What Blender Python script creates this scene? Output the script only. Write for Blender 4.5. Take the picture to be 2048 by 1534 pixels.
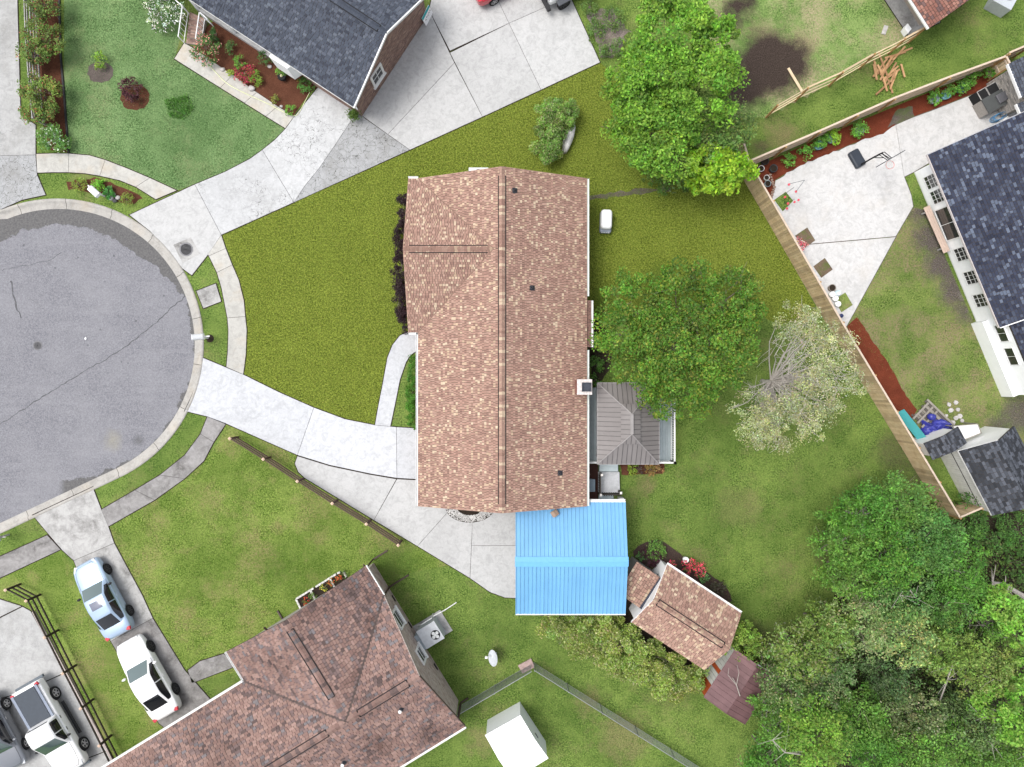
import bpy, bmesh, math, random
import numpy as np
from mathutils import Vector, Matrix, Euler
from mathutils.geometry import tessellate_polygon

# ---------------------------------------------------------------- scene, camera, sky, sun
SC = bpy.context.scene
for o in list(bpy.data.objects): bpy.data.objects.remove(o)
COL = SC.collection
H = 41.0            # camera height above the lawns, metres
S = 0.029           # metres on the ground for one photo pixel
cam_d = bpy.data.cameras.new('camera'); cam = bpy.data.objects.new('camera', cam_d); COL.objects.link(cam)
cam.location = (0, 0, H); cam.rotation_euler = (0, 0, 0)
cam_d.sensor_width = 36; cam_d.lens = 18.0 * H / (1024 * S); cam_d.clip_end = 2000; cam_d.clip_start = 0.5
SC.camera = cam
SUN_AZ, SUN_EL = math.radians(-80), math.radians(66)      # azimuth clockwise from +Y (top of the picture)
wd = bpy.data.worlds.new('World'); SC.world = wd; wd.use_nodes = True
nt = wd.node_tree; bg = nt.nodes['Background']
sky = nt.nodes.new('ShaderNodeTexSky'); sky.sky_type = 'NISHITA'; sky.sun_disc = False
sky.sun_elevation = SUN_EL; sky.sun_rotation = SUN_AZ; sky.air_density = 1.0; sky.dust_density = 4.0; sky.ozone_density = 1.0
hs = nt.nodes.new('ShaderNodeHueSaturation'); hs.inputs['Saturation'].default_value = 0.30
nt.links.new(sky.outputs[0], hs.inputs['Color']); nt.links.new(hs.outputs[0], bg.inputs[0]); bg.inputs[1].default_value = 0.15
sd = bpy.data.lights.new('sun', 'SUN'); so = bpy.data.objects.new('sun', sd); COL.objects.link(so)
sd.energy = 1.05; sd.angle = math.radians(26); sd.color = (1.0, 0.97, 0.92)
sv = Vector((math.sin(SUN_AZ) * math.cos(SUN_EL), math.cos(SUN_AZ) * math.cos(SUN_EL), math.sin(SUN_EL)))
so.rotation_euler = sv.to_track_quat('Z', 'Y').to_euler(); so.location = sv * 60
SC.view_settings.view_transform = 'Standard'; SC.view_settings.look = 'None'
SC.view_settings.exposure = 0.80; SC.view_settings.gamma = 1.0

# ---------------------------------------------------------------- helpers
R = random.Random(7)
NR = np.random.RandomState(11)
def W(px, py, h=0.0):                       # a photo pixel at a known height -> world point
    f = S * (H - h) / H
    return Vector(((px - 1024) * f, -(py - 767) * f, h))
def WL(pts, h=0.0): return [W(p[0], p[1], h) for p in pts]
ORG = {}
def reg(o, parent, org):
    COL.objects.link(o)
    if parent is not None: o.parent = parent
    ORG[o.name] = org
    return o
def tag(o, label=None, cat=None, group=None, kind=None):
    if label: o['label'] = label
    if cat: o['category'] = cat
    if group: o['group'] = group
    if kind: o['kind'] = kind
    return o
def thing(name, loc, label, cat, group=None, rz=0.0):
    o = bpy.data.objects.new(name, None); o.empty_display_size = 0.3
    o.location = loc; o.rotation_euler = (0, 0, rz)
    reg(o, None, Vector(loc)); return tag(o, label, cat, group)
class MB:
    def __init__(s): s.v = []; s.f = []; s.c = []; s.m = []; s.sm = []; s.col = (1, 1, 1); s.mi = 0; s.smooth = False
    def face(s, idx): s.f.append(tuple(idx)); s.c.append(s.col); s.m.append(s.mi); s.sm.append(s.smooth)
    def poly(s, pts):
        b = len(s.v); s.v += [tuple(p) for p in pts]; s.face(range(b, b + len(pts))); return s
    def hexa(s, p):                          # 8 points: bottom 4, top 4 (ccw)
        b = len(s.v); s.v += [tuple(q) for q in p]
        for q in ((3, 2, 1, 0), (4, 5, 6, 7), (0, 1, 5, 4), (1, 2, 6, 5), (2, 3, 7, 6), (3, 0, 4, 7)): s.face([b + i for i in q])
        return s
    def obox(s, c, ax, ay, az):              # half-axis vectors
        c = Vector(c); ax = Vector(ax); ay = Vector(ay); az = Vector(az)
        return s.hexa([c - ax - ay - az, c + ax - ay - az, c + ax + ay - az, c - ax + ay - az,
                       c - ax - ay + az, c + ax - ay + az, c + ax + ay + az, c - ax + ay + az])
    def box(s, c, size, rz=0.0):
        a = Vector((math.cos(rz), math.sin(rz), 0)); b = Vector((-math.sin(rz), math.cos(rz), 0))
        return s.obox(c, a * size[0] / 2, b * size[1] / 2, Vector((0, 0, size[2] / 2)))
    def beam(s, p, q, w, t, up=(0, 0, 1)):   # rectangular bar from p to q
        p = Vector(p); q = Vector(q); d = (q - p); up = Vector(up)
        if d.length < 1e-6: return s
        sd_ = d.cross(up)
        if sd_.length < 1e-5: sd_ = d.cross(Vector((1, 0, 0)))
        sd_.normalize(); u2 = sd_.cross(d).normalized()
        return s.obox((p + q) / 2, d / 2, sd_ * w / 2, u2 * t / 2)
    def prism(s, pts, z0, z1):               # pts: world xy list
        n = len(pts); b = len(s.v)
        if sum(pts[i][0] * pts[(i + 1) % n][1] - pts[(i + 1) % n][0] * pts[i][1] for i in range(n)) < 0: pts = pts[::-1]
        s.v += [(p[0], p[1], z0) for p in pts] + [(p[0], p[1], z1) for p in pts]
        s.face([b + n + i for i in range(n)]); s.face([b + n - 1 - i for i in range(n)])
        for i in range(n): j = (i + 1) % n; s.face((b + i, b + j, b + n + j, b + n + i))
        return s
    def tube(s, path, rad, n=6, cap=True):
        path = [Vector(p) for p in path]; b0 = len(s.v)
        rad = rad if isinstance(rad, (list, tuple)) else [rad] * len(path)
        ref = Vector((0.3, 0.1, 1))
        for i, p in enumerate(path):
            d = (path[min(i + 1, len(path) - 1)] - path[max(i - 1, 0)])
            if d.length < 1e-7: d = Vector((0, 0, 1))
            d.normalize(); a = d.cross(ref)
            if a.length < 0.05: a = d.cross(Vector((1, 0, 0)))
            a.normalize(); c = d.cross(a)
            for k in range(n):
                t = 2 * math.pi * k / n; s.v.append(tuple(p + (a * math.cos(t) + c * math.sin(t)) * rad[i]))
        for i in range(len(path) - 1):
            for k in range(n):
                a_ = b0 + i * n + k; b_ = b0 + i * n + (k + 1) % n
                s.face((a_, b_, b_ + n, a_ + n))
        if cap:
            s.face([b0 + k for k in range(n)][::-1]); s.face([b0 + (len(path) - 1) * n + k for k in range(n)])
        return s
    def lathe(s, c, prof, n=16, ax=None):    # prof: [(r, z)]; ax: (X, Y, Z) frame
        c = Vector(c); X, Y, Z = ax if ax else (Vector((1, 0, 0)), Vector((0, 1, 0)), Vector((0, 0, 1)))
        b = len(s.v)
        for r, z in prof:
            for k in range(n):
                t = 2 * math.pi * k / n; s.v.append(tuple(c + X * (r * math.cos(t)) + Y * (r * math.sin(t)) + Z * z))
        for i in range(len(prof) - 1):
            for k in range(n):
                a_ = b + i * n + k; b_ = b + i * n + (k + 1) % n; s.face((a_, b_, b_ + n, a_ + n))
        s.face([b + k for k in range(n)][::-1]); s.face([b + (len(prof) - 1) * n + k for k in range(n)])
        return s
    def rock(s, c, r, seed=0):
        rr = random.Random(seed); bm = bmesh.new(); bmesh.ops.create_icosphere(bm, subdivisions=2, radius=1)
        b = len(s.v); ph = [rr.uniform(0, 6) for _ in range(6)]
        for v in bm.verts:
            k = 1 + .13 * math.sin(4 * v.co.x + ph[0]) * math.cos(3 * v.co.y + ph[1]) + .1 * math.sin(5 * v.co.z + ph[2] + 2 * v.co.x)
            s.v.append((c[0] + v.co.x * r[0] * k, c[1] + v.co.y * r[1] * k, c[2] + v.co.z * r[2] * k))
        for f in bm.faces: s.face([b + v.index for v in f.verts])
        bm.free(); return s
    def build(s, name, mat, parent=None, local=False, kind=None, bevel=0.0):
        org = Vector((0, 0, 0))
        if parent is not None and not local: org = ORG[parent.name]
        me = bpy.data.meshes.new(name)
        me.from_pydata([(x - org[0], y - org[1], z - org[2]) for x, y, z in s.v], [], s.f)
        mats = mat if isinstance(mat, (list, tuple)) else [mat]
        for m in mats: me.materials.append(m)
        if len(mats) > 1: me.polygons.foreach_set('material_index', s.m)
        if any(s.sm): me.polygons.foreach_set('use_smooth', s.sm)
        if any(c != (1, 1, 1) for c in s.c):
            at = me.color_attributes.new('col', 'FLOAT_COLOR', 'CORNER'); arr = []
            for f, c in zip(s.f, s.c): arr += [c[0], c[1], c[2], 1.0] * len(f)
            at.data.foreach_set('color', arr)
        me.update()
        o = bpy.data.objects.new(name, me); reg(o, parent, org)
        if kind: o['kind'] = kind
        if bevel > 0:
            md = o.modifiers.new('bevel', 'BEVEL'); md.width = bevel; md.segments = 2; md.limit_method = 'ANGLE'
        return o
def solo(name, mb, mat, label, cat, group=None, bevel=0.0):      # a thing that is one mesh
    return tag(mb.build(name, mat, None, bevel=bevel), label, cat, group)
def copy_of(src, loc, rz=0.0, label=None, group=None, sc=1.0):
    c = src.copy(); COL.objects.link(c); c.location = loc; c.rotation_euler = (0, 0, rz); c.scale = (sc,) * 3
    if label: c['label'] = label
    if group: c['group'] = group
    for ch in src.children:
        d = ch.copy(); COL.objects.link(d); d.parent = c
        for g in ch.children:
            e = g.copy(); COL.objects.link(e); e.parent = d
    return c

# ---------------------------------------------------------------- materials
class N:
    def __init__(s, name):
        s.m = bpy.data.materials.new(name); s.m.use_nodes = True; s.t = s.m.node_tree; s.b = s.t.nodes['Principled BSDF']
        s.pos = s.t.nodes.new('ShaderNodeNewGeometry').outputs['Position']
    def nd(s, t, **kw):
        n = s.t.nodes.new(t)
        for k, v in kw.items(): setattr(n, k, v)
        return n
    def ln(s, a, b): s.t.links.new(a, b)
    def put(s, sock, v):
        if hasattr(v, 'is_output'): s.ln(v, sock)
        elif isinstance(v, (tuple, list)) and len(v) == 3 and sock.type == 'RGBA': sock.default_value = (*v, 1)
        else: sock.default_value = v
    def noise(s, sc, det=3.0, rough=0.6, vec=None, dist=0.0):
        n = s.nd('ShaderNodeTexNoise'); s.ln(vec or s.pos, n.inputs['Vector'])
        n.inputs['Scale'].default_value = sc; n.inputs['Detail'].default_value = det; n.inputs['Roughness'].default_value = rough; n.inputs['Distortion'].default_value = dist
        return n.outputs['Fac']
    def vor(s, sc, feat='F1', out='Distance', vec=None, rnd=1.0):
        n = s.nd('ShaderNodeTexVoronoi', feature=feat); s.ln(vec or s.pos, n.inputs['Vector']); n.inputs['Scale'].default_value = sc
        n.inputs['Randomness'].default_value = rnd
        return n.outputs[out]
    def ramp(s, fac, stops, interp='LINEAR'):
        n = s.nd('ShaderNodeValToRGB'); n.color_ramp.interpolation = interp; e = n.color_ramp.elements
        while len(e) < len(stops): e.new(0.5)
        for x, (p, c) in zip(e, stops):
            x.position = p; x.color = (*c, 1) if isinstance(c, (tuple, list)) else (c, c, c, 1)
        s.ln(fac, n.inputs[0]); return n.outputs[0]
    def mix(s, fac, a, b, mode='MIX'):
        n = s.nd('ShaderNodeMix', data_type='RGBA', blend_type=mode)
        s.put(n.inputs[0], fac); s.put(n.inputs[6], a); s.put(n.inputs[7], b); return n.outputs[2]
    def math(s, op, a, b=0.0):
        n = s.nd('ShaderNodeMath', operation=op); s.put(n.inputs[0], a); s.put(n.inputs[1], b); return n.outputs[0]
    def blobs(s, a, lst, col, amp=1.3, soft=0.9, sc=1.1):
        for (px, py, r, k, *h) in lst:
            c = W(px, py, h[0] if h else 0.0); d = s.nd('ShaderNodeVectorMath', operation='DISTANCE'); s.ln(s.pos, d.inputs[0]); d.inputs[1].default_value = tuple(c)
            e = s.math('ADD', s.math('SUBTRACT', r * S, d.outputs['Value']), s.math('MULTIPLY', s.math('SUBTRACT', s.noise(sc, 8, 0.78), 0.5), amp * 2.6))
            a = s.mix(s.math('MULTIPLY', s.ramp(s.math('DIVIDE', e, soft), [(0.0, 0.0), (1.0, 1.0)]), k), a, col)
        return a
    def attr(s, name='col'): return s.nd('ShaderNodeAttribute', attribute_name=name).outputs['Color']
    def rnd(s): return s.nd('ShaderNodeObjectInfo').outputs['Random']
    def bump(s, h, st=0.3, d=0.02):
        n = s.nd('ShaderNodeBump'); n.inputs['Strength'].default_value = st; n.inputs['Distance'].default_value = d
        s.ln(h, n.inputs['Height']); s.ln(n.outputs[0], s.b.inputs['Normal'])
    def out(s, col, rough=0.8, spec=0.3, metal=0.0):
        s.put(s.b.inputs['Base Color'], col); s.put(s.b.inputs['Roughness'], rough)
        s.b.inputs['Specular IOR Level'].default_value = spec; s.b.inputs['Metallic'].default_value = metal
        return s.m
def mul(c, k): return tuple(min(1.0, x * k) for x in c)
def plain(name, c, rough=0.7, var=0.12, sc=5.0, spec=0.3, metal=0.0, bump=0.0, rnd=0.0, coat=0.0):
    n = N(name); f = n.noise(sc, 5)
    col = n.ramp(f, [(0.25, mul(c, 1 - var)), (0.75, mul(c, 1 + var))])
    if rnd: col = n.mix(1.0, col, n.ramp(n.rnd(), [(0, 1 - rnd), (1, 1.0)]), 'MULTIPLY')
    if bump: n.bump(n.noise(sc * 6, 3), bump, 0.01)
    if coat: n.b.inputs['Coat Weight'].default_value = coat; n.b.inputs['Coat Roughness'].default_value = 0.03
    return n.out(col, rough, spec, metal)
def attr_mat(name, rough=0.8, var=0.15, sc=25.0, spec=0.2, bump=0.0, stain=None, translucent=0.0, spots=()):
    n = N(name); f = n.noise(sc, 4)
    col = n.mix(1.0, n.attr(), n.ramp(f, [(0.2, 1 - var), (0.8, 1 + var)]), 'MULTIPLY')
    if stain:
        k, sc2, c2 = stain
        col = n.mix(n.ramp(n.noise(sc2, 5), [(0.5, 0.0), (0.72, k)]), col, c2, 'MULTIPLY')
    if spots: col = n.blobs(col, spots, n.mix(1.0, n.attr(), (0.30, 0.28, 0.28), 'MULTIPLY'), .6, 1.1)
    if bump: n.bump(n.noise(sc * 3, 2), bump, 0.006)
    m = n.out(col, rough, spec)
    if translucent:
        tr = n.nd('ShaderNodeBsdfTranslucent'); mx = n.nd('ShaderNodeMixShader'); mx.inputs[0].default_value = translucent
        n.ln(col, tr.inputs[0]); o = n.t.nodes['Material Output']
        n.ln(n.b.outputs[0], mx.inputs[1]); n.ln(tr.outputs[0], mx.inputs[2]); n.ln(mx.outputs[0], o.inputs[0])
    return m
def grass_mat(name, lo, mid, hi, dry=(0.22, 0.17, 0.09), dryk=0.35, dsc=0.35, d0=0.52, blobs=(), blot=1.0):
    n = N(name)
    a = n.ramp(n.noise(11, 8, 0.82), [(0.43, mul(lo, 0.55)), (0.5, mid), (0.57, mul(hi, 1.25))])
    b = n.mix(n.ramp(n.noise(0.8, 6, 0.7), [(0.42, 0.0), (0.6, 0.6 * blot)]), a, mul(hi, 1.12))
    b = n.mix(n.ramp(n.noise(0.23, 5, 0.65), [(0.42, 0.0), (0.62, 0.5 * blot)]), b, mul(lo, 0.95))
    p = n.math('MULTIPLY', n.ramp(n.noise(dsc, 6, 0.72), [(d0, 0.0), (d0 + 0.16, dryk)]), n.ramp(n.noise(9, 6, 0.8), [(0.42, 0.1), (0.58, 1.0)]))
    b = n.mix(p, b, dry)
    for col, lst, amp in blobs: b = n.blobs(b, lst, n.ramp(n.noise(16, 6, 0.8), [(0.4, mul(col, 0.55)), (0.52, col), (0.64, mul(col, 2.0))]), amp)
    n.bump(n.noise(45, 3, 0.7), 0.7, 0.03)
    return n.out(b, 0.9, 0.1)
def concrete_mat(name, c, stain=0.3, crack=0.0, csc=1.6, dark=(0.17, 0.165, 0.15), sc=0.55, s0=0.5, warm=0.0, c0=0.45):
    n = N(name)
    a = n.ramp(n.noise(14, 6, 0.7), [(0.3, mul(c, 0.9)), (0.7, mul(c, 1.07))])
    a = n.mix(n.ramp(n.noise(sc, 7, 0.68, dist=0.4), [(s0, 0.0), (s0 + 0.25, stain)]), a, dark)
    a = n.mix(n.ramp(n.noise(2.3, 8, 0.75, dist=1.2), [(0.47, 0.0), (0.6, 0.6)]), a, mul(c, 0.70))
    a = n.mix(n.ramp(n.noise(0.28, 6, 0.7, dist=0.6), [(0.5, 0.0), (0.68, 0.4)]), a, mul(c, 0.66))
    a = n.mix(n.ramp(n.noise(5.5, 6, 0.8), [(0.5, 0.0), (0.6, 0.35)]), a, mul(c, 1.13))
    if warm: a = n.mix(n.ramp(n.noise(0.7, 5), [(0.5, 0.0), (0.75, warm)]), a, (0.42, 0.33, 0.22))
    a = n.mix(n.ramp(n.noise(90, 2), [(0.25, 0.25), (0.4, 0.0)]), a, mul(c, 0.5))
    a = n.mix(1.0, a, n.ramp(n.rnd(), [(0, 0.93), (1, 1.04)]), 'MULTIPLY')
    if crack:
        dv = n.nd('ShaderNodeVectorMath', operation='ADD'); n.ln(n.pos, dv.inputs[0])
        nz = n.nd('ShaderNodeTexNoise'); n.ln(n.pos, nz.inputs['Vector']); nz.inputs['Scale'].default_value = 2.5; nz.inputs['Detail'].default_value = 4
        sc_ = n.nd('ShaderNodeVectorMath', operation='SCALE'); n.ln(nz.outputs['Color'], sc_.inputs[0]); sc_.inputs['Scale'].default_value = 0.75
        n.ln(sc_.outputs[0], dv.inputs[1])
        e = n.vor(csc, 'DISTANCE_TO_EDGE', vec=dv.outputs[0])
        cr = n.ramp(e, [(0.006, 1.0), (0.022, 0.0)])
        cr = n.math('MULTIPLY', cr, n.ramp(n.noise(1.7, 5, 0.7), [(0.33, 0.2), (0.5, 1.0)]))
        cr = n.math('MULTIPLY', cr, n.ramp(n.noise(0.45, 3), [(c0, 0.0), (c0 + 0.12, crack)]))
        a = n.mix(cr, a, (0.05, 0.05, 0.04))
    n.bump(n.noise(60, 3), 0.25, 0.01)
    return n.out(a, 0.88, 0.2)
def ground_mat(name, cs, sc=30.0, rough=0.95, bump=0.8, patch=None):
    n = N(name); a = n.ramp(n.noise(sc, 5, 0.8), [(0.25 + 0.5 * i / (len(cs) - 1), c) for i, c in enumerate(cs)])
    a = n.mix(n.ramp(n.noise(1.4, 4), [(0.4, 0.0), (0.7, 0.4)]), a, mul(cs[0], 0.9))
    if patch: a = n.mix(n.math('MULTIPLY', n.ramp(n.noise(patch[1], 6, 0.7), [(0.47, 0.0), (0.6, patch[2])]), n.ramp(n.noise(14, 4), [(0.3, 0.2), (0.6, 1)])), a, patch[0])
    n.bump(n.noise(sc * 1.5, 3, 0.8), bump, 0.03); return n.out(a, rough, 0.1)

# ---------------------------------------------------------------- clipped tilings (shingles, bricks, boards)
def clip(poly, cps):                         # convex clip; cps: (x, y, nx, ny) keep n.(p-x) >= 0
    for (x, y, nx, ny) in cps:
        out = []; k = len(poly)
        for i in range(k):
            a = poly[i]; b = poly[(i + 1) % k]
            da = nx * (a[0] - x) + ny * (a[1] - y); db = nx * (b[0] - x) + ny * (b[1] - y)
            if da >= 0: out.append(a)
            if (da >= 0) != (db >= 0): t = da / (da - db); out.append((a[0] + t * (b[0] - a[0]), a[1] + t * (b[1] - a[1])))
        poly = out
        if len(poly) < 3: return []
    return poly
class Plane:                                 # a convex polygon in space with (u, v) axes
    def __init__(s, pts, u, up=(0, 0, 1)):
        s.p = [Vector(p) for p in pts]; s.o = s.p[0]
        nn = Vector((0, 0, 0))
        for i in range(1, len(s.p) - 1): nn += (s.p[i] - s.o).cross(s.p[i + 1] - s.o)
        nn.normalize()
        s.n = nn; s.u = Vector(u); s.u = (s.u - nn * s.u.dot(nn)).normalized(); s.v = nn.cross(s.u)
        if s.v.dot(Vector(up)) < 0: s.v = -s.v
        s.q = [((p - s.o).dot(s.u), (p - s.o).dot(s.v)) for p in s.p]
        k = len(s.q); ar = sum(s.q[i][0] * s.q[(i + 1) % k][1] - s.q[(i + 1) % k][0] * s.q[i][1] for i in range(k))
        sg = 1 if ar > 0 else -1; s.cp = []
        for i in range(k):
            a = s.q[i]; b = s.q[(i + 1) % k]; dx, dy = b[0] - a[0], b[1] - a[1]; l = math.hypot(dx, dy) or 1
            s.cp.append((a[0], a[1], -dy / l * sg, dx / l * sg))
        s.u0, s.u1 = min(a[0] for a in s.q), max(a[0] for a in s.q); s.v0, s.v1 = min(a[1] for a in s.q), max(a[1] for a in s.q)
    def at(s, u, v, h=0.0): return s.o + s.u * u + s.v * v + s.n * h
def face_out(pl, toward=(0, 0, 1)):
    if pl.n.dot(Vector(toward)) < 0: pl.n = -pl.n
    return pl
def tiles(mb, pl, wr, e, colfn, gap=0.004, t0=0.004, t1=0.013, rng=R, base=0.0, stag=None):
    v = pl.v0; row = 0
    while v < pl.v1:
        u = pl.u0 - (rng.uniform(0, wr[1]) if stag is None else (row % 2) * stag)
        while u < pl.u1:
            w = rng.uniform(*wr)
            pg = clip([(u + gap, v + gap), (u + w - gap, v + gap), (u + w - gap, v + e), (u + gap, v + e)] if gap < 0.5 * w else [], pl.cp)
            if len(pg) >= 3:
                mb.col = colfn(rng, pl.at(u + w / 2, v + e / 2)); k = len(pg); b = len(mb.v)
                lift = rng.uniform(0.0, 0.004)
                for q in pg: mb.v.append(tuple(pl.at(q[0], q[1], base + t0 + (t1 - t0) * (1 - (q[1] - v) / e) + lift)))
                for q in pg: mb.v.append(tuple(pl.at(q[0], q[1], base)))
                flip = pl.n.dot(pl.u.cross(pl.v)) < 0
                top = list(range(b, b + k)); mb.face(top[::-1] if flip else top)
                for i in range(k):
                    j = (i + 1) % k
                    if pg[i][1] > v + e * 0.9 and pg[j][1] > v + e * 0.9: continue
                    mb.face((b + i, b + k + i, b + k + j, b + j))
            u += w
        v += e; row += 1
def strips(pl, w, gap=0.006, along='v'):     # list of clipped strips in (u, v)
    out = []; lo, hi = (pl.u0, pl.u1) if along == 'v' else (pl.v0, pl.v1); x = lo
    while x < hi - 1e-4:
        a, b = x + gap / 2, min(x + w, hi) - gap / 2
        r = [(a, pl.v0 - 1), (b, pl.v0 - 1), (b, pl.v1 + 1), (a, pl.v1 + 1)] if along == 'v' else [(pl.u0 - 1, a), (pl.u1 + 1, a), (pl.u1 + 1, b), (pl.u0 - 1, b)]
        pg = clip(r, pl.cp)
        if len(pg) >= 3: out.append((pg, a, b))
        x += w
    return out
def slab3(mb, pl, pg, h0, h1):               # thick plate from polygon in plane coords
    k = len(pg); b = len(mb.v)
    mb.v += [tuple(pl.at(q[0], q[1], h0)) for q in pg] + [tuple(pl.at(q[0], q[1], h1)) for q in pg]
    mb.face([b + k + i for i in range(k)]); mb.face([b + k - 1 - i for i in range(k)])
    for i in range(k): j = (i + 1) % k; mb.face((b + i, b + j, b + k + j, b + k + i))
def inset(pts, d):
    n = len(pts); P = [Vector((p[0], p[1])) for p in pts]
    ar = sum(P[i].x * P[(i + 1) % n].y - P[(i + 1) % n].x * P[i].y for i in range(n))
    if ar < 0: P = P[::-1]
    out = []
    for i in range(n):
        a, b, c = P[i - 1], P[i], P[(i + 1) % n]; d1 = (b - a).normalized(); d2 = (c - b).normalized()
        n1 = Vector((-d1.y, d1.x)); n2 = Vector((-d2.y, d2.x)); k = 1 + n1.dot(n2)
        out.append(b + (n1 + n2) * (d / max(k, 0.35)))
    return out
def smooth_px(pts, closed=True, it=2, keep=()):
    for _ in range(it):
        out = []; n = len(pts)
        for i in range(n if closed else n - 1):
            a = pts[i]; b = pts[(i + 1) % n]
            out += [(a[0] * .75 + b[0] * .25, a[1] * .75 + b[1] * .25), (a[0] * .25 + b[0] * .75, a[1] * .25 + b[1] * .75)]
        if not closed: out = [pts[0]] + out + [pts[-1]]
        pts = out
    return pts
def ragged(pts, amp=4.0, step=9.0, seed=1, closed=True):
    r = random.Random(seed); out = []
    for i in range(len(pts) if closed else len(pts) - 1):
        a = pts[i]; b = pts[(i + 1) % len(pts)]; l = math.hypot(b[0] - a[0], b[1] - a[1]); k = max(1, int(l / step))
        for j in range(k): t = j / k; out.append((a[0] + (b[0] - a[0]) * t + r.uniform(-amp, amp), a[1] + (b[1] - a[1]) * t + r.uniform(-amp, amp)))
    return out
def sheet(name, px, z, mat, kind='structure', label=None, rag=0.0, seed=1, parent=None):
    if rag: px = ragged(px, rag, 9, seed)
    pts = [W(*p) for p in px]; mb = MB(); mb.v = [(p.x, p.y, z) for p in pts]
    for t in tessellate_polygon([[Vector((p.x, p.y, 0)) for p in pts]]):
        a, b, c = [Vector(mb.v[i]) for i in t]; mb.face(t if (b - a).cross(c - a).z > 0 else t[::-1])
    o = mb.build(name, mat, parent, kind=kind)
    if label: o['label'] = label
    return o

# ---------------------------------------------------------------- foliage
def leaf_object(name, P, size, col, mat, parent, up=0.45, seed=0, kind=None, asp=0.55):
    r = np.random.RandomState(seed); n = len(P); org = np.array(ORG[parent.name] if parent else (0, 0, 0))
    nn = r.normal(size=(n, 3)); nn /= np.linalg.norm(nn, axis=1)[:, None]; nn[:, 2] = np.abs(nn[:, 2]) + up + .25; nn /= np.linalg.norm(nn, axis=1)[:, None]
    t = np.cross(nn, r.normal(size=(n, 3))); t /= np.linalg.norm(t, axis=1)[:, None] + 1e-9; b = np.cross(nn, t)
    sz = size[:, None]
    V = np.empty((n, 4, 3)); V[:, 0] = P - t * sz; V[:, 1] = P + b * sz * asp - nn * sz * .12; V[:, 2] = P + t * sz; V[:, 3] = P - b * sz * asp - nn * sz * .12
    V -= org
    me = bpy.data.meshes.new(name); me.vertices.add(4 * n); me.vertices.foreach_set('co', V.ravel())
    me.loops.add(4 * n); me.loops.foreach_set('vertex_index', np.arange(4 * n, dtype=np.int32))
    me.polygons.add(n); me.polygons.foreach_set('loop_start', np.arange(0, 4 * n, 4, dtype=np.int32)); me.polygons.foreach_set('loop_total', np.full(n, 4, dtype=np.int32))
    at = me.color_attributes.new('col', 'FLOAT_COLOR', 'POINT'); C = np.ones((n, 4, 4)); C[:, :, :3] = col[:, None, :]
    at.data.foreach_set('color', C.ravel()); me.materials.append(mat); me.update(); me.validate()
    o = bpy.data.objects.new(name, me); reg(o, parent, Vector(org))
    if kind: o['kind'] = kind
    return o
def jitter_cols(r, n, base, var=0.2, hue=0.12, alt=None, altk=0.2):
    c = np.tile(np.array(base, float), (n, 1))
    if alt is not None: mk = r.rand(n) < altk; c[mk] = alt
    c *= (1 + var * r.normal(size=(n, 1))); c *= (1 + hue * r.normal(size=(n, 3)) * 0.5)
    return np.clip(c, 0.004, 1.4)
def crown(lobes, density, leaf, clump_r, r, shell=0.55, flat=0.75, low=-0.25):
    """lobes: (world centre, (rx, ry, rz)); returns leaf points, clump centres, clump index"""
    P, CC, I = [], [], []
    for c, rad in lobes:
        area = math.pi * rad[0] * rad[1]; ncl = max(4, int(area / (clump_r ** 2) * 1.05)); nl = int(area * density / ncl)
        d = r.normal(size=(ncl, 3)); d /= np.linalg.norm(d, axis=1)[:, None]; d[:, 2] = np.where(d[:, 2] < low, -d[:, 2], d[:, 2])
        k = shell + (1 - shell) * r.rand(ncl) ** 0.6; k *= 0.88 + 0.24 * r.rand(ncl)
        cc = np.array(c) + d * np.array(rad) * k[:, None]
        for q in cc:
            s = clump_r * (0.45 + 0.85 * r.rand()); pts = r.normal(size=(nl, 3)); pts /= np.linalg.norm(pts, axis=1)[:, None]
            pts *= (r.rand(nl) ** 0.45)[:, None] * s; pts[:, 2] *= flat
            P.append(q + pts); I.append(np.full(nl, len(CC))); CC.append(q)
    return np.vstack(P), np.array(CC), np.concatenate(I)
def branches(mb, base, tops, r0, fork_h, r, bend=0.35, n=5, tip=0.012, twigs=0):
    base = Vector(base); mid = Vector((base.x, base.y, base.z + fork_h))
    mb.tube([base, base.lerp(mid, .5) + Vector((r.normal() * .06, r.normal() * .06, 0)), mid], [r0, r0 * .85, r0 * .7], 7)
    for t in tops:
        t = Vector(t); d = t - mid; L = d.length
        p1 = mid + d * .33 + Vector((r.normal(), r.normal(), abs(r.normal()) * .6)) * bend * L * .18
        p2 = mid + d * .66 + Vector((r.normal(), r.normal(), abs(r.normal()) * .4)) * bend * L * .2
        ra = r0 * (0.28 + 0.25 * r.rand()); mb.tube([mid, p1, p2, t], [ra, ra * .7, ra * .45, tip], n)
        for _ in range(twigs):
            q = p1.lerp(t, r.rand()); e = q + Vector((r.normal(), r.normal(), r.normal() * .5)) * min(L * .13, .45)
            mb.tube([q, q.lerp(e, .5) + Vector((r.normal(), r.normal(), 0)) * .05, e], [ra * .3, ra * .2, .006], 4)
    return mb
LEAF = attr_mat('leaf', 0.55, 0.1, 8, 0.35, translucent=0.36)
BARK = plain('bark', (0.20, 0.17, 0.14), 0.9, 0.3, 9, bump=0.6)
PALEBARK = plain('pale_bark', (0.34, 0.31, 0.28), 0.9, 0.25, 9, bump=0.5)
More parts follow.
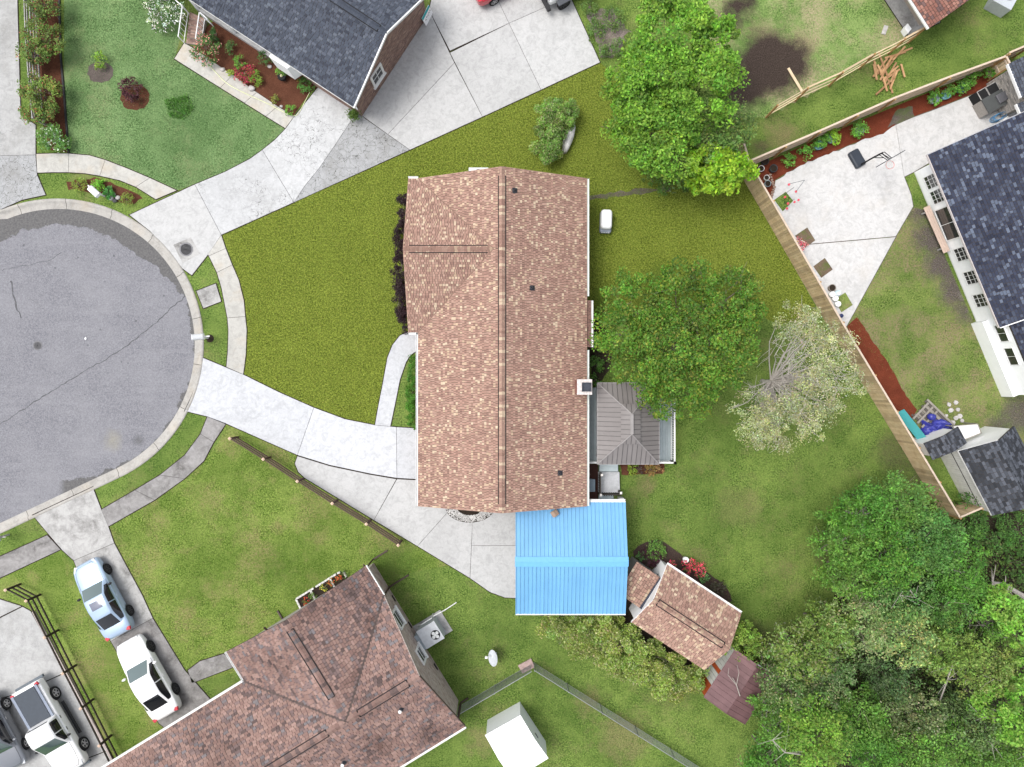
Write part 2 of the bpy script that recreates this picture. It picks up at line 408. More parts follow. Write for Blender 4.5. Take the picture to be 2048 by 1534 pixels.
def tree(name, base_px, lobes_px, label, cat, base_col, group=None, density=260, leaf=0.075, clump=0.55, seed=1, trunk=0.16, fork=1.6,
         alt=None, altk=0.2, var=0.22, bark=BARK, nlimb=14, shell=0.55, twigs=0, flat=0.75, crown_name='crown', low=-0.25, up=0.45, bend=0.35):
    """lobes_px: (px, py, radius_px, centre height, vertical radius)"""
    r = np.random.RandomState(seed); b = W(*base_px)
    root = thing(name, b, label, cat, group)
    lobes = []
    for (x, y, rp, h, rz) in lobes_px:
        rr = (rp if isinstance(rp, tuple) else (rp, rp)); f = S * (H - h) / H
        lobes.append((tuple(W(x, y, h)), (rr[0] * f, rr[1] * f, rz)))
    P, CC, I = crown(lobes, density, leaf, clump, r, shell, flat, low)
    P[:, 2] = np.maximum(P[:, 2], 0.06)
    base_col = mul(base_col, 1.6); alt = mul(alt, 1.4) if alt is not None else None
    cl = 0.9 * jitter_cols(r, len(CC), (1, 1, 1), 0.17, 0.10) / 0.82
    col = jitter_cols(r, len(P), base_col, var, 0.15, alt, altk) * cl[I]
    leaf_object(crown_name, P, leaf * (0.6 + 0.8 * r.rand(len(P))), col, LEAF, root, seed=seed + 1, up=up)
    if nlimb:
        idx = r.choice(len(CC), min(nlimb, len(CC)), replace=False)
        branches(MB(), b, [Vector(CC[i]) for i in idx], trunk, fork, r, twigs=twigs, bend=bend).build('trunk', bark, root)
    return root
def blades(name, px_poly, dens, base, mat, label, z=0.006, hgt=(0.03, 0.07), wid=0.012, seed=3, alt=None, holes=(), var=0.25, parent=None, kind='stuff', cat='grass', lean=0.05):
    r = np.random.RandomState(seed); pw = np.array([tuple(W(*p))[:2] for p in px_poly]); lo, hi = pw.min(0), pw.max(0)
    n = int((hi[0] - lo[0]) * (hi[1] - lo[1]) * dens); q = lo + r.rand(n, 2) * (hi - lo)
    def inside(poly):
        ins = np.zeros(len(q), bool); j = len(poly) - 1
        for i in range(len(poly)):
            c = ((poly[i, 1] > q[:, 1]) != (poly[j, 1] > q[:, 1])) & (q[:, 0] < (poly[j, 0] - poly[i, 0]) * (q[:, 1] - poly[i, 1]) / (poly[j, 1] - poly[i, 1] + 1e-12) + poly[i, 0])
            ins ^= c; j = i
        return ins
    k = inside(pw)
    for hpx in holes: k &= ~inside(np.array([tuple(W(*p))[:2] for p in hpx]))
    q = q[k]; n = len(q); a = r.rand(n) * 6.283; w = wid * (0.6 + 0.8 * r.rand(n)); h = hgt[0] + (hgt[1] - hgt[0]) * r.rand(n); l = r.normal(size=(n, 2)) * lean
    V = np.empty((n, 3, 3)); dx = np.cos(a) * w; dy = np.sin(a) * w
    V[:, 0] = np.c_[q[:, 0] - dx, q[:, 1] - dy, np.full(n, z)]; V[:, 1] = np.c_[q[:, 0] + dx, q[:, 1] + dy, np.full(n, z)]; V[:, 2] = np.c_[q + l, z + h]
    me = bpy.data.meshes.new(name); me.vertices.add(3 * n); me.vertices.foreach_set('co', V.ravel())
    me.loops.add(3 * n); me.loops.foreach_set('vertex_index', np.arange(3 * n, dtype=np.int32))
    me.polygons.add(n); me.polygons.foreach_set('loop_start', np.arange(0, 3 * n, 3, dtype=np.int32)); me.polygons.foreach_set('loop_total', np.full(n, 3, dtype=np.int32))
    col = jitter_cols(r, n, base, var, 0.15, alt, 0.25); at = me.color_attributes.new('col', 'FLOAT_COLOR', 'POINT'); C = np.ones((n, 3, 4)); C[:, :, :3] = col[:, None, :]
    at.data.foreach_set('color', C.ravel()); me.materials.append(mat); me.update()
    o = bpy.data.objects.new(name, me); reg(o, parent, Vector((0, 0, 0))); return tag(o, label, cat if parent is None else None, None, kind)
# ================================================================ GROUND, ROAD, PAVING
SOILC = (0.075, 0.055, 0.042); TANC = (0.20, 0.155, 0.085)
G_MID = grass_mat('grass_common', (0.048, 0.092, 0.016), (0.094, 0.160, 0.030), (0.160, 0.220, 0.052), dry=(0.20, 0.155, 0.085), dryk=0.65, blobs=[(SOILC, [(1525, 300, 26, .9), (1790, 900, 55, .55), (1840, 960, 40, .6), (1430, 1365, 30, .6), (1520, 1280, 40, .6), (1190, 1290, 40, .8), (1650, 1120, 30, .5), (1470, 1240, 22, .6)], .8), (TANC, [(1290, 975, 26, .6), (1250, 1475, 60, .5), (1180, 1400, 40, .45), (1340, 1180, 50, .3), (1640, 150, 30, .5), (1560, 270, 40, .5), (960, 1480, 40, .5), (1480, 1010, 60, .25)], 1.6)])
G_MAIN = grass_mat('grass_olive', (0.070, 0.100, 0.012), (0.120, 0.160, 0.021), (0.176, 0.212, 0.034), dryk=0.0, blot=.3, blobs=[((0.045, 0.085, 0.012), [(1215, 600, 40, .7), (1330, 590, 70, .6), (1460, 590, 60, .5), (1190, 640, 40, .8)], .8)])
G_COOL = grass_mat('grass_cool', (0.058, 0.115, 0.036), (0.098, 0.180, 0.062), (0.155, 0.235, 0.098), dry=(0.27, 0.25, 0.14), dryk=0.45)
G_WARM = grass_mat('grass_warm', (0.058, 0.108, 0.014), (0.112, 0.182, 0.028), (0.185, 0.240, 0.058), dry=(0.27, 0.20, 0.11), dryk=0.7, d0=0.48, blobs=[((0.24, 0.17, 0.10), [(555, 1050, 22, .6), (375, 1100, 16, .5), (375, 1220, 18, .6), (640, 1080, 26, .4)], 1.2), ((0.05, 0.10, 0.015), [(790, 1130, 60, .6), (560, 1130, 50, .3), (250, 1080, 25, .5)], 1.0)])
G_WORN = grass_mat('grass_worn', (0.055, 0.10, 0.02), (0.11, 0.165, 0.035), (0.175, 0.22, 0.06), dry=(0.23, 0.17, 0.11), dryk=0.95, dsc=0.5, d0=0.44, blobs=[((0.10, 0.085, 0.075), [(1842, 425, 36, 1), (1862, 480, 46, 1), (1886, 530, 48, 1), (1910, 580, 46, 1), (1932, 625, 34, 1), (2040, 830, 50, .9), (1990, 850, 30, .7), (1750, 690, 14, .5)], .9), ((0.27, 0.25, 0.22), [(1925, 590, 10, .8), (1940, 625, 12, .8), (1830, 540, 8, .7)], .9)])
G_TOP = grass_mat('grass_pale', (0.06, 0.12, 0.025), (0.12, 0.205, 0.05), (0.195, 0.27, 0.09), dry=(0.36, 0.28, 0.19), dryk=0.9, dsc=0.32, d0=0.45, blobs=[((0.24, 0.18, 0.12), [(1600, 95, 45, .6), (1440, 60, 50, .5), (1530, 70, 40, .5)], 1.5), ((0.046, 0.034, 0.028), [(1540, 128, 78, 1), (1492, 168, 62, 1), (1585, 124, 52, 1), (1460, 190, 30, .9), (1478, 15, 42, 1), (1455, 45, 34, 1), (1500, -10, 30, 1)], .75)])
DIRT = ground_mat('dirt', [(0.05, 0.042, 0.035), (0.12, 0.10, 0.085), (0.20, 0.18, 0.155)], 22, patch=((0.08, 0.12, 0.03), 0.9, 0.7))
EDGE = ground_mat('edging_soil', [(0.018, 0.013, 0.010), (0.05, 0.038, 0.028)], 30)
BURNT = ground_mat('burnt_soil', [(0.018, 0.013, 0.011), (0.045, 0.034, 0.028), (0.16, 0.12, 0.09)], 24)
MULCH = ground_mat('red_mulch', [(0.055, 0.012, 0.006), (0.15, 0.036, 0.018), (0.24, 0.075, 0.042)], 34)
BMULCH = ground_mat('brown_mulch', [(0.035, 0.013, 0.008), (0.105, 0.042, 0.025), (0.19, 0.09, 0.055)], 30)
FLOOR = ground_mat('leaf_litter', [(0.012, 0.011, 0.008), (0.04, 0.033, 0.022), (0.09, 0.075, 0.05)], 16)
BLADE = attr_mat('grass_blade', 0.8, 0.1, 10, 0.15, translucent=0.15)

# the ground is one sheet out to the horizon, with the sunken road cut out of it
CC = (115, 690)
def circ(r, a0, a1, n=40): return [(CC[0] + r * math.cos(math.radians(a0 + (a1 - a0) * i / n)), CC[1] + r * math.sin(math.radians(a0 + (a1 - a0) * i / n))) for i in range(n + 1)]
TAN = math.degrees(math.atan2(240, 113))                # where the circle runs out into the straight kerb
def kerb_line(r):                                       # from far left bottom, round the bulb, to far left top
    e = circ(r, TAN, TAN, 1)[0]; d = (-240 / 265, 113 / 265)
    return [(e[0] + d[0] * k, e[1] + d[1] * k) for k in (900, 600, 400, 300, 200, 100)] + circ(r, TAN, -112, 56) + [(-200, 452), (-700, 640)]
far = 9000
mb = MB(); rp = kerb_line(293)
gp = [W(-far, rp[0][1]), *[W(*p) for p in rp], W(-far, rp[-1][1]), W(-far, -far), W(far, -far), W(far, far), W(-far, far)]
from mathutils.geometry import tessellate_polygon
mb.v = [tuple(p) for p in gp]
for t in tessellate_polygon([[Vector(p) for p in gp]]):
    a, b, c = t; n_ = (Vector(gp[b]) - Vector(gp[a])).cross(Vector(gp[c]) - Vector(gp[a]))
    mb.face(t if n_.z > 0 else t[::-1])
mb.build('ground', G_MID, kind='structure')

n = N('asphalt')
a = n.ramp(n.noise(13, 8, 0.85), [(0.40, (0.11, 0.11, 0.123)), (0.5, (0.172, 0.172, 0.19)), (0.60, (0.245, 0.245, 0.265))])
mp = n.nd('ShaderNodeMapping'); n.ln(n.pos, mp.inputs['Vector']); mp.inputs['Rotation'].default_value = (0, 0, math.radians(-32)); mp.inputs['Scale'].default_value = (0.16, 1.3, 1)
a = n.mix(n.ramp(n.noise(1.0, 6, 0.7, vec=mp.outputs[0]), [(0.5, 0.0), (0.68, 0.28)]), a, (0.27, 0.27, 0.285))
a = n.mix(n.ramp(n.vor(0.85, 'F1'), [(0.035, 0.75), (0.07, 0.0)]), a, (0.055, 0.055, 0.06))
a = n.blobs(a, [(225, 880, 26, .75)], (0.27, 0.25, 0.17), .7); a = n.blobs(a, [(275, 880, 14, .8), (95, 525, 7, .8)], (0.07, 0.07, 0.07), .25, .3)
a = n.mix(n.ramp(n.noise(0.35, 6, 0.65), [(0.4, 0.0), (0.7, 0.5)]), a, (0.24, 0.24, 0.255))
a = n.mix(n.ramp(n.noise(1.6, 4, 0.6), [(0.62, 0.0), (0.72, 0.35)]), a, (0.12, 0.12, 0.13))
ct = W(*CC); vs = n.nd('ShaderNodeVectorMath', operation='DISTANCE'); n.ln(n.pos, vs.inputs[0]); vs.inputs[1].default_value = (ct.x, ct.y, -0.1)
sep = n.nd('ShaderNodeSeparateXYZ'); n.ln(n.pos, sep.inputs[0])
up = n.ramp(n.math('DIVIDE', n.math('SUBTRACT', sep.outputs['Y'], ct.y - 1.5), 9.0), [(0.0, 0.02), (0.45, 0.06), (0.75, 1.0)])   # old water stain, widest at the top of the bulb
wob = n.math('ADD', vs.outputs['Value'], n.math('MULTIPLY', n.noise(0.9, 5, 0.7), 1.3))
edge = n.math('SUBTRACT', 272 * S + 0.62, n.math('MULTIPLY', up, 0.95))
st = n.ramp(n.math('SUBTRACT', wob, edge), [(0.0, 0.0), (0.06, 0.85)])
side = n.ramp(n.math('ADD', n.math('SUBTRACT', sep.outputs['X'], ct.x), 0.0), [(0.0, 0.0), (0.4, 1.0)])
st = n.math('MULTIPLY', st, n.math('MAXIMUM', side, n.ramp(n.math('SUBTRACT', sep.outputs['Y'], ct.y), [(0.0, 0.0), (0.4, 1.0)])))
a = n.mix(st, a, n.ramp(n.noise(9, 7, 0.8), [(0.4, (0.05, 0.05, 0.05)), (0.6, (0.115, 0.11, 0.105))]))
e2 = n.vor(0.22, 'DISTANCE_TO_EDGE'); a = n.mix(n.math('MULTIPLY', n.ramp(e2, [(0.001, 0.4), (0.004, 0.0)]), n.ramp(n.noise(0.5), [(0.52, 0.0), (0.6, 1.0)])), a, (0.07, 0.07, 0.07))
n.bump(n.noise(80, 3), 0.4, 0.01); ASPH = n.out(a, n.ramp(st, [(0, 0.9), (1, 0.6)]), 0.2)
mb = MB(); ip = kerb_line(279); q = [W(*p) for p in ip]; q = [W(-far, ip[0][1])] + q + [W(-far, ip[-1][1])]
mb.v = [(p.x, p.y, -0.1) for p in q]
for t in tessellate_polygon([[Vector(p) for p in q]]):
    a_, b_, c_ = [Vector(mb.v[i]) for i in t]; mb.face(t if (b_ - a_).cross(c_ - a_).z > 0 else t[::-1])
mb.build('road', ASPH, kind='structure')

C_WHITE = concrete_mat('concrete_white', (0.49, 0.50, 0.52), 0.3, sc=0.8, s0=0.55, dark=(0.30, 0.30, 0.31))
C_PALE = concrete_mat('concrete_pale', (0.44, 0.44, 0.437), 0.3, sc=0.6, s0=0.56, dark=(0.24, 0.23, 0.22))
C_CRACK = concrete_mat('concrete_cracked', (0.33, 0.335, 0.34), 0.7, crack=1.0, csc=2.4, sc=0.6, c0=0.28)
C_FINE = concrete_mat('concrete_hairline', (0.47, 0.475, 0.48), 0.35, crack=0.95, csc=2.8, sc=0.6, c0=0.44)
C_WALK = concrete_mat('concrete_walk', (0.44, 0.43, 0.40), 0.3, warm=0.5, sc=0.9)
C_DARK = concrete_mat('concrete_mildew', (0.30, 0.29, 0.285), 0.85, sc=0.9, s0=0.40, dark=(0.085, 0.08, 0.075))
C_OLD = concrete_mat('concrete_old', (0.40, 0.395, 0.385), 0.95, sc=0.9, s0=0.46, dark=(0.10, 0.095, 0.09))
C_GREY = concrete_mat('concrete_grey', (0.40, 0.40, 0.395), 0.6, crack=0.3, csc=1.2, sc=0.5, s0=0.47, c0=0.5)
C_PATIO = concrete_mat('concrete_patio', (0.52, 0.515, 0.51), 0.5, sc=0.75, s0=0.52, dark=(0.33, 0.32, 0.31), warm=0.15)
C_KERB = concrete_mat('concrete_kerb', (0.38, 0.365, 0.34), 0.6, sc=1.2, warm=0.3)

mb = MB(); root = MB()
kp = kerb_line(293); ki = kerb_line(273)
def poly_len(p): return [math.hypot(p[i + 1][0] - p[i][0], p[i + 1][1] - p[i][1]) for i in range(len(p) - 1)]
base = MB()                                             # dark joint bed under the kerb stones
for i in range(len(kp) - 1):
    A, B, C_, D_ = W(*ki[i]), W(*ki[i + 1]), W(*kp[i + 1]), W(*kp[i])
    base.poly([(A.x, A.y, -.099), (B.x, B.y, -.099), (C_.x, C_.y, -0.097), (D_.x, D_.y, -0.097)][::-1])
KERB = base.build('kerb', EDGE, kind='structure')
seg, acc = [], 0.0; L_ = poly_len(kp); start = 0; cnt = 0
def kerb_stone(i0, i1):
    m = MB(); rows = []
    for i in range(i0, i1 + 1):
        a, b = W(*ki[i]), W(*kp[i]); t = 0.0
        if i == i0 and i1 > i0: t = 0.012
        d = (W(*kp[min(i + 1, len(kp) - 1)]) - W(*kp[max(i - 1, 0)])).normalized() * (0.012 if i == i0 else (-0.012 if i == i1 else 0))
        rows.append([tuple(a.lerp(b, k) + d + Vector((0, 0, z))) for k, z in ((0.0, -0.095), (0.48, -0.082), (0.62, -0.03), (0.74, 0.035), (0.985, 0.04), (1.0, 0.0))])
    for r_ in rows: m.v += r_
    m.smooth = True
    for i in range(len(rows) - 1):
        for k in range(5): b0 = i * 6 + k; m.face((b0, b0 + 1, b0 + 7, b0 + 6))
    m.build('kerb_stone', C_KERB, KERB)
i0 = 3
for i in range(3, len(kp) - 1):
    acc += L_[i]
    if acc > 92 or i == len(kp) - 2: kerb_stone(i0, i + 1); i0 = i + 1; acc = 0
# ---- paving: a dark bed with every slab its own piece
def paving(name, slabs, mats, bed=None, z=0.035, gap=0.010, edge=0.04, label=None):
    m = MB()
    for s in slabs:
        p = inset([tuple(W(*q))[:2] for q in s], -edge); m.prism([(v.x, v.y) for v in p], 0.008, 0.0135 + 0.0003 * len(m.f) / 10)
    root = m.build(name, bed or EDGE, kind='structure')
    if label: root['label'] = label
    for i, s in enumerate(slabs):
        p = inset([tuple(W(*q))[:2] for q in s], gap); k = MB(); k.prism([(v.x, v.y) for v in p], 0.004, z)
        k.build('slab', mats[i] if isinstance(mats, (list, tuple)) else mats, root)
    return root
paving('neighbour_driveway', [
    [(259, 430), (390, 369), (443, 470), (416, 510), (384, 551), (365, 537), (340, 503), (300, 462)],
    [(390, 369), (450, 344), (500, 318), (525, 300), (588, 405), (443, 470)],
    [(525, 300), (550, 280), (572, 257), (589, 233), (640, 170), (690, 190), (715, 222), (697, 250), (672, 288), (640, 335), (610, 372), (588, 405)],
    [(697, 250), (715, 222), (730, 237), (820, 300), (588, 405), (610, 372), (640, 335), (672, 288)],
    [(715, 225), (776, 269), (909, 126), (858, 20), (830, 30)],
    [(776, 269), (820, 300), (965, 234), (909, 126)],
    [(858, 20), (900, 102), (1018, 47), (960, -74), (880, -74)],
    [(900, 106), (965, 234), (1082, 180), (1018, 47)],
    [(1018, 47), (1082, 180), (1200, 125), (1140, -7)],
    [(1018, 47), (1140, -7), (1110, -74), (960, -74)]],
    [C_PALE, C_FINE, C_FINE, C_CRACK, C_PALE, C_PALE, C_PALE, C_PALE, C_PALE, C_PALE], label='pale cracked concrete driveway beside the dark roofed house')
paving('left_driveway', [[(-90, -90), (33, -90), (42, 230), (72, 250), (72, 310), (-90, 314)], [(-90, 314), (72, 310), (75, 350), (92, 390), (45, 400), (0, 420), (-60, 447), (-90, 460)]], [C_GREY, C_CRACK])
def strip_slabs(a, b, cuts):                            # two polylines of equal length cut into slabs
    return [a[i:j + 1] + b[i:j + 1][::-1] for i, j in cuts]
sa = [(73, 308), (105, 307), (138, 307), (180, 311), (211, 320), (255, 337), (300, 356), (354, 381)]
sb = [(75, 346), (105, 345), (138, 345), (170, 347), (200, 352), (240, 361), (272, 374), (312, 399)]
paving('upper_sidewalk', strip_slabs(sa, sb, [(0, 2), (2, 4), (4, 6), (6, 7)]), C_WALK)
sa = [(443, 470), (452, 497), (465, 530), (478, 560), (488, 600), (491, 633), (494, 660), (492, 710), (487, 749)]
sb = [(416, 509), (418, 512), (434, 545), (443, 575), (449, 605), (455, 636), (457, 660), (456, 700), (453, 734)]
paving('curved_sidewalk', strip_slabs(sa, sb, [(0, 1), (1, 2), (2, 5), (5, 8)]), C_WALK)
paving('drain_apron', [[(393, 582), (432, 567), (443, 603), (407, 617)]], C_OLD)
paving('main_driveway', [
    [(405, 715), (453, 735), (487, 749), (560, 785), (628, 815), (595, 910), (520, 877), (450, 846), (415, 833), (370, 822), (385, 790), (398, 755)],
    [(628, 815), (690, 838), (750, 850), (793, 854), (794, 956), (740, 947), (660, 930), (595, 910)],
    [(793, 854), (850, 857), (850, 959), (794, 956)],
    [(595, 912), (660, 932), (740, 949), (793, 958), (748, 1040), (610, 956), (597, 944), (590, 927)],
    [(794, 958), (850, 961), (900, 961), (900, 1020), (893, 1027), (835, 1092), (748, 1040)],
    [(893, 1027), (900, 1005), (946, 1005), (945, 1045), (940, 1156), (835, 1092)],
    [(946, 1005), (1060, 1005), (1060, 1091), (943, 1091)],
    [(943, 1091), (1060, 1091), (1060, 1197), (1010, 1195), (980, 1184), (940, 1156)],
    [(1060, 1000), (1235, 1000), (1235, 1205), (1060, 1197)]], [C_WHITE, C_WHITE, C_WHITE, C_PALE, C_PALE, C_PALE, C_PALE, C_PALE, C_GREY], label='white concrete driveway curving from the street to the blue carport')
sa = [(750, 850), (757, 810), (765, 770), (775, 715), (785, 690), (800, 671), (815, 664), (860, 664)]
sb = [(781, 853), (790, 810), (800, 760), (812, 725), (818, 715), (826, 707), (835, 701), (860, 700)]
paving('front_walk', strip_slabs(sa, sb, [(0, 7)]), C_WHITE)
paving('garden_walk', [[(369, 86), (349, 118), (441, 176), (466, 150), (446, 137), (388, 97)], [(441, 176), (489, 206), (514, 185), (466, 150)], [(489, 206), (532, 233), (556, 213), (514, 185)], [(532, 233), (571, 257), (589, 233), (556, 213)]], C_WALK)
sa = [(415, 833), (401, 868), (370, 910), (320, 950), (270, 980), (203, 1019)]
sb = [(452, 848), (428, 884), (408, 922), (370, 957), (310, 1000), (217, 1053)]
paving('lower_sidewalk', strip_slabs(sa, sb, [(0, 1), (1, 3), (3, 4), (4, 5)]), C_DARK)
paving('car_driveway', [[(66, 1030), (186, 974), (203, 1018), (217, 1052), (229, 1086), (148, 1121), (125, 1100), (95, 1065)],
    [(148, 1121), (229, 1086), (285, 1190), (306, 1236), (222, 1282), (175, 1190)],
    [(222, 1282), (306, 1236), (370, 1340), (440, 1420), (360, 1480), (318, 1446)]], [C_OLD, C_OLD, C_DARK])
paving('side_walk', [[(376, 1340), (400, 1322), (448, 1307), (478, 1330), (384, 1366)]], C_DARK)
paving('far_sidewalk', [[(-60, 1140), (95, 1070), (122, 1099), (-60, 1184)]], C_DARK)
paving('truck_driveway', [[(-80, 1172), (0, 1198), (44, 1212), (0, 1234), (-80, 1270)], [(-80, 1272), (0, 1236), (46, 1213), (62, 1222), (100, 1290), (130, 1345), (40, 1385), (-80, 1420)],
    [(-80, 1422), (40, 1386), (131, 1346), (160, 1400), (215, 1500), (100, 1545), (-80, 1590)], [(-80, 1592), (100, 1546), (216, 1501), (250, 1570), (250, 1640), (-80, 1640)]], C_GREY)
patio_top = [(1550, 360), (1575, 345), (1617, 324), (1651, 311), (1700, 289), (1731, 279), (1765, 268), (1791, 250)]
paving('patio', [[(1544, 398)] + ragged(patio_top, 2.2, 8, 5, False) + [(1791, 250), (1808, 354), (1822, 390), (1826, 413), (1791, 473), (1690, 482), (1597, 490)],
    [(1791, 250), (1823, 236), (1862, 222), (1943, 190), (1985, 178), (2060, 250), (1990, 330), (1865, 322), (1828, 344), (1808, 354)],
    [(1597, 491), (1690, 483), (1791, 474), (1692, 654), (1684, 646)]], C_PATIO, bed=DIRT, label='bright concrete patio inside the wooden fence')
paving('corner_patio', [[(1756, -20), (1818, 74), (1880, 45), (1860, -20)]], C_OLD)
# ---- lawns and beds
MAIN = [(443, 470), (820, 300), (1200, 125), (1290, 200), (1400, 300), (1478, 335), (1640, 630), (1560, 650), (1450, 600), (1300, 620), (1180, 640), (1100, 660), (850, 662), (815, 665), (800, 670), (785, 690), (775, 715), (765, 770), (750, 850), (720, 846), (640, 821), (560, 786), (487, 749), (490, 720), (494, 660), (490, 610), (478, 560), (460, 510)]
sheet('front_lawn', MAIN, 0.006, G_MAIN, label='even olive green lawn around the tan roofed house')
sheet('upper_left_lawn', [(128, -60), (340, -60), (365, 60), (349, 118), (571, 257), (545, 283), (500, 318), (450, 345), (390, 368), (354, 381), (300, 356), (240, 330), (180, 311), (135, 306), (128, 150)], 0.006, G_COOL)
LOWL = [(217, 1052), (310, 1000), (370, 955), (410, 920), (440, 880), (452, 848), (520, 876), (595, 910), (597, 942), (748, 1038), (835, 1090), (900, 1130), (800, 1150), (760, 1200), (470, 1345), (384, 1366), (370, 1340), (310, 1240), (285, 1190), (235, 1100)]
sheet('lower_left_lawn', LOWL, 0.005, G_WARM)
sheet('fence_side_lawn', [(121, 1099), (60, 1128), (-60, 1185), (0, 1196), (62, 1221), (100, 1290), (250, 1560), (330, 1460), (230, 1290), (175, 1190), (150, 1140)], 0.005, G_WARM)
sheet('fenced_yard', [(1692, 655), (1825, 415), (1850, 420), (2010, 790), (2200, 800), (2200, 1000), (1850, 900)], 0.006, G_WORN)
sheet('upper_right_lawn', [(1420, -80), (1760, -80), (1820, 74), (1650, 170), (1530, 235), (1450, 240), (1400, 120)], 0.006, G_TOP, rag=5, seed=4)
sheet('shrub_litter', [(1172, 30), (1215, 15), (1260, 60), (1235, 110), (1203, 120)], 0.010, ground_mat('pale_litter', [(0.06, 0.05, 0.04), (0.22, 0.18, 0.16), (0.45, 0.38, 0.35)], 20, patch=((0.06, 0.1, 0.02), 1.2, 0.8)), rag=5, seed=10)
sheet('drain_gully', [(1176, 392), (1230, 384), (1290, 378), (1340, 374), (1340, 381), (1290, 387), (1230, 394), (1176, 402)], 0.010, DIRT, rag=3, seed=11)
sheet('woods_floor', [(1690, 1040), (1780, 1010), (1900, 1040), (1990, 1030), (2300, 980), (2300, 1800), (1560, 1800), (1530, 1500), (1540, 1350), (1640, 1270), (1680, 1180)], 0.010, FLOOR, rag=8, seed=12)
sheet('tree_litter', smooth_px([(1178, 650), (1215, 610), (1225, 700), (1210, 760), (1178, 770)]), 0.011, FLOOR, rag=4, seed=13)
sheet('front_bed', [(388, 97), (446, 137), (556, 213), (587, 231), (622, 183), (650, 172), (600, 140), (540, 100), (470, 55), (430, 40), (412, 55)], 0.014, BMULCH)
sheet('fence_bed', [(78, -60), (118, -60), (122, 110), (130, 200), (137, 305), (100, 300), (88, 250), (60, 235), (55, 60)], 0.012, BMULCH)
m = MB(); e_ = [W(118, -60), W(122, 110), W(130, 200), W(138, 306)]
for i in range(3): m.beam(e_[i] + Vector((0, 0, .04)), e_[i + 1] + Vector((0, 0, .04)), 0.10, 0.08)
m.build('bed_edging', plain('black_edging', (0.02, 0.02, 0.022), 0.6), None, kind='structure')
sheet('plant_ring', circ(26, 0, 360, 22) if False else [(201 + 26 * math.cos(t * .3), 145 + 21 * math.sin(t * .3)) for t in range(21)], 0.014, ground_mat('grey_mulch', [(0.06, 0.05, 0.045), (0.17, 0.14, 0.125)], 28), rag=1.5)
sheet('plant_ring', [(270 + 29 * math.cos(t * .3), 195 + 26 * math.sin(t * .3)) for t in range(21)], 0.014, BMULCH, rag=1.5)
sheet('kerb_bed', [(135, 362), (190, 356), (240, 372), (285, 395), (262, 412), (225, 398), (180, 385), (135, 378)], 0.012, BMULCH, rag=3, seed=14)
TOPM = [(1508, 335), (1530, 375), (1544, 398)] + patio_top + [(1823, 236), (1862, 222), (1943, 190), (1985, 178), (1990, 150), (1978, 138), (1850, 188), (1700, 250)]
sheet('patio_mulch', TOPM, 0.014, MULCH)
sheet('mulch_gap', [(1776, 255), (1790, 222), (1825, 212), (1828, 236), (1800, 246)], 0.018, DIRT, rag=2)
sheet('fence_mulch', [(1692, 654), (1712, 636), (1728, 653), (1746, 685), (1775, 724), (1796, 760), (1817, 800), (1834, 818), (1822, 842), (1790, 822), (1740, 740)], 0.014, MULCH, rag=2, seed=15)
SOIL = ground_mat('bed_soil', [(0.07, 0.05, 0.035), (0.16, 0.115, 0.08), (0.27, 0.21, 0.16)], 22, patch=((0.09, 0.13, 0.03), 1.8, 0.8))
for k, (q, mt) in enumerate([([(1548, 400), (1571, 384), (1586, 402), (1565, 423)], G_MID), ([(1589, 472), (1614, 455), (1630, 481), (1609, 496)], SOIL), ([(1626, 533), (1649, 516), (1665, 539), (1642, 556)], SOIL), ([(1669, 599), (1690, 585), (1705, 610), (1682, 625)], G_WORN)]):
    sheet('planting_square', q, 0.042, mt)
sheet('shed_bed', smooth_px([(1262, 1108), (1285, 1083), (1330, 1080), (1375, 1120), (1425, 1150), (1460, 1182), (1466, 1205), (1440, 1205), (1320, 1140), (1280, 1125)]), 0.013, ground_mat('dark_mulch', [(0.02, 0.015, 0.013), (0.06, 0.04, 0.035), (0.12, 0.085, 0.07)], 26), rag=2, seed=16)
sheet('deck_bed', [(1240, 925), (1330, 925), (1326, 948), (1244, 950)], 0.013, BMULCH, rag=1.5)
sheet('carport_soil', [(1040, 1190), (1290, 1180), (1440, 1330), (1440, 1360), (1330, 1330), (1240, 1240), (1080, 1235)], 0.007, EDGE, rag=6, seed=17)
# ---- short grass blades that roughen the lawns
HOUSE_H = [(855, 372), (1158, 372), (1158, 995), (855, 995)]
blades('grass', MAIN, 330, (0.135, 0.165, 0.022), BLADE, 'short olive green grass covering the even front and side lawn', z=0.004, seed=21, alt=(0.21, 0.235, 0.05), var=0.35, holes=[HOUSE_H], hgt=(0.02, 0.055), wid=0.014)
blades('grass', [(137, 0), (330, 0), (365, 60), (349, 118), (571, 257), (545, 283), (500, 318), (450, 345), (390, 368), (354, 379), (300, 354), (240, 328), (180, 309), (140, 305)], 130, (0.095, 0.175, 0.058), BLADE, 'cool green mown grass on the upper left lawn', z=0.004, seed=22, alt=(0.17, 0.22, 0.09))
blades('grass', LOWL, 150, (0.115, 0.18, 0.028), BLADE, 'yellowish mown grass on the lower left lawn', z=0.004, seed=23, alt=(0.19, 0.21, 0.06))
BACK = [(1255, 930), (1350, 930), (1345, 830), (1440, 830), (1700, 780), (1740, 790), (1870, 1000), (1640, 1010), (1620, 1240), (1520, 1320), (1480, 1220), (1300, 1070), (1262, 1100)]
blades('grass', BACK, 150, (0.085, 0.15, 0.026), BLADE, 'green mown grass behind the gazebo and shed', z=0.002, seed=24, alt=(0.16, 0.16, 0.05))
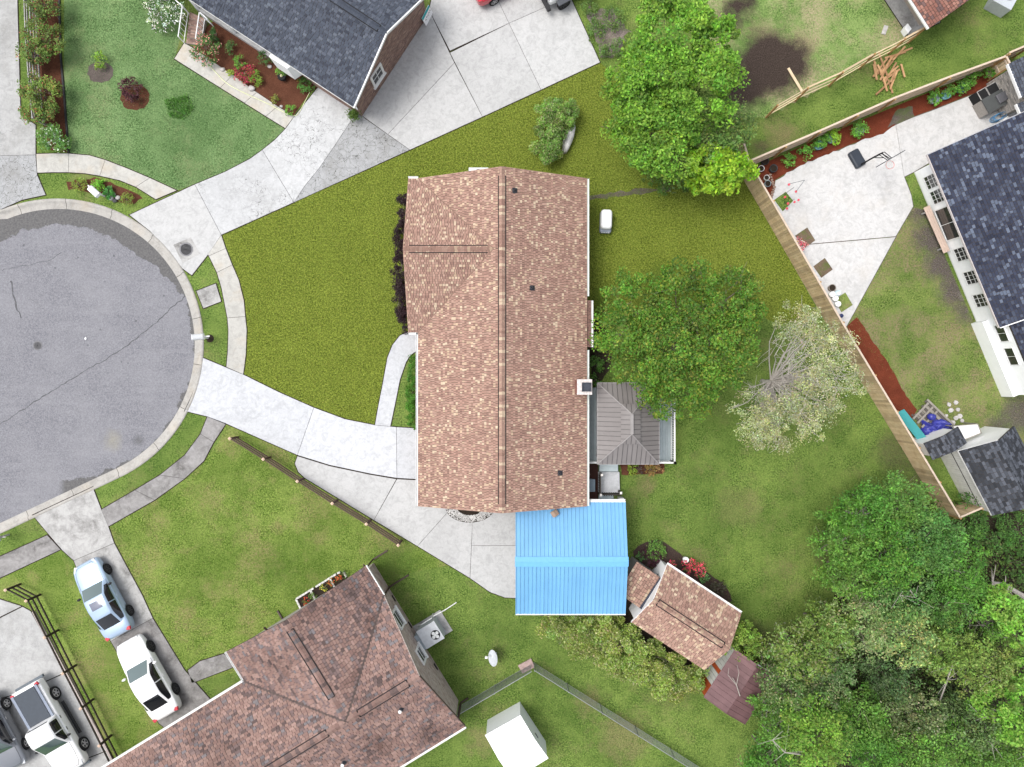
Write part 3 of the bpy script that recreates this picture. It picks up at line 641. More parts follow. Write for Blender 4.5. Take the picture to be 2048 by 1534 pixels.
blades('grass', [(800, 1150), (1030, 1200), (1080, 1250), (1230, 1350), (1400, 1390), (1500, 1470), (1500, 1534), (1100, 1534), (900, 1420), (830, 1300)], 140, (0.08, 0.15, 0.026), BLADE, 'green mown grass between the brown house and the chain link fence', z=0.002, seed=25, alt=(0.15, 0.17, 0.05))
blades('grass', [(1692, 655), (1825, 415), (1850, 420), (2010, 790), (2060, 800), (2060, 840), (1840, 820)], 90, (0.12, 0.17, 0.04), BLADE, 'worn patchy grass in the fenced yard beside the white wall', z=0.004, seed=26, alt=(0.22, 0.17, 0.1))
for k, (pts, w_) in enumerate((([(-40, 872), (60, 808), (150, 752), (230, 706), (300, 655), (345, 612), (382, 583)], .035), ([(20, 560), (24, 590), (32, 620), (45, 642)], .05), ([(0, 540), (60, 528), (95, 522), (130, 500)], .02))):
    m = MB(); q = [W(*p) for p in ragged(smooth_px(pts, False, 1), 1.6, 7, k, False)]
    for a, b in zip(q[:-1], q[1:]): m.obox((a + b) / 2 + Vector((0, 0, -.0985)), (b - a) / 2, Vector((-(b - a).y, (b - a).x, 0)).normalized() * w_ * R.uniform(.4, 1.0), Vector((0, 0, .0015)))
    m.build('road_seam', plain('tar_seam', (0.085, 0.085, 0.09), .8, .3, 6) if k == 0 else bpy.data.materials['tar_seam'], None, kind='structure')
# ---- iron lids
IRON = plain('iron', (0.17, 0.17, 0.18), 0.6, 0.25, 30, metal=0.4, bump=0.5)
def lid(px, py, r, z, label, spiral=True):
    c = W(px, py); m = MB(); m.lathe((c.x, c.y, z), [(r, 0), (r, .012), (r * .93, .014), (r * .92, .009), (.01, .009)], 28)
    root = solo('manhole_cover', m, IRON, label, 'manhole cover')
    for k in range(5):
        q = MB(); rr = r * (0.15 + 0.16 * k); q.lathe((0, 0, .009), [(rr, 0), (rr, .006), (rr + .018, .006), (rr + .018, 0)], 20)
        for v in range(len(q.v)): q.v[v] = (q.v[v][0] + c.x, q.v[v][1] + c.y, q.v[v][2] + z)
        q.build('tread_ring', IRON, root)
m = MB(); p_ = inset([tuple(W(*q))[:2] for q in [(347, 490), (382, 475), (401, 508), (366, 526)]], 0.0); m.prism([(v.x, v.y) for v in p_], 0.030, 0.0395)
m.build('manhole_collar', C_OLD, None, kind='structure')
lid(373, 499, 0.40, 0.040, 'round dark iron manhole cover set in the pale driveway apron')
lid(73, 691, 0.27, -0.099, 'small round iron manhole cover in the grey street')
# ================================================================ BUILDINGS
def pal(*opts):                                         # weighted colour picker
    tot = sum(o[0] for o in opts)
    def f(r, p):
        x = r.uniform(0, tot)
        for wgt, c, v in opts:
            x -= wgt
            if x <= 0: k = 1 + r.uniform(-v, v); return (c[0] * k, c[1] * k, c[2] * k)
        return opts[-1][1]
    return f
SH_TAN = pal((48, (0.300, 0.186, 0.147), .15), (24, (0.34, 0.222, 0.175), .13), (13, (0.415, 0.300, 0.215), .12), (6, (0.48, 0.375, 0.275), .08), (12, (0.245, 0.148, 0.12), .12))
SH_BROWN = pal((44, (0.225, 0.145, 0.125), .16), (22, (0.27, 0.18, 0.155), .12), (24, (0.17, 0.122, 0.115), .15), (6, (0.16, 0.145, 0.15), .1), (6, (0.11, 0.08, 0.076), .1))
SH_NAVY = pal((55, (0.060, 0.069, 0.090), .13), (25, (0.080, 0.091, 0.116), .12), (10, (0.098, 0.112, 0.138), .1), (10, (0.042, 0.048, 0.064), .1))
SH_NAVY2 = pal((55, (0.036, 0.042, 0.066), .14), (22, (0.055, 0.065, 0.095), .14), (12, (0.10, 0.12, 0.165), .15), (11, (0.026, 0.03, 0.048), .1))
SH_GREY = pal((45, (0.035, 0.038, 0.045), .2), (35, (0.085, 0.093, 0.112), .2), (20, (0.055, 0.06, 0.072), .2))
SH_RED = pal((45, (0.20, 0.095, 0.075), .15), (35, (0.27, 0.14, 0.11), .12), (20, (0.13, 0.08, 0.075), .15))
SHM = attr_mat('shingle', 0.92, 0.12, 18, 0.12, bump=0.3)
SHM_ST = attr_mat('shingle_stained', 0.92, 0.14, 18, 0.12, bump=0.3, stain=(0.7, 0.30, (0.45, 0.43, 0.43)), spots=[(745, 1245, 28, .75, 3.2), (728, 1300, 22, .75, 3.8), (715, 1345, 16, .7, 4.1), (700, 1180, 30, .5, 3.0), (860, 1470, 40, .6, 3.0), (760, 1500, 40, .5, 3.4), (560, 1380, 18, .5, 3.5), (420, 1400, 26, .4, 3.2)])
DECKM = plain('roof_deck', (0.05, 0.04, 0.035), 0.9)
BLACK = plain('black_slot', (0.012, 0.012, 0.013), 0.8)
WHITE = plain('white_paint', (0.74, 0.74, 0.73), 0.5, 0.05, 3)
WHITE2 = plain('bright_white', (0.84, 0.85, 0.86), 0.45, 0.04, 3)
GUTTER = plain('gutter_metal', (0.62, 0.66, 0.63), 0.4, 0.08, 4, metal=0.0)
BRICKM = attr_mat('brick', 0.9, 0.2, 30, 0.15, bump=0.5)
MORTAR = plain('mortar', (0.36, 0.33, 0.30), 0.95, 0.15, 20)
GLASS = N('window_glass'); GLASS.b.inputs['Coat Weight'].default_value = 0.6; GLASS = GLASS.out((0.018, 0.022, 0.024), 0.05, 0.6)
GLASS_G = N('green_glass'); GLASS_G.b.inputs['Coat Weight'].default_value = 1.0; GLASS_G.b.inputs['Coat Roughness'].default_value = 0.02; GLASS_G = GLASS_G.out((0.05, 0.085, 0.085), 0.06, 0.8)
GLASS_D = N('dark_tint_glass'); GLASS_D.b.inputs['Coat Weight'].default_value = 0.4; GLASS_D = GLASS_D.out((0.012, 0.013, 0.016), 0.08, 0.5)
BR_TAN = pal((50, (0.26, 0.17, 0.14), .2), (30, (0.33, 0.23, 0.19), .2), (20, (0.19, 0.125, 0.11), .2))
BR_PALE = pal((60, (0.46, 0.38, 0.335), .12), (25, (0.52, 0.45, 0.40), .1), (15, (0.36, 0.27, 0.24), .15))
BR_RED = pal((60, (0.30, 0.11, 0.085), .2), (40, (0.38, 0.20, 0.16), .2))
BR_GREY = pal((50, (0.40, 0.37, 0.34), .2), (30, (0.30, 0.28, 0.26), .2), (20, (0.50, 0.46, 0.41), .15))

def roof(parent, planes, colfn, wr=(0.14, 0.30), e=0.143, mat=SHM, thick=0.14, seed=3, name='roof', trim=None):
    """planes: [(points, eave direction)]; deck + a joined coat of separately cut shingles"""
    rng = random.Random(seed); d = MB(); t = MB(); pls = []
    for pts, u in planes:
        pl = face_out(Plane(pts, u)); pls.append(pl); slab3(d, pl, pl.q, -thick, 0.0)
        tiles(t, pl, wr, e, colfn, gap=0.011, t0=0.003, t1=0.026, rng=rng)
    r_ = d.build(name, trim or DECKM, parent)
    t.build('shingles', mat, r_, kind='stuff')
    return r_, pls
def ridge_caps(parent, a, b, colfn, mat=SHM, w=0.34, e=0.20, drop=0.10, vent=0.0, seed=5):
    """cap shingles folded over a ridge from a to b; vent > 0 lifts them on a dark slotted box"""
    rng = random.Random(seed); a, b = Vector(a), Vector(b); d = (b - a); L = d.length; d.normalize(); sd_ = d.cross(Vector((0, 0, 1))).normalized()
    k = int(L / e)
    if vent:
        m = MB(); m.obox((a + b) / 2 + Vector((0, 0, vent * .35 - drop * .5)), d * (L / 2), sd_ * (w / 2 + 0.035), Vector((0, 0, vent * .5)))
        m.build('ridge_vent', BLACK, parent)
    protos = []
    for i in range(6):
        m = MB(); m.col = mul(colfn(rng, a), .86); hw = w / 2
        P = [Vector((x_ * e, y_ * hw, z_ * drop)) for x_, y_, z_ in ((-.44, -1, -1), (.46, -1, -1), (.46, 0, 0), (-.44, 0, 0), (.46, 1, -1), (-.44, 1, -1))]
        up = [p + Vector((0, 0, .022 if p.x > 0 else .012)) for p in P]
        b0 = 0; m.v = [tuple(p) for p in up + P]
        for f in ((0, 1, 2, 3), (3, 2, 4, 5), (1, 0, 6, 7), (2, 1, 7, 8), (4, 2, 8, 10), (5, 4, 10, 11), (0, 3, 9, 6), (3, 5, 11, 9)): m.face(f)
        me_o = m.build('tmp', mat); protos.append(me_o.data); bpy.data.objects.remove(me_o)
    rot = Matrix((d, sd_ * -1, Vector((0, 0, 1)))).transposed().to_euler(); po = ORG[parent.name]
    for i in range(k):
        o = bpy.data.objects.new('ridge_cap', protos[rng.randrange(6)]); reg(o, parent, po)
        o.location = a + d * (e * (i + .5)) + Vector((0, 0, vent)) - po; o.rotation_euler = rot
def walls(parent, base, h, mat, z0=0.0, name='wall', inset_m=0.0):
    """closed wall ring; base: world xy points"""
    m = MB(); pts = [(p[0], p[1]) for p in base]; m.prism(pts, z0, h); return m.build(name, mat, parent)
def brick_face(parent, pts, u, colfn, seed=1, out=(0, 0, 1), name='bricks', mat=BRICKM):
    m = MB(); pl = Plane(pts, u)
    if pl.n.dot(Vector(out)) < 0: pl.n = -pl.n
    tiles(m, pl, (0.2, 0.2), 0.077, colfn, gap=0.006, t0=0.012, t1=0.012, rng=random.Random(seed), stag=0.1)
    return m.build(name, mat, parent, kind='stuff')
def siding_face(parent, pts, u, mat, out, e=0.18, name='siding'):
    m = MB(); pl = Plane(pts, u)
    if pl.n.dot(Vector(out)) < 0: pl.n = -pl.n
    tiles(m, pl, (3.4, 3.6), e, lambda r, p: (1, 1, 1), gap=0.001, t0=0.004, t1=0.022, rng=random.Random(4)); return m.build(name, mat, parent, kind='stuff')
def window(parent, c, u, n_, w, h, mull=(1, 1), fw=0.06, frame=None, glass=None, sill=True, proud=0.03, mw=.014):
    u = Vector(u).normalized(); n_ = Vector(n_).normalized(); z = Vector((0, 0, 1)); c = Vector(c)
    fr = MB(); hw, hh = w / 2, h / 2
    for s_ in (-1, 1):
        fr.obox(c + u * s_ * (hw - fw / 2) + n_ * proud, u * fw / 2, n_ * .04, z * hh); fr.obox(c + z * s_ * (hh - fw / 2) + n_ * proud, u * (hw - fw), n_ * .04, z * fw / 2)
    for i in range(1, mull[0]): fr.obox(c + u * (-hw + w * i / mull[0]) + n_ * (proud - .008), u * mw, n_ * .028, z * (hh - fw))
    for i in range(1, mull[1]): fr.obox(c + z * (-hh + h * i / mull[1]) + n_ * (proud - .008), u * (hw - fw), n_ * .026, z * mw)
    f = fr.build('window', frame or WHITE, parent)
    g = MB(); g.obox(c + n_ * (proud - .015), u * (hw - fw * .9), n_ * .012, z * (hh - fw * .9)); g.build('pane', glass or GLASS, f)
    if sill: s2 = MB(); s2.obox(c - z * (hh + .04) + n_ * (proud + .03), u * (hw + .06), n_ * .07, z * .035); s2.build('sill', frame or WHITE, f)
    return f
def gutter(parent, a, b, out, mat=GUTTER, w=0.11, name='gutter'):
    a, b, o = Vector(a), Vector(b), Vector(out).normalized(); m = MB()
    m.beam(a + o * w * .5 + Vector((0, 0, -.09)), b + o * w * .5 + Vector((0, 0, -.09)), w, .02)
    m.beam(a + o * w + Vector((0, 0, -.045)), b + o * w + Vector((0, 0, -.045)), .014, .11); m.beam(a + o * .007 + Vector((0, 0, -.06)), b + o * .007 + Vector((0, 0, -.06)), .014, .10)
    return m.build(name, mat, parent)
def rake(parent, a, b, mat=WHITE, w=0.045, h=0.16, name='rake_trim', off=(0, 0, 0)):
    m = MB(); o = Vector(off); m.beam(Vector(a) + o + Vector((0, 0, -.06)), Vector(b) + o + Vector((0, 0, -.06)), w, h); return m.build(name, mat, parent)
def pipe_vent(parent, p, n_, mat, top=None, r=0.05, h=0.3):
    p = Vector(p); m = MB(); m.lathe(p - Vector((0, 0, .05)), [(.15, 0), (.15, .07), (.11, .10), (r + .02, .16), (r, .17), (r, h), (r * .75, h), (r * .7, h - .1), (.001, h - .1)], 14)
    o = m.build('vent_pipe', mat, parent)
    if top: q = MB(); q.lathe(p + Vector((0, 0, h - .02)), [(r * 1.8, 0), (r * 1.8, .03), (.01, .07)], 12); q.build('vent_hood', top, o)
    return o
DARKPIPE = plain('dark_pipe', (0.035, 0.037, 0.045), 0.5)

# ---- the tan-roofed house in the middle
he, hr, hw_ = 2.6, 4.7, 4.5
p = lambda x, y, h: W(x, y, h)
XL, XR = p(836, 0, he).x, p(1174, 0, he).x; XM = (XL + XR) / 2; YT, YB = p(0, 357, he).y, p(0, 1012, he).y
XW = p(817, 0, he).x; YS = p(0, 665, he).y; YV = (YT + YS) / 2
VX = XL + (hw_ - he) / (hr - he) * (XM - XL)
house = thing('brick_house', ((XL + XR) / 2, (YT + YB) / 2, 0), 'long house with a tan and pink shingle roof at the centre of the plot', 'house')
V3 = Vector
ex, ey = (1, 0, 0), (0, 1, 0)
RF, pls = roof(house, [([(XR, YB, he), (XR, YT, he), (XM, YT, hr), (XM, YB, hr)], ey),
    ([(XL, YT, he), (VX, YV, hw_), (XM, YV, hr), (XM, YT, hr)], ey),
    ([(XL, YS, he), (XL, YB, he), (XM, YB, hr), (XM, YV, hr), (VX, YV, hw_)], ey),
    ([(XW, YT, he), (XL, YT, he), (VX, YV, hw_), (XW, YV, hw_)], ex),
    ([(XW, YS, he), (XL, YS, he), (VX, YV, hw_), (XW, YV, hw_)], ex)], SH_TAN, wr=(0.10, 0.19), e=0.13, seed=31)
ridge_caps(RF, (XM, YT, hr + .02), (XM, YB, hr + .02), SH_TAN, w=0.36, e=0.165, vent=0.0, seed=2)
m = MB()
for s_ in (-1, 1): m.obox((XM + s_ * .185, (YT + YB) / 2, hr - .075), (.02, 0, 0), (0, (YT - YB) / 2 - .45, 0), (0, 0, .035))
m.build('ridge_vent', BLACK, RF)
ridge_caps(RF, (XW, YV, hw_ + .02), (VX + .1, YV, hw_ + .02), SH_TAN, w=0.36, e=0.165, seed=4)
m = MB()
for s_ in (-1, 1): m.obox(((XW + VX) / 2, YV + s_ * .185, hw_ - .075), ((VX - XW) / 2 - .3, 0, 0), (0, .02, 0), (0, 0, .035))
m.build('ridge_vent', BLACK, RF)
for (xa, ya, xb, yb) in ((XL, YT, VX, YV), (XL, YS, VX, YV)):            # open valleys
    m = MB(); m.beam((xa, ya, he + .03), (xb, yb, hw_ + .03), 0.045, 0.012); m.build('valley_flashing', plain('valley_metal', (0.20, 0.12, 0.09), 0.7), RF)
oh = 0.45
wall_m = attr_mat('brick_base', 0.9); HB = plain('house_brick', (0.34, 0.24, 0.19), 0.9, 0.2, 12)
m = MB(); m.prism([(XL + oh, YB + .3), (XR - oh, YB + .3), (XR - oh, YT - .3), (XW + .35, YT - .3), (XW + .35, YS + oh), (XL + oh, YS + oh)], 0, he - .12); m.build('wall', HB, house)
for (yy, sg) in ((YB + .3, -1), (YT - .3, 1)):
    m = MB(); m.hexa([(XL + oh, yy - .08, he - .14), (XR - oh, yy - .08, he - .14), (XR - oh, yy + .08, he - .14), (XL + oh, yy + .08, he - .14), (XM - .2, yy - .08, hr - .3), (XM + .2, yy - .08, hr - .3), (XM + .2, yy + .08, hr - .3), (XM - .2, yy + .08, hr - .3)]); m.build('gable_wall', HB, house)
m = MB(); m.hexa([(XW + .35, YS + oh, he - .14), (XW + .5, YS + oh, he - .14), (XW + .5, YT - oh, he - .14), (XW + .35, YT - oh, he - .14), (XW + .35, YV - .2, hw_ - .3), (XW + .5, YV - .2, hw_ - .3), (XW + .5, YV + .2, hw_ - .3), (XW + .35, YV + .2, hw_ - .3)]); m.build('gable_wall', HB, house)
gutter(house, (XR, YB, he), (XR, p(0, 700, he).y, he), ex); gutter(house, (XR, p(0, 592, he).y, he), (XR, YT, he), ex)
gutter(house, (XL, YB, he), (XL, YS, he), (-1, 0, 0), WHITE); gutter(house, (XW, YS, he), (XL, YS, he), (0, -1, 0), WHITE); gutter(house, (XW - .02, YT, he), (XL, YT, he), (0, 1, 0), WHITE)
for a, b in (((XL, YB, he), (XM, YB, hr)), ((XR, YB, he), (XM, YB, hr)), ((XL, YT, he), (XM, YT, hr)), ((XR, YT, he), (XM, YT, hr)), ((XW, YS, he), (XW, YV, hw_)), ((XW, YT, he), (XW, YV, hw_))):
    rake(RF, a, b, plain('drip_edge', (0.33, 0.22, 0.17), 0.6), 0.03, 0.12)
# back door hood
e0, e1 = p(0, 601, 2.45).y, p(0, 694, 2.45).y
HR = roof(house, [([(XR + .24, e1, 2.44), (XR + .24, e0, 2.44), (XR + .02, e0, 2.535), (XR + .02, e1, 2.535)], ey)], pal((1, (0.20, 0.12, 0.10), .15)), seed=9, thick=.05, name='door_hood')[0]
gutter(house, (XR + .24, e1, 2.44), (XR + .24, e0, 2.44), ex, WHITE, name='hood_gutter')
for x, y in ((1028, 381), (1063, 576), (1119, 946)):
    h_ = 4.4 if x < 1040 else (4.1 if x < 1080 else 3.4); q = p(x, y, h_); pl = pls[0]; zz = hr - (q.x - XM) / (XR - XM) * (hr - he); q = p(x, y, zz); zz = hr - (q.x - XM) / (XR - XM) * (hr - he)
    pp = MB(); pp.obox((q.x + .04, q.y, zz + .01), (.13, 0, -.06), (0, .13, 0), (.0, 0, .012)); fl = pp.build('pipe_flashing', DARKPIPE, RF); pipe_vent(RF, (q.x, q.y, zz), None, DARKPIPE, r=0.055, h=.32)
# chimney
ct = p(1169, 774, 4.15); cw = 0.37
ch = MB(); ch.box((ct.x, ct.y, 2.05), (cw * 2 - .04, cw * 2 - .02, 4.1)); CHI = ch.build('chimney', MORTAR, house)
m = MB()
for nx, ny in ((1, 0), (-1, 0), (0, 1), (0, -1)):
    o_ = V3((ct.x + nx * (cw - .02), ct.y + ny * (cw - .01), 0)); u_ = V3((-ny, nx, 0)); pl = Plane([o_ - u_ * (cw - .02) + V3((0, 0, .02)), o_ + u_ * (cw - .02) + V3((0, 0, .02)), o_ + u_ * (cw - .02) + V3((0, 0, 4.08)), o_ - u_ * (cw - .02) + V3((0, 0, 4.08))], u_)
    if pl.n.dot(V3((nx, ny, 0))) < 0: pl.n = -pl.n
    tiles(m, pl, (.2, .2), .077, BR_RED, gap=.006, t0=.014, t1=.014, rng=random.Random(3), stag=.1)
m.build('bricks', BRICKM, CHI, kind='stuff')
m = MB(); m.box((ct.x, ct.y, 4.16), (cw * 2 + .04, cw * 2 + .06, .12)); m.build('chimney_crown', plain('weathered_mortar', (0.55, 0.50, 0.48), 0.95, 0.35, 9, bump=.6), CHI)
m = MB(); fx, fy = ct.x + .09, ct.y
for a, b in (((-.22, 0), (.03, .47)), ((.22, 0), (.03, .47)), ((0, .22), (.47, .03)), ((0, -.22), (.47, .03))): m.box((fx + a[0], fy + a[1], 4.29), (b[0], b[1], .16))
m.box((fx, fy, 4.245), (.42, .42, .02)); m.build('flue', plain('sooty_clay', (0.05, 0.055, 0.07), 0.8, .3, 10), CHI)
# tan board and small wooden box on the south gable
m = MB(); a, b = p(1042, 1021, 3.7), p(1094, 1022, 3.3); m.box(((a.x + b.x) / 2, YB - .05, 3.18), (1.5, .07, .2)); m.build('gable_board', plain('tan_board', (0.45, 0.34, 0.26), 0.7), house)
q = p(1109, 1027, 2.75); bh = thing('birdhouse', (q.x, q.y, 2.42), 'small brown wooden box fixed below the gable beside the blue roof', 'birdhouse', rz=.6)
m = MB(); m.box((0, 0, .14), (.24, .22, .28)); m.build('body', plain('box_wood', (0.16, 0.10, 0.07), .8), bh, local=True)
m = MB(); m.obox((-.07, 0, .33), (.10, 0, .05), (0, .17, 0), (-.01, 0, .015)); m.obox((.1, 0, .33), (.10, 0, -.05), (0, .17, 0), (.01, 0, .015)); m.build('roof', plain('box_roof', (0.28, 0.20, 0.15), .8), bh, local=True)

# ---- generic gabled block in a rotated frame; coordinates in eave-plane photo pixels
class Frame:
    def __init__(s, o, a, h): s.o, s.h = o, h; l = math.hypot(*a); s.a = (a[0] / l, a[1] / l); s.b = (-s.a[1], s.a[0])
    def at(s, a, b, h=None):                             # (a, b) on the eave plane, lifted to height h
        w = W(s.o[0] + s.a[0] * a + s.b[0] * b, s.o[1] + s.a[1] * a + s.b[1] * b, s.h); return V3((w.x, w.y, s.h if h is None else h))
    @property
    def A(s): return V3((s.a[0], -s.a[1], 0))
    @property
    def B(s): return V3((s.b[0], -s.b[1], 0))
PXM = S * (H - 2.6) / H                                  # metres per eave-plane pixel
# ---- brown-roofed house at the bottom left (L-shaped)
fr = Frame((768, 1190), (-305, 188), 2.6)                # a: down-left along the ridge
if fr.b[1] < 0: fr.b = (-fr.b[0], -fr.b[1])
L, HB2 = 760, 154.5; hE, hR = 2.6, 4.65
bh2 = thing('brown_house', fr.at(200, 150, 0), 'pale brick house with a stained brown L shaped shingle roof at the lower left', 'house')
F = fr.at
RB, bpl = roof(bh2, [([F(0, -69), F(164, -69, hR), F(164, HB2, hR), F(0, 0)], fr.B), ([F(328, -69), F(164, -69, hR), F(164, HB2, hR), F(328, 0)], fr.B),
    ([F(0, 0), F(164, HB2, hR), F(0, HB2, hR)], fr.A), ([F(328, 0), F(164, HB2, hR), F(L, HB2, hR), F(L, 0)], fr.A), ([F(0, 309), F(L, 309), F(L, HB2, hR), F(0, HB2, hR)], fr.A)],
    SH_BROWN, wr=(0.16, 0.32), e=0.15, mat=SHM_ST, seed=41)
up_ = V3((0, 0, .02))
for k, (a, b) in enumerate(((F(0, HB2, hR), F(L, HB2, hR)), (F(164, -69, hR), F(164, HB2 - 6, hR)))): ridge_caps(RB, a + up_, b + up_, SH_BROWN, mat=SHM_ST, w=.36, e=.22, seed=50 + k)
def vent_seg(parent, a, b, drop=.075, off=.19):
    a, b = V3(a), V3(b); d = (b - a).normalized(); sd_ = d.cross(V3((0, 0, 1))); m = MB()
    for s_ in (-1, 1): m.obox((a + b) / 2 + sd_ * s_ * off - V3((0, 0, drop)), d * (b - a).length / 2, sd_ * .02, V3((0, 0, .035)))
    for q in (a, b): m.obox(q - V3((0, 0, drop * .4)), d * .02, sd_ * off, V3((0, 0, .035)))
    m.build('ridge_vent', BLACK, parent)
vent_seg(RB, F(26, HB2, hR), F(136, HB2, hR)); vent_seg(RB, F(206, HB2, hR), F(352, HB2, hR)); vent_seg(RB, F(164, -48, hR), F(164, 102, hR))
for a, b in ((F(0, 0), F(164, HB2, hR)), (F(328, 0), F(164, HB2, hR))):
    m = MB(); m.beam(a + up_ * 1.6, b + up_ * 1.6, .26, .012); m.build('valley_flashing', plain('valley_dark', (0.075, 0.055, 0.05), .8, .4, 4), RB)
gutter(bh2, F(328, 0), F(L, 0), -fr.B, WHITE); gutter(bh2, F(328, -69), F(328, 0), fr.A, WHITE); gutter(bh2, F(0, 309), F(L, 309), fr.B, WHITE)
rake(bh2, F(0, -69), F(0, 0), WHITE, .09, .16, 'fascia')
rake(bh2, F(0, HB2, hR), F(0, 309), plain('brown_trim', (0.09, 0.06, 0.05), .6), .04, .14); rake(bh2, F(0, 0), F(0, HB2, hR), plain('tan_trim', (0.35, 0.30, 0.27), .6), .04, .14)
i0, i1 = 13, 18
wb = [F(i0, -69 + 14), F(328 - i0, -69 + 14), F(328 - i0, i1), F(L, i1), F(L, 309 - i1), F(i0, 309 - i1)]
m = MB(); m.prism([(q.x, q.y) for q in wb], 0, hE - .12); m.build('wall', MORTAR, bh2)
g0, g1, g2 = F(i0, i1, hE - .14), F(i0, 309 - i1, hE - .14), F(i0, HB2, hR - .33); m = MB(); th = fr.A * .1
m.v = [tuple(q) for q in (g0, g1, g2, g0 + th, g1 + th, g2 + th)]; [m.face(f) for f in ((0, 1, 2), (5, 4, 3), (0, 3, 4, 1), (1, 4, 5, 2), (2, 5, 3, 0))]; m.build('gable_wall', MORTAR, bh2)
o1, o2 = F(i0, -55, 0), F(i0, 309 - i1, 0)
pb = [o1, o2, V3((o2.x, o2.y, hE - .14)), g2, V3((g0.x, g0.y, hE - .14)), V3((o1.x, o1.y, hE - .14))]
brick_face(bh2, [o1, o2, V3((o2.x, o2.y, hE - .14)), V3((o1.x, o1.y, hE - .14))], fr.B, BR_PALE, 61, -fr.A)
brick_face(bh2, [g0, g1, g2], fr.B, BR_PALE, 62, -fr.A)
for bpos, zc, w_, h_ in ((62, 1.62, 1.1, 1.15), (150, 1.5, .95, 1.15), ):
    q = F(i0, bpos, zc); window(bh2, V3((q.x, q.y, zc)) - fr.A * .012, fr.B, -fr.A, w_, h_, (1, 2), .12)
for bpos in (30, 96, 200):
    q = F(i0, bpos, .35); m = MB(); m.obox(q - fr.A * .02, fr.B * .2, fr.A * .02, V3((0, 0, .09))); m.build('crawl_vent', BLACK, bh2)
for a_, b_, zz in ((70, HB2 + 40, 4.1), (225, HB2 + 75, 3.7)):
    zz = hE + (309 - b_) / HB2 * (hR - hE); q = F(a_, b_, zz); pipe_vent(RB, q, None, DARKPIPE, WHITE, r=.05, h=.34)
BRONZE = plain('bronze_paint', (0.055, 0.035, 0.028), .5)
def downspout(parent, top, wall, out, mat=BRONZE, kick=.6):
    m = MB(); top, wall, out = V3(top), V3(wall), V3(out).normalized(); r_ = .045
    m.beam(top, V3((wall.x, wall.y, top.z - .35)), .07, .09); m.beam(V3((wall.x, wall.y, top.z - .3)), V3((wall.x, wall.y, .12)), .07, .09, up=out); m.beam(V3((wall.x, wall.y, .1)), V3((wall.x, wall.y, .06)) + out * kick, .09, .07)
    return m.build('downspout', mat, parent)
downspout(bh2, F(4, -72, hE - .1), F(i0, -62, 1) - fr.A * .1, -fr.A, kick=1.0); downspout(bh2, F(5, 2, hE - .1), F(i0, 6, 1) - fr.A * .08, -fr.A, kick=1.3); downspout(bh2, F(4, 302, hE - .1), F(i0, 296, 1) - fr.A * .08, -fr.A, kick=.5); downspout(bh2, F(240, -70, hE - .1), F(240, -50, 1), -fr.B, kick=.7)

# ---- navy-roofed house at the top
f2 = Frame((708, 215), (-.836, -.549), 2.6); 
if f2.b[1] > 0: f2.b = (-f2.b[0], -f2.b[1])
F = f2.at; hR2 = 4.35; L2 = 620
th = thing('navy_house', F(200, 140, 0), 'brick house with a dark blue grey shingle roof at the upper left', 'house')
RN, _ = roof(th, [([F(0, 0), F(L2, 0), F(L2, 140, hR2), F(0, 140, hR2)], f2.A), ([F(0, 280), F(L2, 280), F(L2, 140, hR2), F(0, 140, hR2)], f2.A)], SH_NAVY, wr=(.13, .3), e=.145, seed=51)
ridge_caps(RN, F(0, 140, hR2) + up_, F(L2, 140, hR2) + up_, SH_NAVY, w=.36, e=.2, seed=6); vent_seg(RN, F(18, 140, hR2), F(L2 - 30, 140, hR2))
for a, b in ((F(0, 0), F(0, 140, hR2)), (F(0, 140, hR2), F(0, 280))): rake(th, a, b, WHITE, .07, .16)
rake(th, F(0, 0), F(L2, 0), WHITE, .03, .12, 'fascia')
wbp = [F(14, 13), F(205, 13), F(205, 42), F(L2, 42), F(L2, 267), F(14, 267)]
m = MB(); m.prism([(q.x, q.y) for q in wbp], 0, 2.47); m.build('wall', MORTAR, th)
g0, g1, g2 = F(14, 13, 2.46), F(14, 267, 2.46), F(14, 140, hR2 - .3); m = MB(); tk = f2.A * .1
m.v = [tuple(q) for q in (g0, g1, g2, g0 + tk, g1 + tk, g2 + tk)]; [m.face(f) for f in ((0, 1, 2), (5, 4, 3), (0, 3, 4, 1), (1, 4, 5, 2), (2, 5, 3, 0))]; m.build('gable_wall', MORTAR, th)
z0 = lambda q: V3((q.x, q.y, 0)); 
brick_face(th, [z0(g0), z0(g1), g1, g0], f2.B, BR_TAN, 71, -f2.A); brick_face(th, [g0, g1, g2], f2.B, BR_TAN, 72, -f2.A)
brick_face(th, [z0(F(14, 13)), z0(F(205, 13)), F(205, 13, 1.0), F(14, 13, 1.0)], f2.A, BR_TAN, 73, -f2.B)
siding_face(th, [F(14, 13, 1.0), F(205, 13, 1.0), F(205, 13, 2.46), F(14, 13, 2.46)], f2.A, WHITE2, -f2.B)
siding_face(th, [z0(F(205, 42)), z0(F(L2, 42)), F(L2, 42, 2.46), F(205, 42, 2.46)], f2.A, WHITE2, -f2.B)
q = F(14, 90, 1.5); window(th, V3((q.x, q.y, 1.5)) - f2.A * .012, f2.B, -f2.A, 1.05, 1.25, (2, 2), .13)
q = F(232, 42, 1.4); window(th, V3((q.x, q.y, 1.4)) - f2.B * .03, f2.A, -f2.B, 1.3, 1.3, (2, 2), .1)
m = MB(); q = F(300, 42, 1.05); m.obox(q - f2.B * .04, f2.A * .5, f2.B * .03, V3((0, 0, 1.05))); m.build('door', WHITE, th)
m = MB(); m.prism([(F(a, b).x, F(a, b).y) for a, b in ((215, 41), (430, 41), (430, 8), (215, 8))], 0.0, .42); m.build('porch_floor', C_PALE, th)
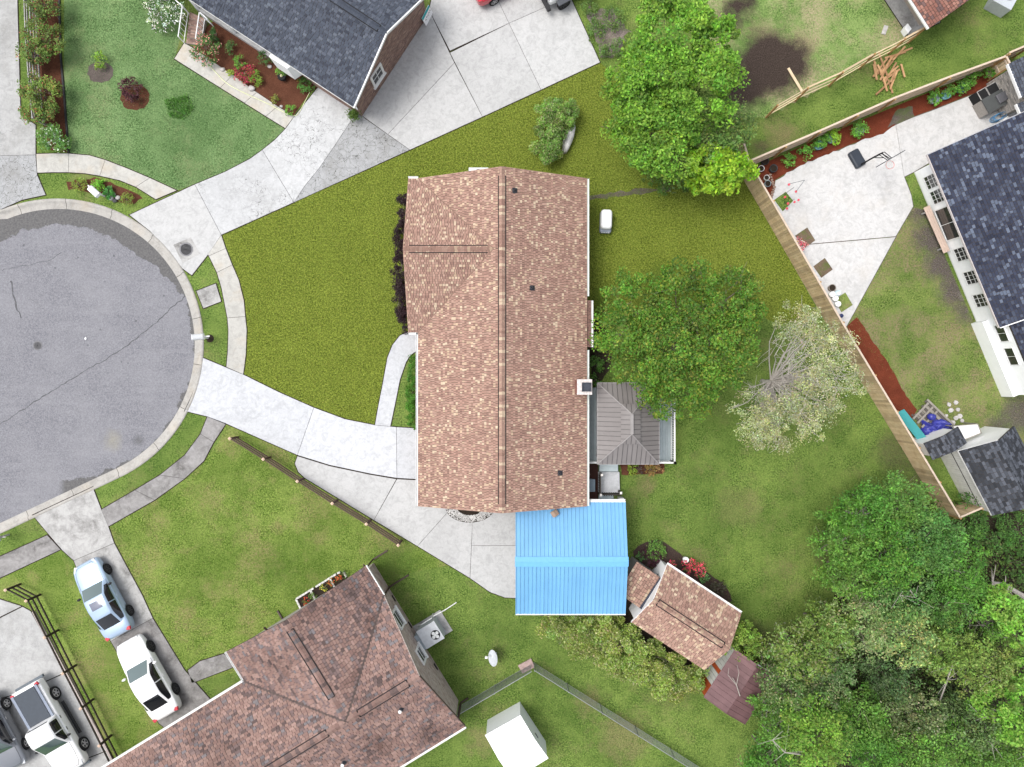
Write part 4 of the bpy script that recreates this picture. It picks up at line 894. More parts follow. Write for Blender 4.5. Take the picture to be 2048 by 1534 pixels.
for a in (222, 330, 424): m = MB(); q = F(a, 11, 0); m.box((q.x, q.y, 1.44), (.16, .16, 2.05)); m.build('porch_column', WHITE2, th, bevel=.015)
# bay of white panelling below the eave
m = MB(); m.prism([(F(a, b).x, F(a, b).y) for a, b in ((152, 13), (204, 13), (204, -6), (160, -6))], .9, 2.3); m.build('bay', WHITE2, th)
# ---- navy-roofed white house on the right
k0, k1 = W(1828, 345), W(2013, 789); ud = (k1 - k0).normalized(); od = V3((ud.y, -ud.x, 0));
if od.x > 0: od = -od                                    # od: outwards, towards the camera side (left)
rh = thing('white_house', k0.lerp(k1, .5) - od * 4, 'white sided house with a navy shingle roof at the right edge', 'house')
Lw = (k1 - k0).length; Lm = Lw * (643 - 345) / (789 - 345)
def rp_(t, d, h): return k0 + ud * t - od * d + V3((0, 0, h))  # t along wall, d inwards
hE3, sl = 2.62, .42
RW, _ = roof(rh, [([rp_(-.45, -.62, hE3), rp_(Lm + .35, -.62, hE3), rp_(Lm + .35, 6, hE3 + 6.62 * sl), rp_(-.45, 6, hE3 + 6.62 * sl)], ud)], SH_NAVY2, wr=(.14, .32), e=.15, seed=81)
RW2, _ = roof(rh, [([rp_(Lm + .36, -.05, hE3 - .02), rp_(Lw + .3, -.05, hE3 - .02), rp_(Lw + .3, 6, hE3 + 6 * .2), rp_(Lm + .36, 6, hE3 + 6 * .2)], ud)], SH_NAVY2, wr=(.14, .32), e=.15, seed=82, name='wing_roof')
rake(rh, rp_(-.45, -.64, hE3), rp_(Lm + .35, -.64, hE3), plain('greyed_fascia', (0.5, 0.46, 0.45), .6), .04, .13, 'fascia'); rake(rh, rp_(-.47, -.62, hE3), rp_(-.47, 6, hE3 + 6.62 * sl), plain('grey_trim', (.3, .3, .32), .6), .04, .14)
rake(rh, rp_(Lm + .37, -.6, hE3 + .04), rp_(Lm + .37, 6, hE3 + .04 + 6.6 * sl), WHITE, .05, .16)
m = MB(); m.prism([(q.x, q.y) for q in (rp_(0, 0, 0), rp_(Lw, 0, 0), rp_(Lw, 7, 0), rp_(0, 7, 0))], 0, hE3 - .1); m.build('wall', WHITE, rh)
siding_face(rh, [rp_(0, 0, .12), rp_(Lw, 0, .12), rp_(Lw, 0, hE3 - .1), rp_(0, 0, hE3 - .1)], ud, WHITE2, od, e=.2)
m = MB(); m.obox(rp_(Lm + (Lw - Lm) / 2, -.16, .5), ud * ((Lw - Lm) / 2), od * .17, V3((0, 0, .5))); m.build('lower_panel', WHITE2, rh)
def wall_t(px, py):                                      # where a window seen at (px, py) sits along the wall, and how high
    best = None
    for i in range(400):
        t = Lw * i / 400; g = rp_(t, 0, 0); gx, gy = g.x / S + 1024, 767 - g.y / S
        kx = (px - 1024) / (gx - 1024); ky = gy - 767; yy = 767 + ky * kx
        if best is None or abs(yy - py) < best[0]: best = (abs(yy - py), t, H * (1 - 1 / kx))
    return best[1], best[2]
for px, py, w_, h_, mu in ((1863, 363, .78, 1.1, (3, 3)), (1875, 392, .78, 1.1, (3, 3)), (1924, 508, .78, 1.1, (3, 3)), (1944, 554, .78, 1.1, (3, 3)), (1963, 600, .78, 1.1, (3, 3)), (2009, 665, 1.0, .75, (2, 1)), (2029, 712, 1.05, .75, (2, 1))):
    t, h = wall_t(px, py); window(rh, rp_(t, -.02, max(1.2, min(h, 1.75))), ud, od, w_, h_, mu, .035, sill=False, mw=.009)
t, h = wall_t(1894, 448); window(rh, rp_(t, -.02, 1.28), ud, od, 1.95, 1.75, (2, 1), .07, sill=False)
STONE = plain('stone_mortar', (.28, .26, .24), .95, .2, 12)
s0, s1 = W(1945, 190), W(1990, 262)
ad = thing('white_house_annex', W(2050, 190), 'stone faced corner of a house with navy roof beside the wooden planter', 'house')
pa = [W(2016, 128, 2.6), W(2043, 195, 2.6), W(2120, 165, 2.6), W(2090, 95, 2.6)]
roof(ad, [([pa[0], pa[1], pa[2] + V3((0, 0, .8)), pa[3] + V3((0, 0, .8))], pa[1] - pa[0])], SH_NAVY, seed=83)
pb_ = [W(2033, 208, 2.6), W(2047, 240, 2.6), W(2120, 215, 2.6), W(2105, 180, 2.6)]
roof(ad, [([pb_[0], pb_[1], pb_[2] + V3((0, 0, .7)), pb_[3] + V3((0, 0, .7))], pb_[1] - pb_[0])], SH_NAVY, seed=84, name='low_roof')
rake(ad, pa[0], pa[1], WHITE, .1, .16, 'fascia'); rake(ad, pb_[0], pb_[1], WHITE, .1, .16, 'fascia')
wq = [W(1972, 168), W(2000, 235), W(2100, 200), W(2060, 120)]; m = MB(); m.prism([(q.x, q.y) for q in wq], 0, 2.4); m.build('wall', STONE, ad)
brick_face(ad, [wq[0], wq[1], wq[1] + V3((0, 0, 2.4)), wq[0] + V3((0, 0, 2.4))], wq[1] - wq[0], BR_GREY, 85, (-1, .4, 0), name='stones')
# ---- small brown-roofed house, top right corner
cq = [W(1823, 0, 2.6), W(1859, 56, 2.6), W(1960, -12, 2.6), W(1925, -70, 2.6)]; ext = (cq[0] - cq[1]) * 1.5
ch_ = thing('corner_house', W(1880, -20), 'house corner with red brown shingles and white gutter in the top right corner', 'house')
rise = V3((0, 0, 1.3)); roof(ch_, [([cq[1], cq[0] + ext, cq[3] + ext + rise, cq[2] + rise], cq[0] - cq[1])], SH_RED, seed=86)
gutter(ch_, cq[1], cq[0] + ext, (cq[0] - cq[3]), WHITE)
wc = [W(1826, 72), W(1800, 25), W(1750, -60), W(1860, -120), W(1935, 5)]; m = MB(); m.prism([(q.x, q.y) for q in [W(1838, 52), W(1770, -60), W(1880, -130), W(1940, -10)]], 0, 2.48); m.build('wall', plain('tan_wall', (.42, .36, .30), .9), ch_)
# ---- blue metal carport
cE, cR = 2.33, 3.15
bx0, bx1 = W(1031, 0, cE).x, W(1251, 0, cE).x; by0, by1 = W(0, 1004, cE).y, W(0, 1228, cE).y; bym = (by0 + by1) / 2
cp = thing('carport', ((bx0 + bx1) / 2, bym, 0), 'open carport under a bright sky blue ribbed metal roof', 'carport')
n = N('blue_metal'); BLUE = n.out(n.mix(1.0, n.ramp(n.noise(0.6, 4), [(.3, (.135, .34, .56)), (.7, (.16, .385, .62))]), n.ramp(n.rnd(), [(0, .93), (1, 1.03)]), 'MULTIPLY'), .42, .4)
BSEAM = plain('blue_seam', (.05, .16, .33), .5)
for ys, sg in ((by0, 1), (by1, -1)):
    pl = face_out(Plane([(bx0, ys, cE), (bx1, ys, cE), (bx1, bym, cR), (bx0, bym, cR)], (1, 0, 0)))
    for pg, a, b in strips(pl, (bx1 - bx0) / 28.0, 0.0):
        m = MB(); slab3(m, pl, [(a, pl.v0), (b, pl.v0), (b, pl.v1), (a, pl.v1)], 0, .012)
        slab3(m, pl, [(a, pl.v0), (a + .028, pl.v0), (a + .028, pl.v1), (a, pl.v1)], .012, .06); m.mi = 1; slab3(m, pl, [(a + .028, pl.v0), (a + .042, pl.v0), (a + .042, pl.v1), (a + .028, pl.v1)], .012, .016); m.mi = 0
        slab3(m, pl, [(a + .11, pl.v0), (a + .125, pl.v0), (a + .125, pl.v1), (a + .11, pl.v1)], .012, .021)
        m.build('roof_panel', [BLUE, BSEAM], cp)
m = MB(); 
for s_ in (1, -1): m.obox(((bx0 + bx1) / 2, bym + s_ * .13, cR + .028), ((bx1 - bx0) / 2 + .03, 0, 0), (0, .14, -.042 * s_), (0, 0, .006))
m.build('ridge_cap', plain('blue_trim', (.14, .37, .63), .4, .05), cp)
m = MB(); m.obox(((bx0 + bx1) / 2, by1 - .02, cE - .05), ((bx1 - bx0) / 2, 0, 0), (0, .03, 0), (0, 0, .07)); m.obox(((bx0 + bx1) / 2, by0 + .02, cE - .05), ((bx1 - bx0) / 2, 0, 0), (0, .03, 0), (0, 0, .07)); m.build('beam', WHITE, cp)
for x in (bx0 + .3, (bx0 + bx1) / 2, bx1 - .3):
    for y in (by0 - .4, by1 + .4): m = MB(); m.box((x, y, (cE - .1) / 2), (.11, .11, cE - .1)); m.build('post', WHITE, cp)
gutter(cp, (W(1176, 0, cE).x, by0 + .03, cE), (bx1, by0 + .03, cE), (0, 1, 0), WHITE)
# ---- gazebo with its deck
gE, gR = 2.75, 3.75
gx0, gx1, gy0, gy1 = W(1195, 0, gE).x, W(1318, 0, gE).x, W(0, 766, gE).y, W(0, 928, gE).y; rx = (gx0 + gx1) / 2; ra, rb = gy0 - (gx1 - gx0) / 2 * 1.0, gy1 + (gx1 - gx0) / 2 * 1.0
ra, rb = W(0, 828, gR).y, W(0, 868, gR).y
gz = thing('gazebo', (rx, (gy0 + gy1) / 2, 0), 'gazebo with a grey seamed metal hip roof standing on the deck', 'gazebo')
n = N('taupe_metal'); TAUPE = n.out(n.mix(1.0, n.ramp(n.noise(0.8, 4), [(.3, (.165, .15, .145)), (.7, (.20, .185, .18))]), n.ramp(n.rnd(), [(0, .94), (1, 1.04)]), 'MULTIPLY'), .5, .35)
SEAM = plain('dark_seam', (.075, .07, .07), .5); HIP = plain('hip_cap', (.24, .225, .22), .45)
def hip(x0, x1, y0, y1, r0, r1, ze, zr, k):
    for pts, u in (([(x0, y0, ze), (x1, y0, ze), (rx, r0, zr)], (1, 0, 0)), ([(x0, y1, ze), (x1, y1, ze), (rx, r1, zr)], (1, 0, 0)), ([(x0, y0, ze), (x0, y1, ze), (rx, r1, zr), (rx, r0, zr)], (0, 1, 0)), ([(x1, y0, ze), (x1, y1, ze), (rx, r1, zr), (rx, r0, zr)], (0, 1, 0))):
        pl = face_out(Plane(pts, u))
        for pg, a, b in strips(pl, .255, 0.0):
            m = MB(); slab3(m, pl, pg, 0, .012); m.mi = 1
            rib = clip([(a, pl.v0 - 1), (a + .022, pl.v0 - 1), (a + .022, pl.v1 + 1), (a, pl.v1 + 1)], pl.cp)
            if len(rib) >= 3: slab3(m, pl, rib, .012, .034)
            m.build('roof_panel', [TAUPE, SEAM], gz)
    m = MB()
    for x, y, yr in ((x0, y0, r0), (x1, y0, r0), (x0, y1, r1), (x1, y1, r1)): m.beam((x, y, ze + .03), (rx, yr, zr + .04), .05, .03)
    m.build('hip_cap', HIP, gz)
hip(gx0, gx1, gy0, gy1, ra, rb, gE, gR, 0)
tx, ty = 0.31, 0.32; zu = gR - .32
ux0, ux1 = rx - (rx - gx0) * tx, rx + (gx1 - rx) * tx; uy0, uy1 = ra + (gy0 - ra) * ty, rb + (gy1 - rb) * ty
hip(ux0, ux1, uy0, uy1, ra, rb, zu + .12, gR + .12, 1)
m = MB(); m.box((rx, (ra + rb) / 2, gR + .16), (.17, abs(ra - rb), .05)); m.build('ridge_cap', HIP, gz)
m = MB(); fw = .06
for a, b in (((gx0, gy0), (gx1, gy0)), ((gx0, gy1), (gx1, gy1)), ((gx0, gy0), (gx0, gy1)), ((gx1, gy0), (gx1, gy1))): m.beam((*a, gE - .05), (*b, gE - .05), fw, .14)
m.build('eave_frame', HIP, gz)
dh = 0.55
for x in (gx0 + .25, gx1 - .25):
    for y in (gy0 - .25, gy1 + .25): m = MB(); m.box((x, y, (dh + gE - .1) / 2), (.12, .12, gE - .1 - dh)); m.build('post', HIP, gz)
dk = thing('deck', W(1260, 850, 0), 'raised grey board deck with white balustrade under the gazebo', 'deck')
dx0, dx1 = XR - .42, W(1344, 0, dh).x; dy0, dy1 = W(0, 775, dh).y, W(0, 924, dh).y
m = MB(); m.box(((dx0 + dx1) / 2, (dy0 + dy1) / 2, (dh - .05) / 2), (dx1 - dx0 - .05, abs(dy0 - dy1) - .05, dh - .05)); m.build('deck_frame', plain('dark_deck_frame', (.07, .075, .08), .8), dk)
n = N('deck_board'); DBRD = n.out(n.mix(1.0, n.ramp(n.noise(3, 5), [(.3, (.36, .42, .44)), (.7, (.45, .51, .53))]), n.ramp(n.rnd(), [(0, .85), (1, 1.05)]), 'MULTIPLY'), .7, .25)
x = dx0; me_ = None
while x < dx1 - .05:
    m = MB(); m.box((0, 0, 0), (.138, abs(dy0 - dy1), .035))
    if me_ is None: o = m.build('deck_board', DBRD, dk, local=True); me_ = o.data
    else: o = bpy.data.objects.new('deck_board', me_); reg(o, dk, ORG[dk.name])
    o.location = V3((x + .07, (dy0 + dy1) / 2, dh - .015)) - ORG[dk.name]; x += .146
def balustrade(parent, a, b, z, mat=WHITE, h=.9, pitch=.13, post=True):
    a, b = V3(a), V3(b); d = b - a; L_ = d.length; d.normalize(); m = MB()
    m.beam(a + V3((0, 0, z + h)), b + V3((0, 0, z + h)), .09, .05); m.beam(a + V3((0, 0, z + .1)), b + V3((0, 0, z + .1)), .05, .06); rl = m.build('rail', mat, parent)
    for i in range(1, int(L_ / pitch)): q = a + d * pitch * i; m = MB(); m.box((q.x, q.y, z + h / 2 + .03), (.035, .035, h - .1), math.atan2(d.y, d.x)); m.build('baluster', mat, parent)
    if post:
        for q in (a, b): m = MB(); m.box((q.x, q.y, z + (h + .1) / 2), (.11, .11, h + .1)); m.box((q.x, q.y, z + h + .12), (.15, .15, .04)); m.build('rail_post', mat, parent)
balustrade(dk, (dx1 - .06, dy0 - .06, 0), (dx1 - .06, dy1 + .06, 0), dh); balustrade(dk, (dx1 - .06, dy1 + .06, 0), (W(1236, 0, dh).x, dy1 + .06, 0), dh); balustrade(dk, (dx0 + .45, dy1 + .06, 0), (W(1194, 0, dh).x, dy1 + .06, 0), dh)
# ================================================================ SHEDS
def gable_shed(name, label, e1a, e1b, e2b, e2a, he_, hr_, colfn, wallmat, cat='shed', over=.2, seed=1, vent=None, wr=(.17, .3), mat=SHM, roofed=True):
    """eave corner pixels: e1a-e1b one eave, e2a-e2b the other; ridge midway"""
    A, B_, C_, D_ = W(*e1a, he_), W(*e1b, he_), W(*e2b, he_), W(*e2a, he_); r0 = (A + D_) / 2; r1 = (B_ + C_) / 2; r0.z = r1.z = hr_
    root = thing(name, ((A.x + C_.x) / 2, (A.y + C_.y) / 2, 0), label, cat)
    u = (B_ - A).normalized(); rf = None
    if roofed:
        rf, _ = roof(root, [([A, B_, r1, r0], u), ([D_, C_, r1, r0], u)], colfn, wr=wr, e=.145, seed=seed, thick=.08, mat=mat)
        ridge_caps(rf, r0 + V3((0, 0, .015)), r1 + V3((0, 0, .015)), colfn, mat=mat, w=.32, e=.2, drop=.12, seed=seed)
        if vent: vent_seg(rf, r0.lerp(r1, vent[0]), r0.lerp(r1, vent[1]), .08, .17)
    s_ = (D_ - A).normalized(); wv = (D_ - A).length; k = over
    wb_ = [A + u * k + s_ * k, B_ - u * k + s_ * k, C_ - u * k - s_ * k, D_ + u * k - s_ * k]
    zt = he_ + (hr_ - he_) * k / (wv / 2) - .09
    m = MB(); m.prism([(q.x, q.y) for q in wb_], 0, zt); wl = m.build('wall', wallmat, root)
    for q0, q1, rr in ((wb_[0], wb_[3], r0 + u * k), (wb_[1], wb_[2], r1 - u * k)):
        m = MB(); t = u * .03; a, b, c = V3((q0.x, q0.y, zt)), V3((q1.x, q1.y, zt)), V3((rr.x, rr.y, hr_ - .12)); m.v = [tuple(v) for v in (a - t, b - t, c - t, a + t, b + t, c + t)]
        [m.face(f) for f in ((0, 1, 2), (5, 4, 3), (0, 3, 4, 1), (1, 4, 5, 2), (2, 5, 3, 0))]; m.build('gable_wall', wallmat, root)
    return root, rf, (A, B_, C_, D_, r0, r1, u, s_, wb_, zt)
sh, shr, g = gable_shed('garden_shed', 'white walled shed with tan shingle roof beside the blue carport', (1334, 1129), (1483, 1227), (1409, 1340), (1263, 1244), 2.2, 3.35, SH_TAN, WHITE, seed=91, vent=(.06, .92), over=.16, wr=(.14, .24))
gutter(sh, g[0], g[1], -g[7], WHITE); A, B_, C_, D_, r0, r1, u, s_, wb_, zt = g
for a, b in ((A, r0), (r0, D_)): rake(sh, a, b, WHITE, .04, .12)
q = wb_[0].lerp(wb_[3], .5); m = MB(); q0, q1 = wb_[0], wb_[3]
siding_face(sh, [V3((q0.x, q0.y, 0.05)), V3((q1.x, q1.y, 0.05)), V3((q1.x, q1.y, zt)), V3((q0.x, q0.y, zt))], s_, WHITE2, -u)
m = MB(); m.obox(wb_[0].lerp(wb_[3], .2) * 1.0 + V3((0, 0, 1.35)) - V3((0, 0, wb_[0].z)) - u * .03, s_ * .05, u * .02, V3((0, 0, .03))); m.build('hasp', BLACK, sh)
lt = thing('lean_to', W(1290, 1170, 0), 'small tan shingled lean-to tucked between carport and shed', 'shed')
la, lb, lc, ld = W(1275, 1125, 2.0), W(1322, 1156, 2.0), W(1281, 1217, 2.0), W(1236, 1187, 2.0); dz = V3((0, 0, .22))
roof(lt, [([la - dz, ld - dz, lc, lb], (ld - la))], SH_TAN, wr=(.17, .3), e=.145, seed=92, thick=.07)
dd = (lb - la).normalized(); m = MB(); m.beam(lb + dd * .03 + V3((0, 0, .06)), lc + dd * .03 + V3((0, 0, .06)), .24, .05); m.build('flashing', plain('slate_flashing', (.035, .04, .06), .5), lt)
pw = inset([(v.x, v.y) for v in (la, lb, lc, ld)], .1); m = MB(); m.prism([(v.x, v.y) for v in pw], 0, 1.72); m.build('wall', plain('grey_board', (.22, .21, .20), .8), lt)
# maroon metal shed
MAROON = N('maroon_metal'); MAROON = MAROON.out(MAROON.mix(1.0, MAROON.ramp(MAROON.noise(1.5, 5), [(.3, (.105, .055, .058)), (.7, (.16, .088, .092))]), MAROON.ramp(MAROON.rnd(), [(0, .85), (1, 1.1)]), 'MULTIPLY'), .6, .3)
ORNG = plain('rust_red_panel', (.38, .075, .022), .6, .25, 2); PALEP = plain('weathered_white_panel', (.52, .52, .49), .7, .12, 2)
ms, _, g = gable_shed('metal_shed', 'low maroon ribbed metal shed with rusty red and white side at the wood edge', (1407, 1394), (1470, 1298), (1554, 1352), (1490, 1449), 1.75, 2.1, SH_TAN, plain('shed_core', (.12, .05, .04), .8), over=.06, roofed=False)
A, B_, C_, D_, r0, r1, u, s_, wb_, zt = g
for pts in ([A, B_, r1, r0], [D_, C_, r1, r0]):
    pl = face_out(Plane(pts, u))
    for pg, a, b in strips(pl, .30, 0.0):
        m = MB(); slab3(m, pl, pg, 0, .01); slab3(m, pl, clip([(a, pl.v0 - 1), (a + .04, pl.v0 - 1), (a + .04, pl.v1 + 1), (a, pl.v1 + 1)], pl.cp), .01, .035); m.build('roof_panel', MAROON, ms)
q0, q1 = wb_[0], wb_[1]; Lq = (q1 - q0).length; k = 0; x = 0.0
while x < Lq:
    w_ = min(.24, Lq - x); c = q0 + u * (x + w_ / 2); m = MB(); m.obox(V3((c.x, c.y, zt / 2)) - s_ * .015, u * (w_ / 2 - .006), s_ * .012, V3((0, 0, zt / 2 - .02))); m.build('wall_panel', ORNG if x < .62 or 1.2 < x < 1.5 else PALEP, ms); x += .24
m = MB(); m.beam(r1 + u * .02, C_ + u * .02, .04, .14); m.build('gable_trim', plain('pale_blue_trim', (.45, .5, .54), .5), ms)
# white shed
ws, _, g = gable_shed('white_shed', 'plain bright white storage shed on the grass at the bottom edge', (970, 1470), (1041, 1430), (1097, 1516), (1026, 1560), 1.8, 2.05, SH_TAN, plain('white_panel', (.80, .82, .83), .5, .03), over=.05, roofed=False)
A, B_, C_, D_, r0, r1, u, s_, wb_, zt = g
for pts in ([A, B_, r1, r0], [D_, C_, r1, r0]):
    pl = face_out(Plane(pts, u))
    for pg, a, b in strips(pl, .62, 0.002): m = MB(); slab3(m, pl, pg, 0, .02); m.build('roof_panel', WHITE2, ws)
q = wb_[1].lerp(wb_[2], .62); m = MB(); m.obox(V3((q.x, q.y, 1.1)) + u * .012, s_ * .16, u * .01, V3((0, 0, .05))); m.build('vent_slot', BLACK, ws)
# grey-roofed shed on the right
gs, gsr, g = gable_shed('grey_shed', 'weathered white panelled shed with patchy grey shingle roof behind the fence', (1917, 902), (1984, 1031), (2095, 985), (2028, 852), 2.3, 3.3, SH_GREY, plain('dull_white_wall', (.76, .76, .75), .6, .05, 3), seed=93, over=.12, wr=(.2, .34))
A, B_, C_, D_, r0, r1, u, s_, wb_, zt = g
q0, q1 = wb_[0], wb_[1]
for i in range(24):
    L_ = (q1 - q0).length; w_ = L_ / 24; c = q0 + u * (w_ * (i + .5)); m = MB(); m.obox(V3((c.x, c.y, zt / 2)) - s_ * .012, u * (w_ / 2 - .006), s_ * .01, V3((0, 0, zt / 2 - .02))); m.build('wall_plank', plain('plank_white', (.70, .70, .68), .7, .1, 5, rnd=.12) if i == 0 else bpy.data.materials['plank_white'], gs)
m = MB(); m.obox(q0.lerp(q1, .5) * 1 + V3((0, 0, 1.35 - q0.z)) - s_ * .03, u * (q1 - q0).length * .5, s_ * .012, V3((0, 0, .02))); m.build('wall_batten', BLACK, gs)
for a, b in ((A, r0), (A, B_)): rake(gs, a, b, WHITE, .03, .1)
pa_ = [W(1847, 887, 2.0), W(1865, 920, 2.0), W(1934, 886, 2.0), W(1916, 853, 2.0)]; rm0, rm1 = (pa_[0] + pa_[3]) / 2 + V3((0, 0, .3)), (pa_[1] + pa_[2]) / 2 + V3((0, 0, .3))
pr, _ = roof(gs, [([pa_[0], pa_[1], rm1, rm0], pa_[1] - pa_[0]), ([pa_[3], pa_[2], rm1, rm0], pa_[1] - pa_[0])], SH_GREY, wr=(.2, .34), seed=94, thick=.06, name='porch_roof'); ridge_caps(pr, rm0, rm1, pal((1, (.05, .045, .05), .1)), e=.2, drop=.08, w=.3, seed=4)
pw = inset([(v.x, v.y) for v in pa_], .14); m = MB(); m.prism([(v.x, v.y) for v in pw], 0, 1.95); m.build('porch_wall', bpy.data.materials['dull_white_wall'], gs)
for (a, b, c, d) in (((1905, 852), (1955, 848), (1962, 866), (1922, 882)),):
    pts = [W(*q, 1.2) for q in (a, b, c, d)]; m = MB(); m.prism([(v.x, v.y) for v in pts], 1.12, 1.2); pnl = tag(m.build('panel_stack', WHITE), 'white door panel laid flat beside the grey shed roof', 'panel')
    fr_ = MB(); [fr_.beam(pts[i] + V3((0, 0, .02)), pts[(i + 1) % 4] + V3((0, 0, .02)), .04, .04) for i in range(4)]; fr_.build('frame', plain('greywood', (.25, .23, .2), .8), pnl)
    for q in pts: lg = MB(); lg.box((q.x, q.y, .56), (.06, .06, 1.12)); lg.build('leg', bpy.data.materials['greywood'], pnl)

# ================================================================ VEHICLES
TYRE = plain('tyre', (.018, .018, .019), .85, .2, 20); RIMD = plain('dark_rim', (.05, .05, .053), .35, metal=.6); RIMS = plain('silver_rim', (.5, .5, .51), .35, metal=.8); BPLAST = plain('black_plastic', (.02, .02, .022), .6)
REDL = plain('tail_lamp_red', (.45, .015, .03), .2, coat=.8); CLEARL = plain('clear_lamp', (.55, .57, .6), .15, coat=.8); CHROME = plain('chrome', (.7, .7, .72), .15, .02, metal=1.0)
def paint(name, c, metal=0.0, rough=.3): return plain(name, c, rough, .03, 1.5, .5, metal, coat=.7)
def lerp_tab(tab, x):
    xs = [t[0] for t in tab]; return [float(np.interp(x, xs, [t[k] for t in tab])) for k in range(1, len(tab[0]))]
def vehicle(name, label, px, heading, L, Wd, body, cab, col, wheels, rim=RIMS, wr=.34, spokes=5, sunroof=False, glass=GLASS_G, side_glass=GLASS_D, extra=None, cat='car', bpill=None, mirror=None, handles=True, lamp_f=True):
    """body rows: (x/L, width factor, z bottom, z shoulder, z top), front to back; cab: dict"""
    c = W(*px); d = V3((heading[0], -heading[1], 0)).normalized(); rz = math.atan2(d.y, d.x); hw = Wd / 2
    root = thing(name, c, label, cat, rz=rz); ORG[root.name] = V3((0, 0, 0))
    rows = sorted(body)
    m = MB(); m.smooth = True; prof = lambda w, zb, zs, zt: [(w * .90, zb), (w * .99, zb + .3 * (zs - zb)), (w, zs - .13), (w * .955, zs - .01), (w * .62, zt - .012), (w * .25, zt), (0, zt)]
    xs = []
    for a, b in zip(rows[:-1], rows[1:]): xs.append(a[0])
    xs.append(rows[-1][0]); K = 13
    for x in xs:
        w, zb, zs, zt = lerp_tab(rows, x); pr_ = prof(w * hw, zb, zs, zt); ring = [(y, z) for y, z in pr_] + [(-y, z) for y, z in pr_[-2::-1]]
        m.v += [(x * L, y, z) for y, z in ring]
    for i in range(len(xs) - 1):
        for k in range(K - 1): b0 = i * K + k; m.face((b0, b0 + K, b0 + K + 1, b0 + 1))
        m.face((i * K + K - 1, (i + 1) * K + K - 1, (i + 1) * K, i * K))
    m.face(list(range(K))); m.face([(len(xs) - 1) * K + k for k in range(K)][::-1])
    bo = m.build('body', [col, BPLAST], root, local=True); me = bo.data
    bm = bmesh.new(); bm.from_mesh(me); bmesh.ops.recalc_face_normals(bm, faces=bm.faces); bm.to_mesh(me); bm.free()
    sb_ = bo.modifiers.new('s', 'SUBSURF'); sb_.levels = 2; sb_.render_levels = 2
    cuts = MB(); 
    for wx in wheels:
        for sgn in (1, -1): cuts.lathe((wx, sgn * (hw - .12), wr), [(wr + .055, -.17), (wr + .055, .4)], 28, (V3((1, 0, 0)), V3((0, 0, 1)), V3((0, sgn, 0))))
    co = cuts.build('cutter', BPLAST); bmc = bmesh.new(); bmc.from_mesh(co.data); bmesh.ops.recalc_face_normals(bmc, faces=bmc.faces); bmc.to_mesh(co.data); bmc.free()
    co.matrix_world = root.matrix_basis.copy(); bpy.context.view_layer.update(); co.location = c; co.rotation_euler = (0, 0, rz)
    bl = bo.modifiers.new('b', 'BOOLEAN'); bl.operation = 'DIFFERENCE'; bl.object = co; bl.solver = 'FAST'; bl.material_mode = 'TRANSFER'
    bpy.context.view_layer.update(); ev = bo.evaluated_get(bpy.context.evaluated_depsgraph_get()); nm = bpy.data.meshes.new_from_object(ev)
    bo.modifiers.clear(); bo.data = nm; bpy.data.objects.remove(co)
    for pgn in nm.polygons: pgn.use_smooth = True
    # ---- cabin
    bl_, zr = cab['belt'], cab['roof']; T = cab['top']; X0, X1 = cab['x0'] * L, cab['x1'] * L   # x0 rear base, x1 windscreen base
    pts = [(X0, bl_), (cab['rx0'] * L, zr - cab.get('rdrop', .05)), ((cab['rx0'] + cab['rx1']) / 2 * L, zr), (cab['rx1'] * L, zr - .03), (X1, bl_)]
    xx = np.linspace(X0, X1, 45); zz = np.interp(xx, [q[0] for q in pts], [q[1] for q in pts])
    for _ in range(3): zz[1:-1] = (zz[:-2] + 2 * zz[1:-1] + zz[2:]) / 4
    zt_ = lambda x: float(np.interp(x, xx, zz))
    wt_ = lambda x: float(np.interp(x, [X0, cab['rx0'] * L, (X0 + X1) / 2, cab['rx1'] * L, X1], [T[0] * hw, T[1] * hw, T[2] * hw, T[3] * hw, T[4] * hw]))
    wl_ = lambda x: float(np.interp(x, [X0, X0 + .35, X1 - .5, X1], [cab.get('wr', .86) * hw, .93 * hw, .93 * hw, .90 * hw]))
    cr_ = .045
    def top_pt(x, t, o=0.0): y = t * wt_(x); return (x, y, zt_(x) + cr_ * (1 - t * t) * min(1, (zt_(x) - bl_) / .25 + .35) + o)
    def top_n(x, t, o):
        a = V3(top_pt(x + .02, t)) - V3(top_pt(x - .02, t)); b = V3(top_pt(x, min(1, t + .03))) - V3(top_pt(x, max(-1, t - .03))); n_ = a.cross(b).normalized(); n_ = n_ if n_.z > 0 else -n_; return tuple(V3(top_pt(x, t)) + n_ * o)
    def side_pt(x, s_, sg, o=0.0):
        a = V3((x, wl_(x) * sg, bl_ - .03)); b = V3((x, wt_(x) * sg, zt_(x) + .0)); q = a.lerp(b, s_); return tuple(q + V3((0, sg * (.03 * 4 * s_ * (1 - s_) * min(1, (zt_(x) - bl_) / .3)) + sg * o, o * .4)))
    def patch(nm_, mt, fn, us, vs, o):
        q = MB(); q.smooth = True
        for u_ in us:
            for v_ in vs: q.v.append(fn(u_, v_, o))
        nv = len(vs)
        for i in range(len(us) - 1):
            for j in range(nv - 1): b0 = i * nv + j; q.face((b0, b0 + nv, b0 + nv + 1, b0 + 1))
        ob = q.build(nm_, mt, root, local=True); b_ = bmesh.new(); b_.from_mesh(ob.data); bmesh.ops.recalc_face_normals(b_, faces=b_.faces)
        if sum(f.normal.z for f in b_.faces) < 0: bmesh.ops.reverse_faces(b_, faces=b_.faces)
        b_.to_mesh(ob.data); b_.free(); return ob
    q = MB(); q.smooth = True; ts = np.linspace(-1, 1, 13); ss = np.linspace(0, 1, 6)
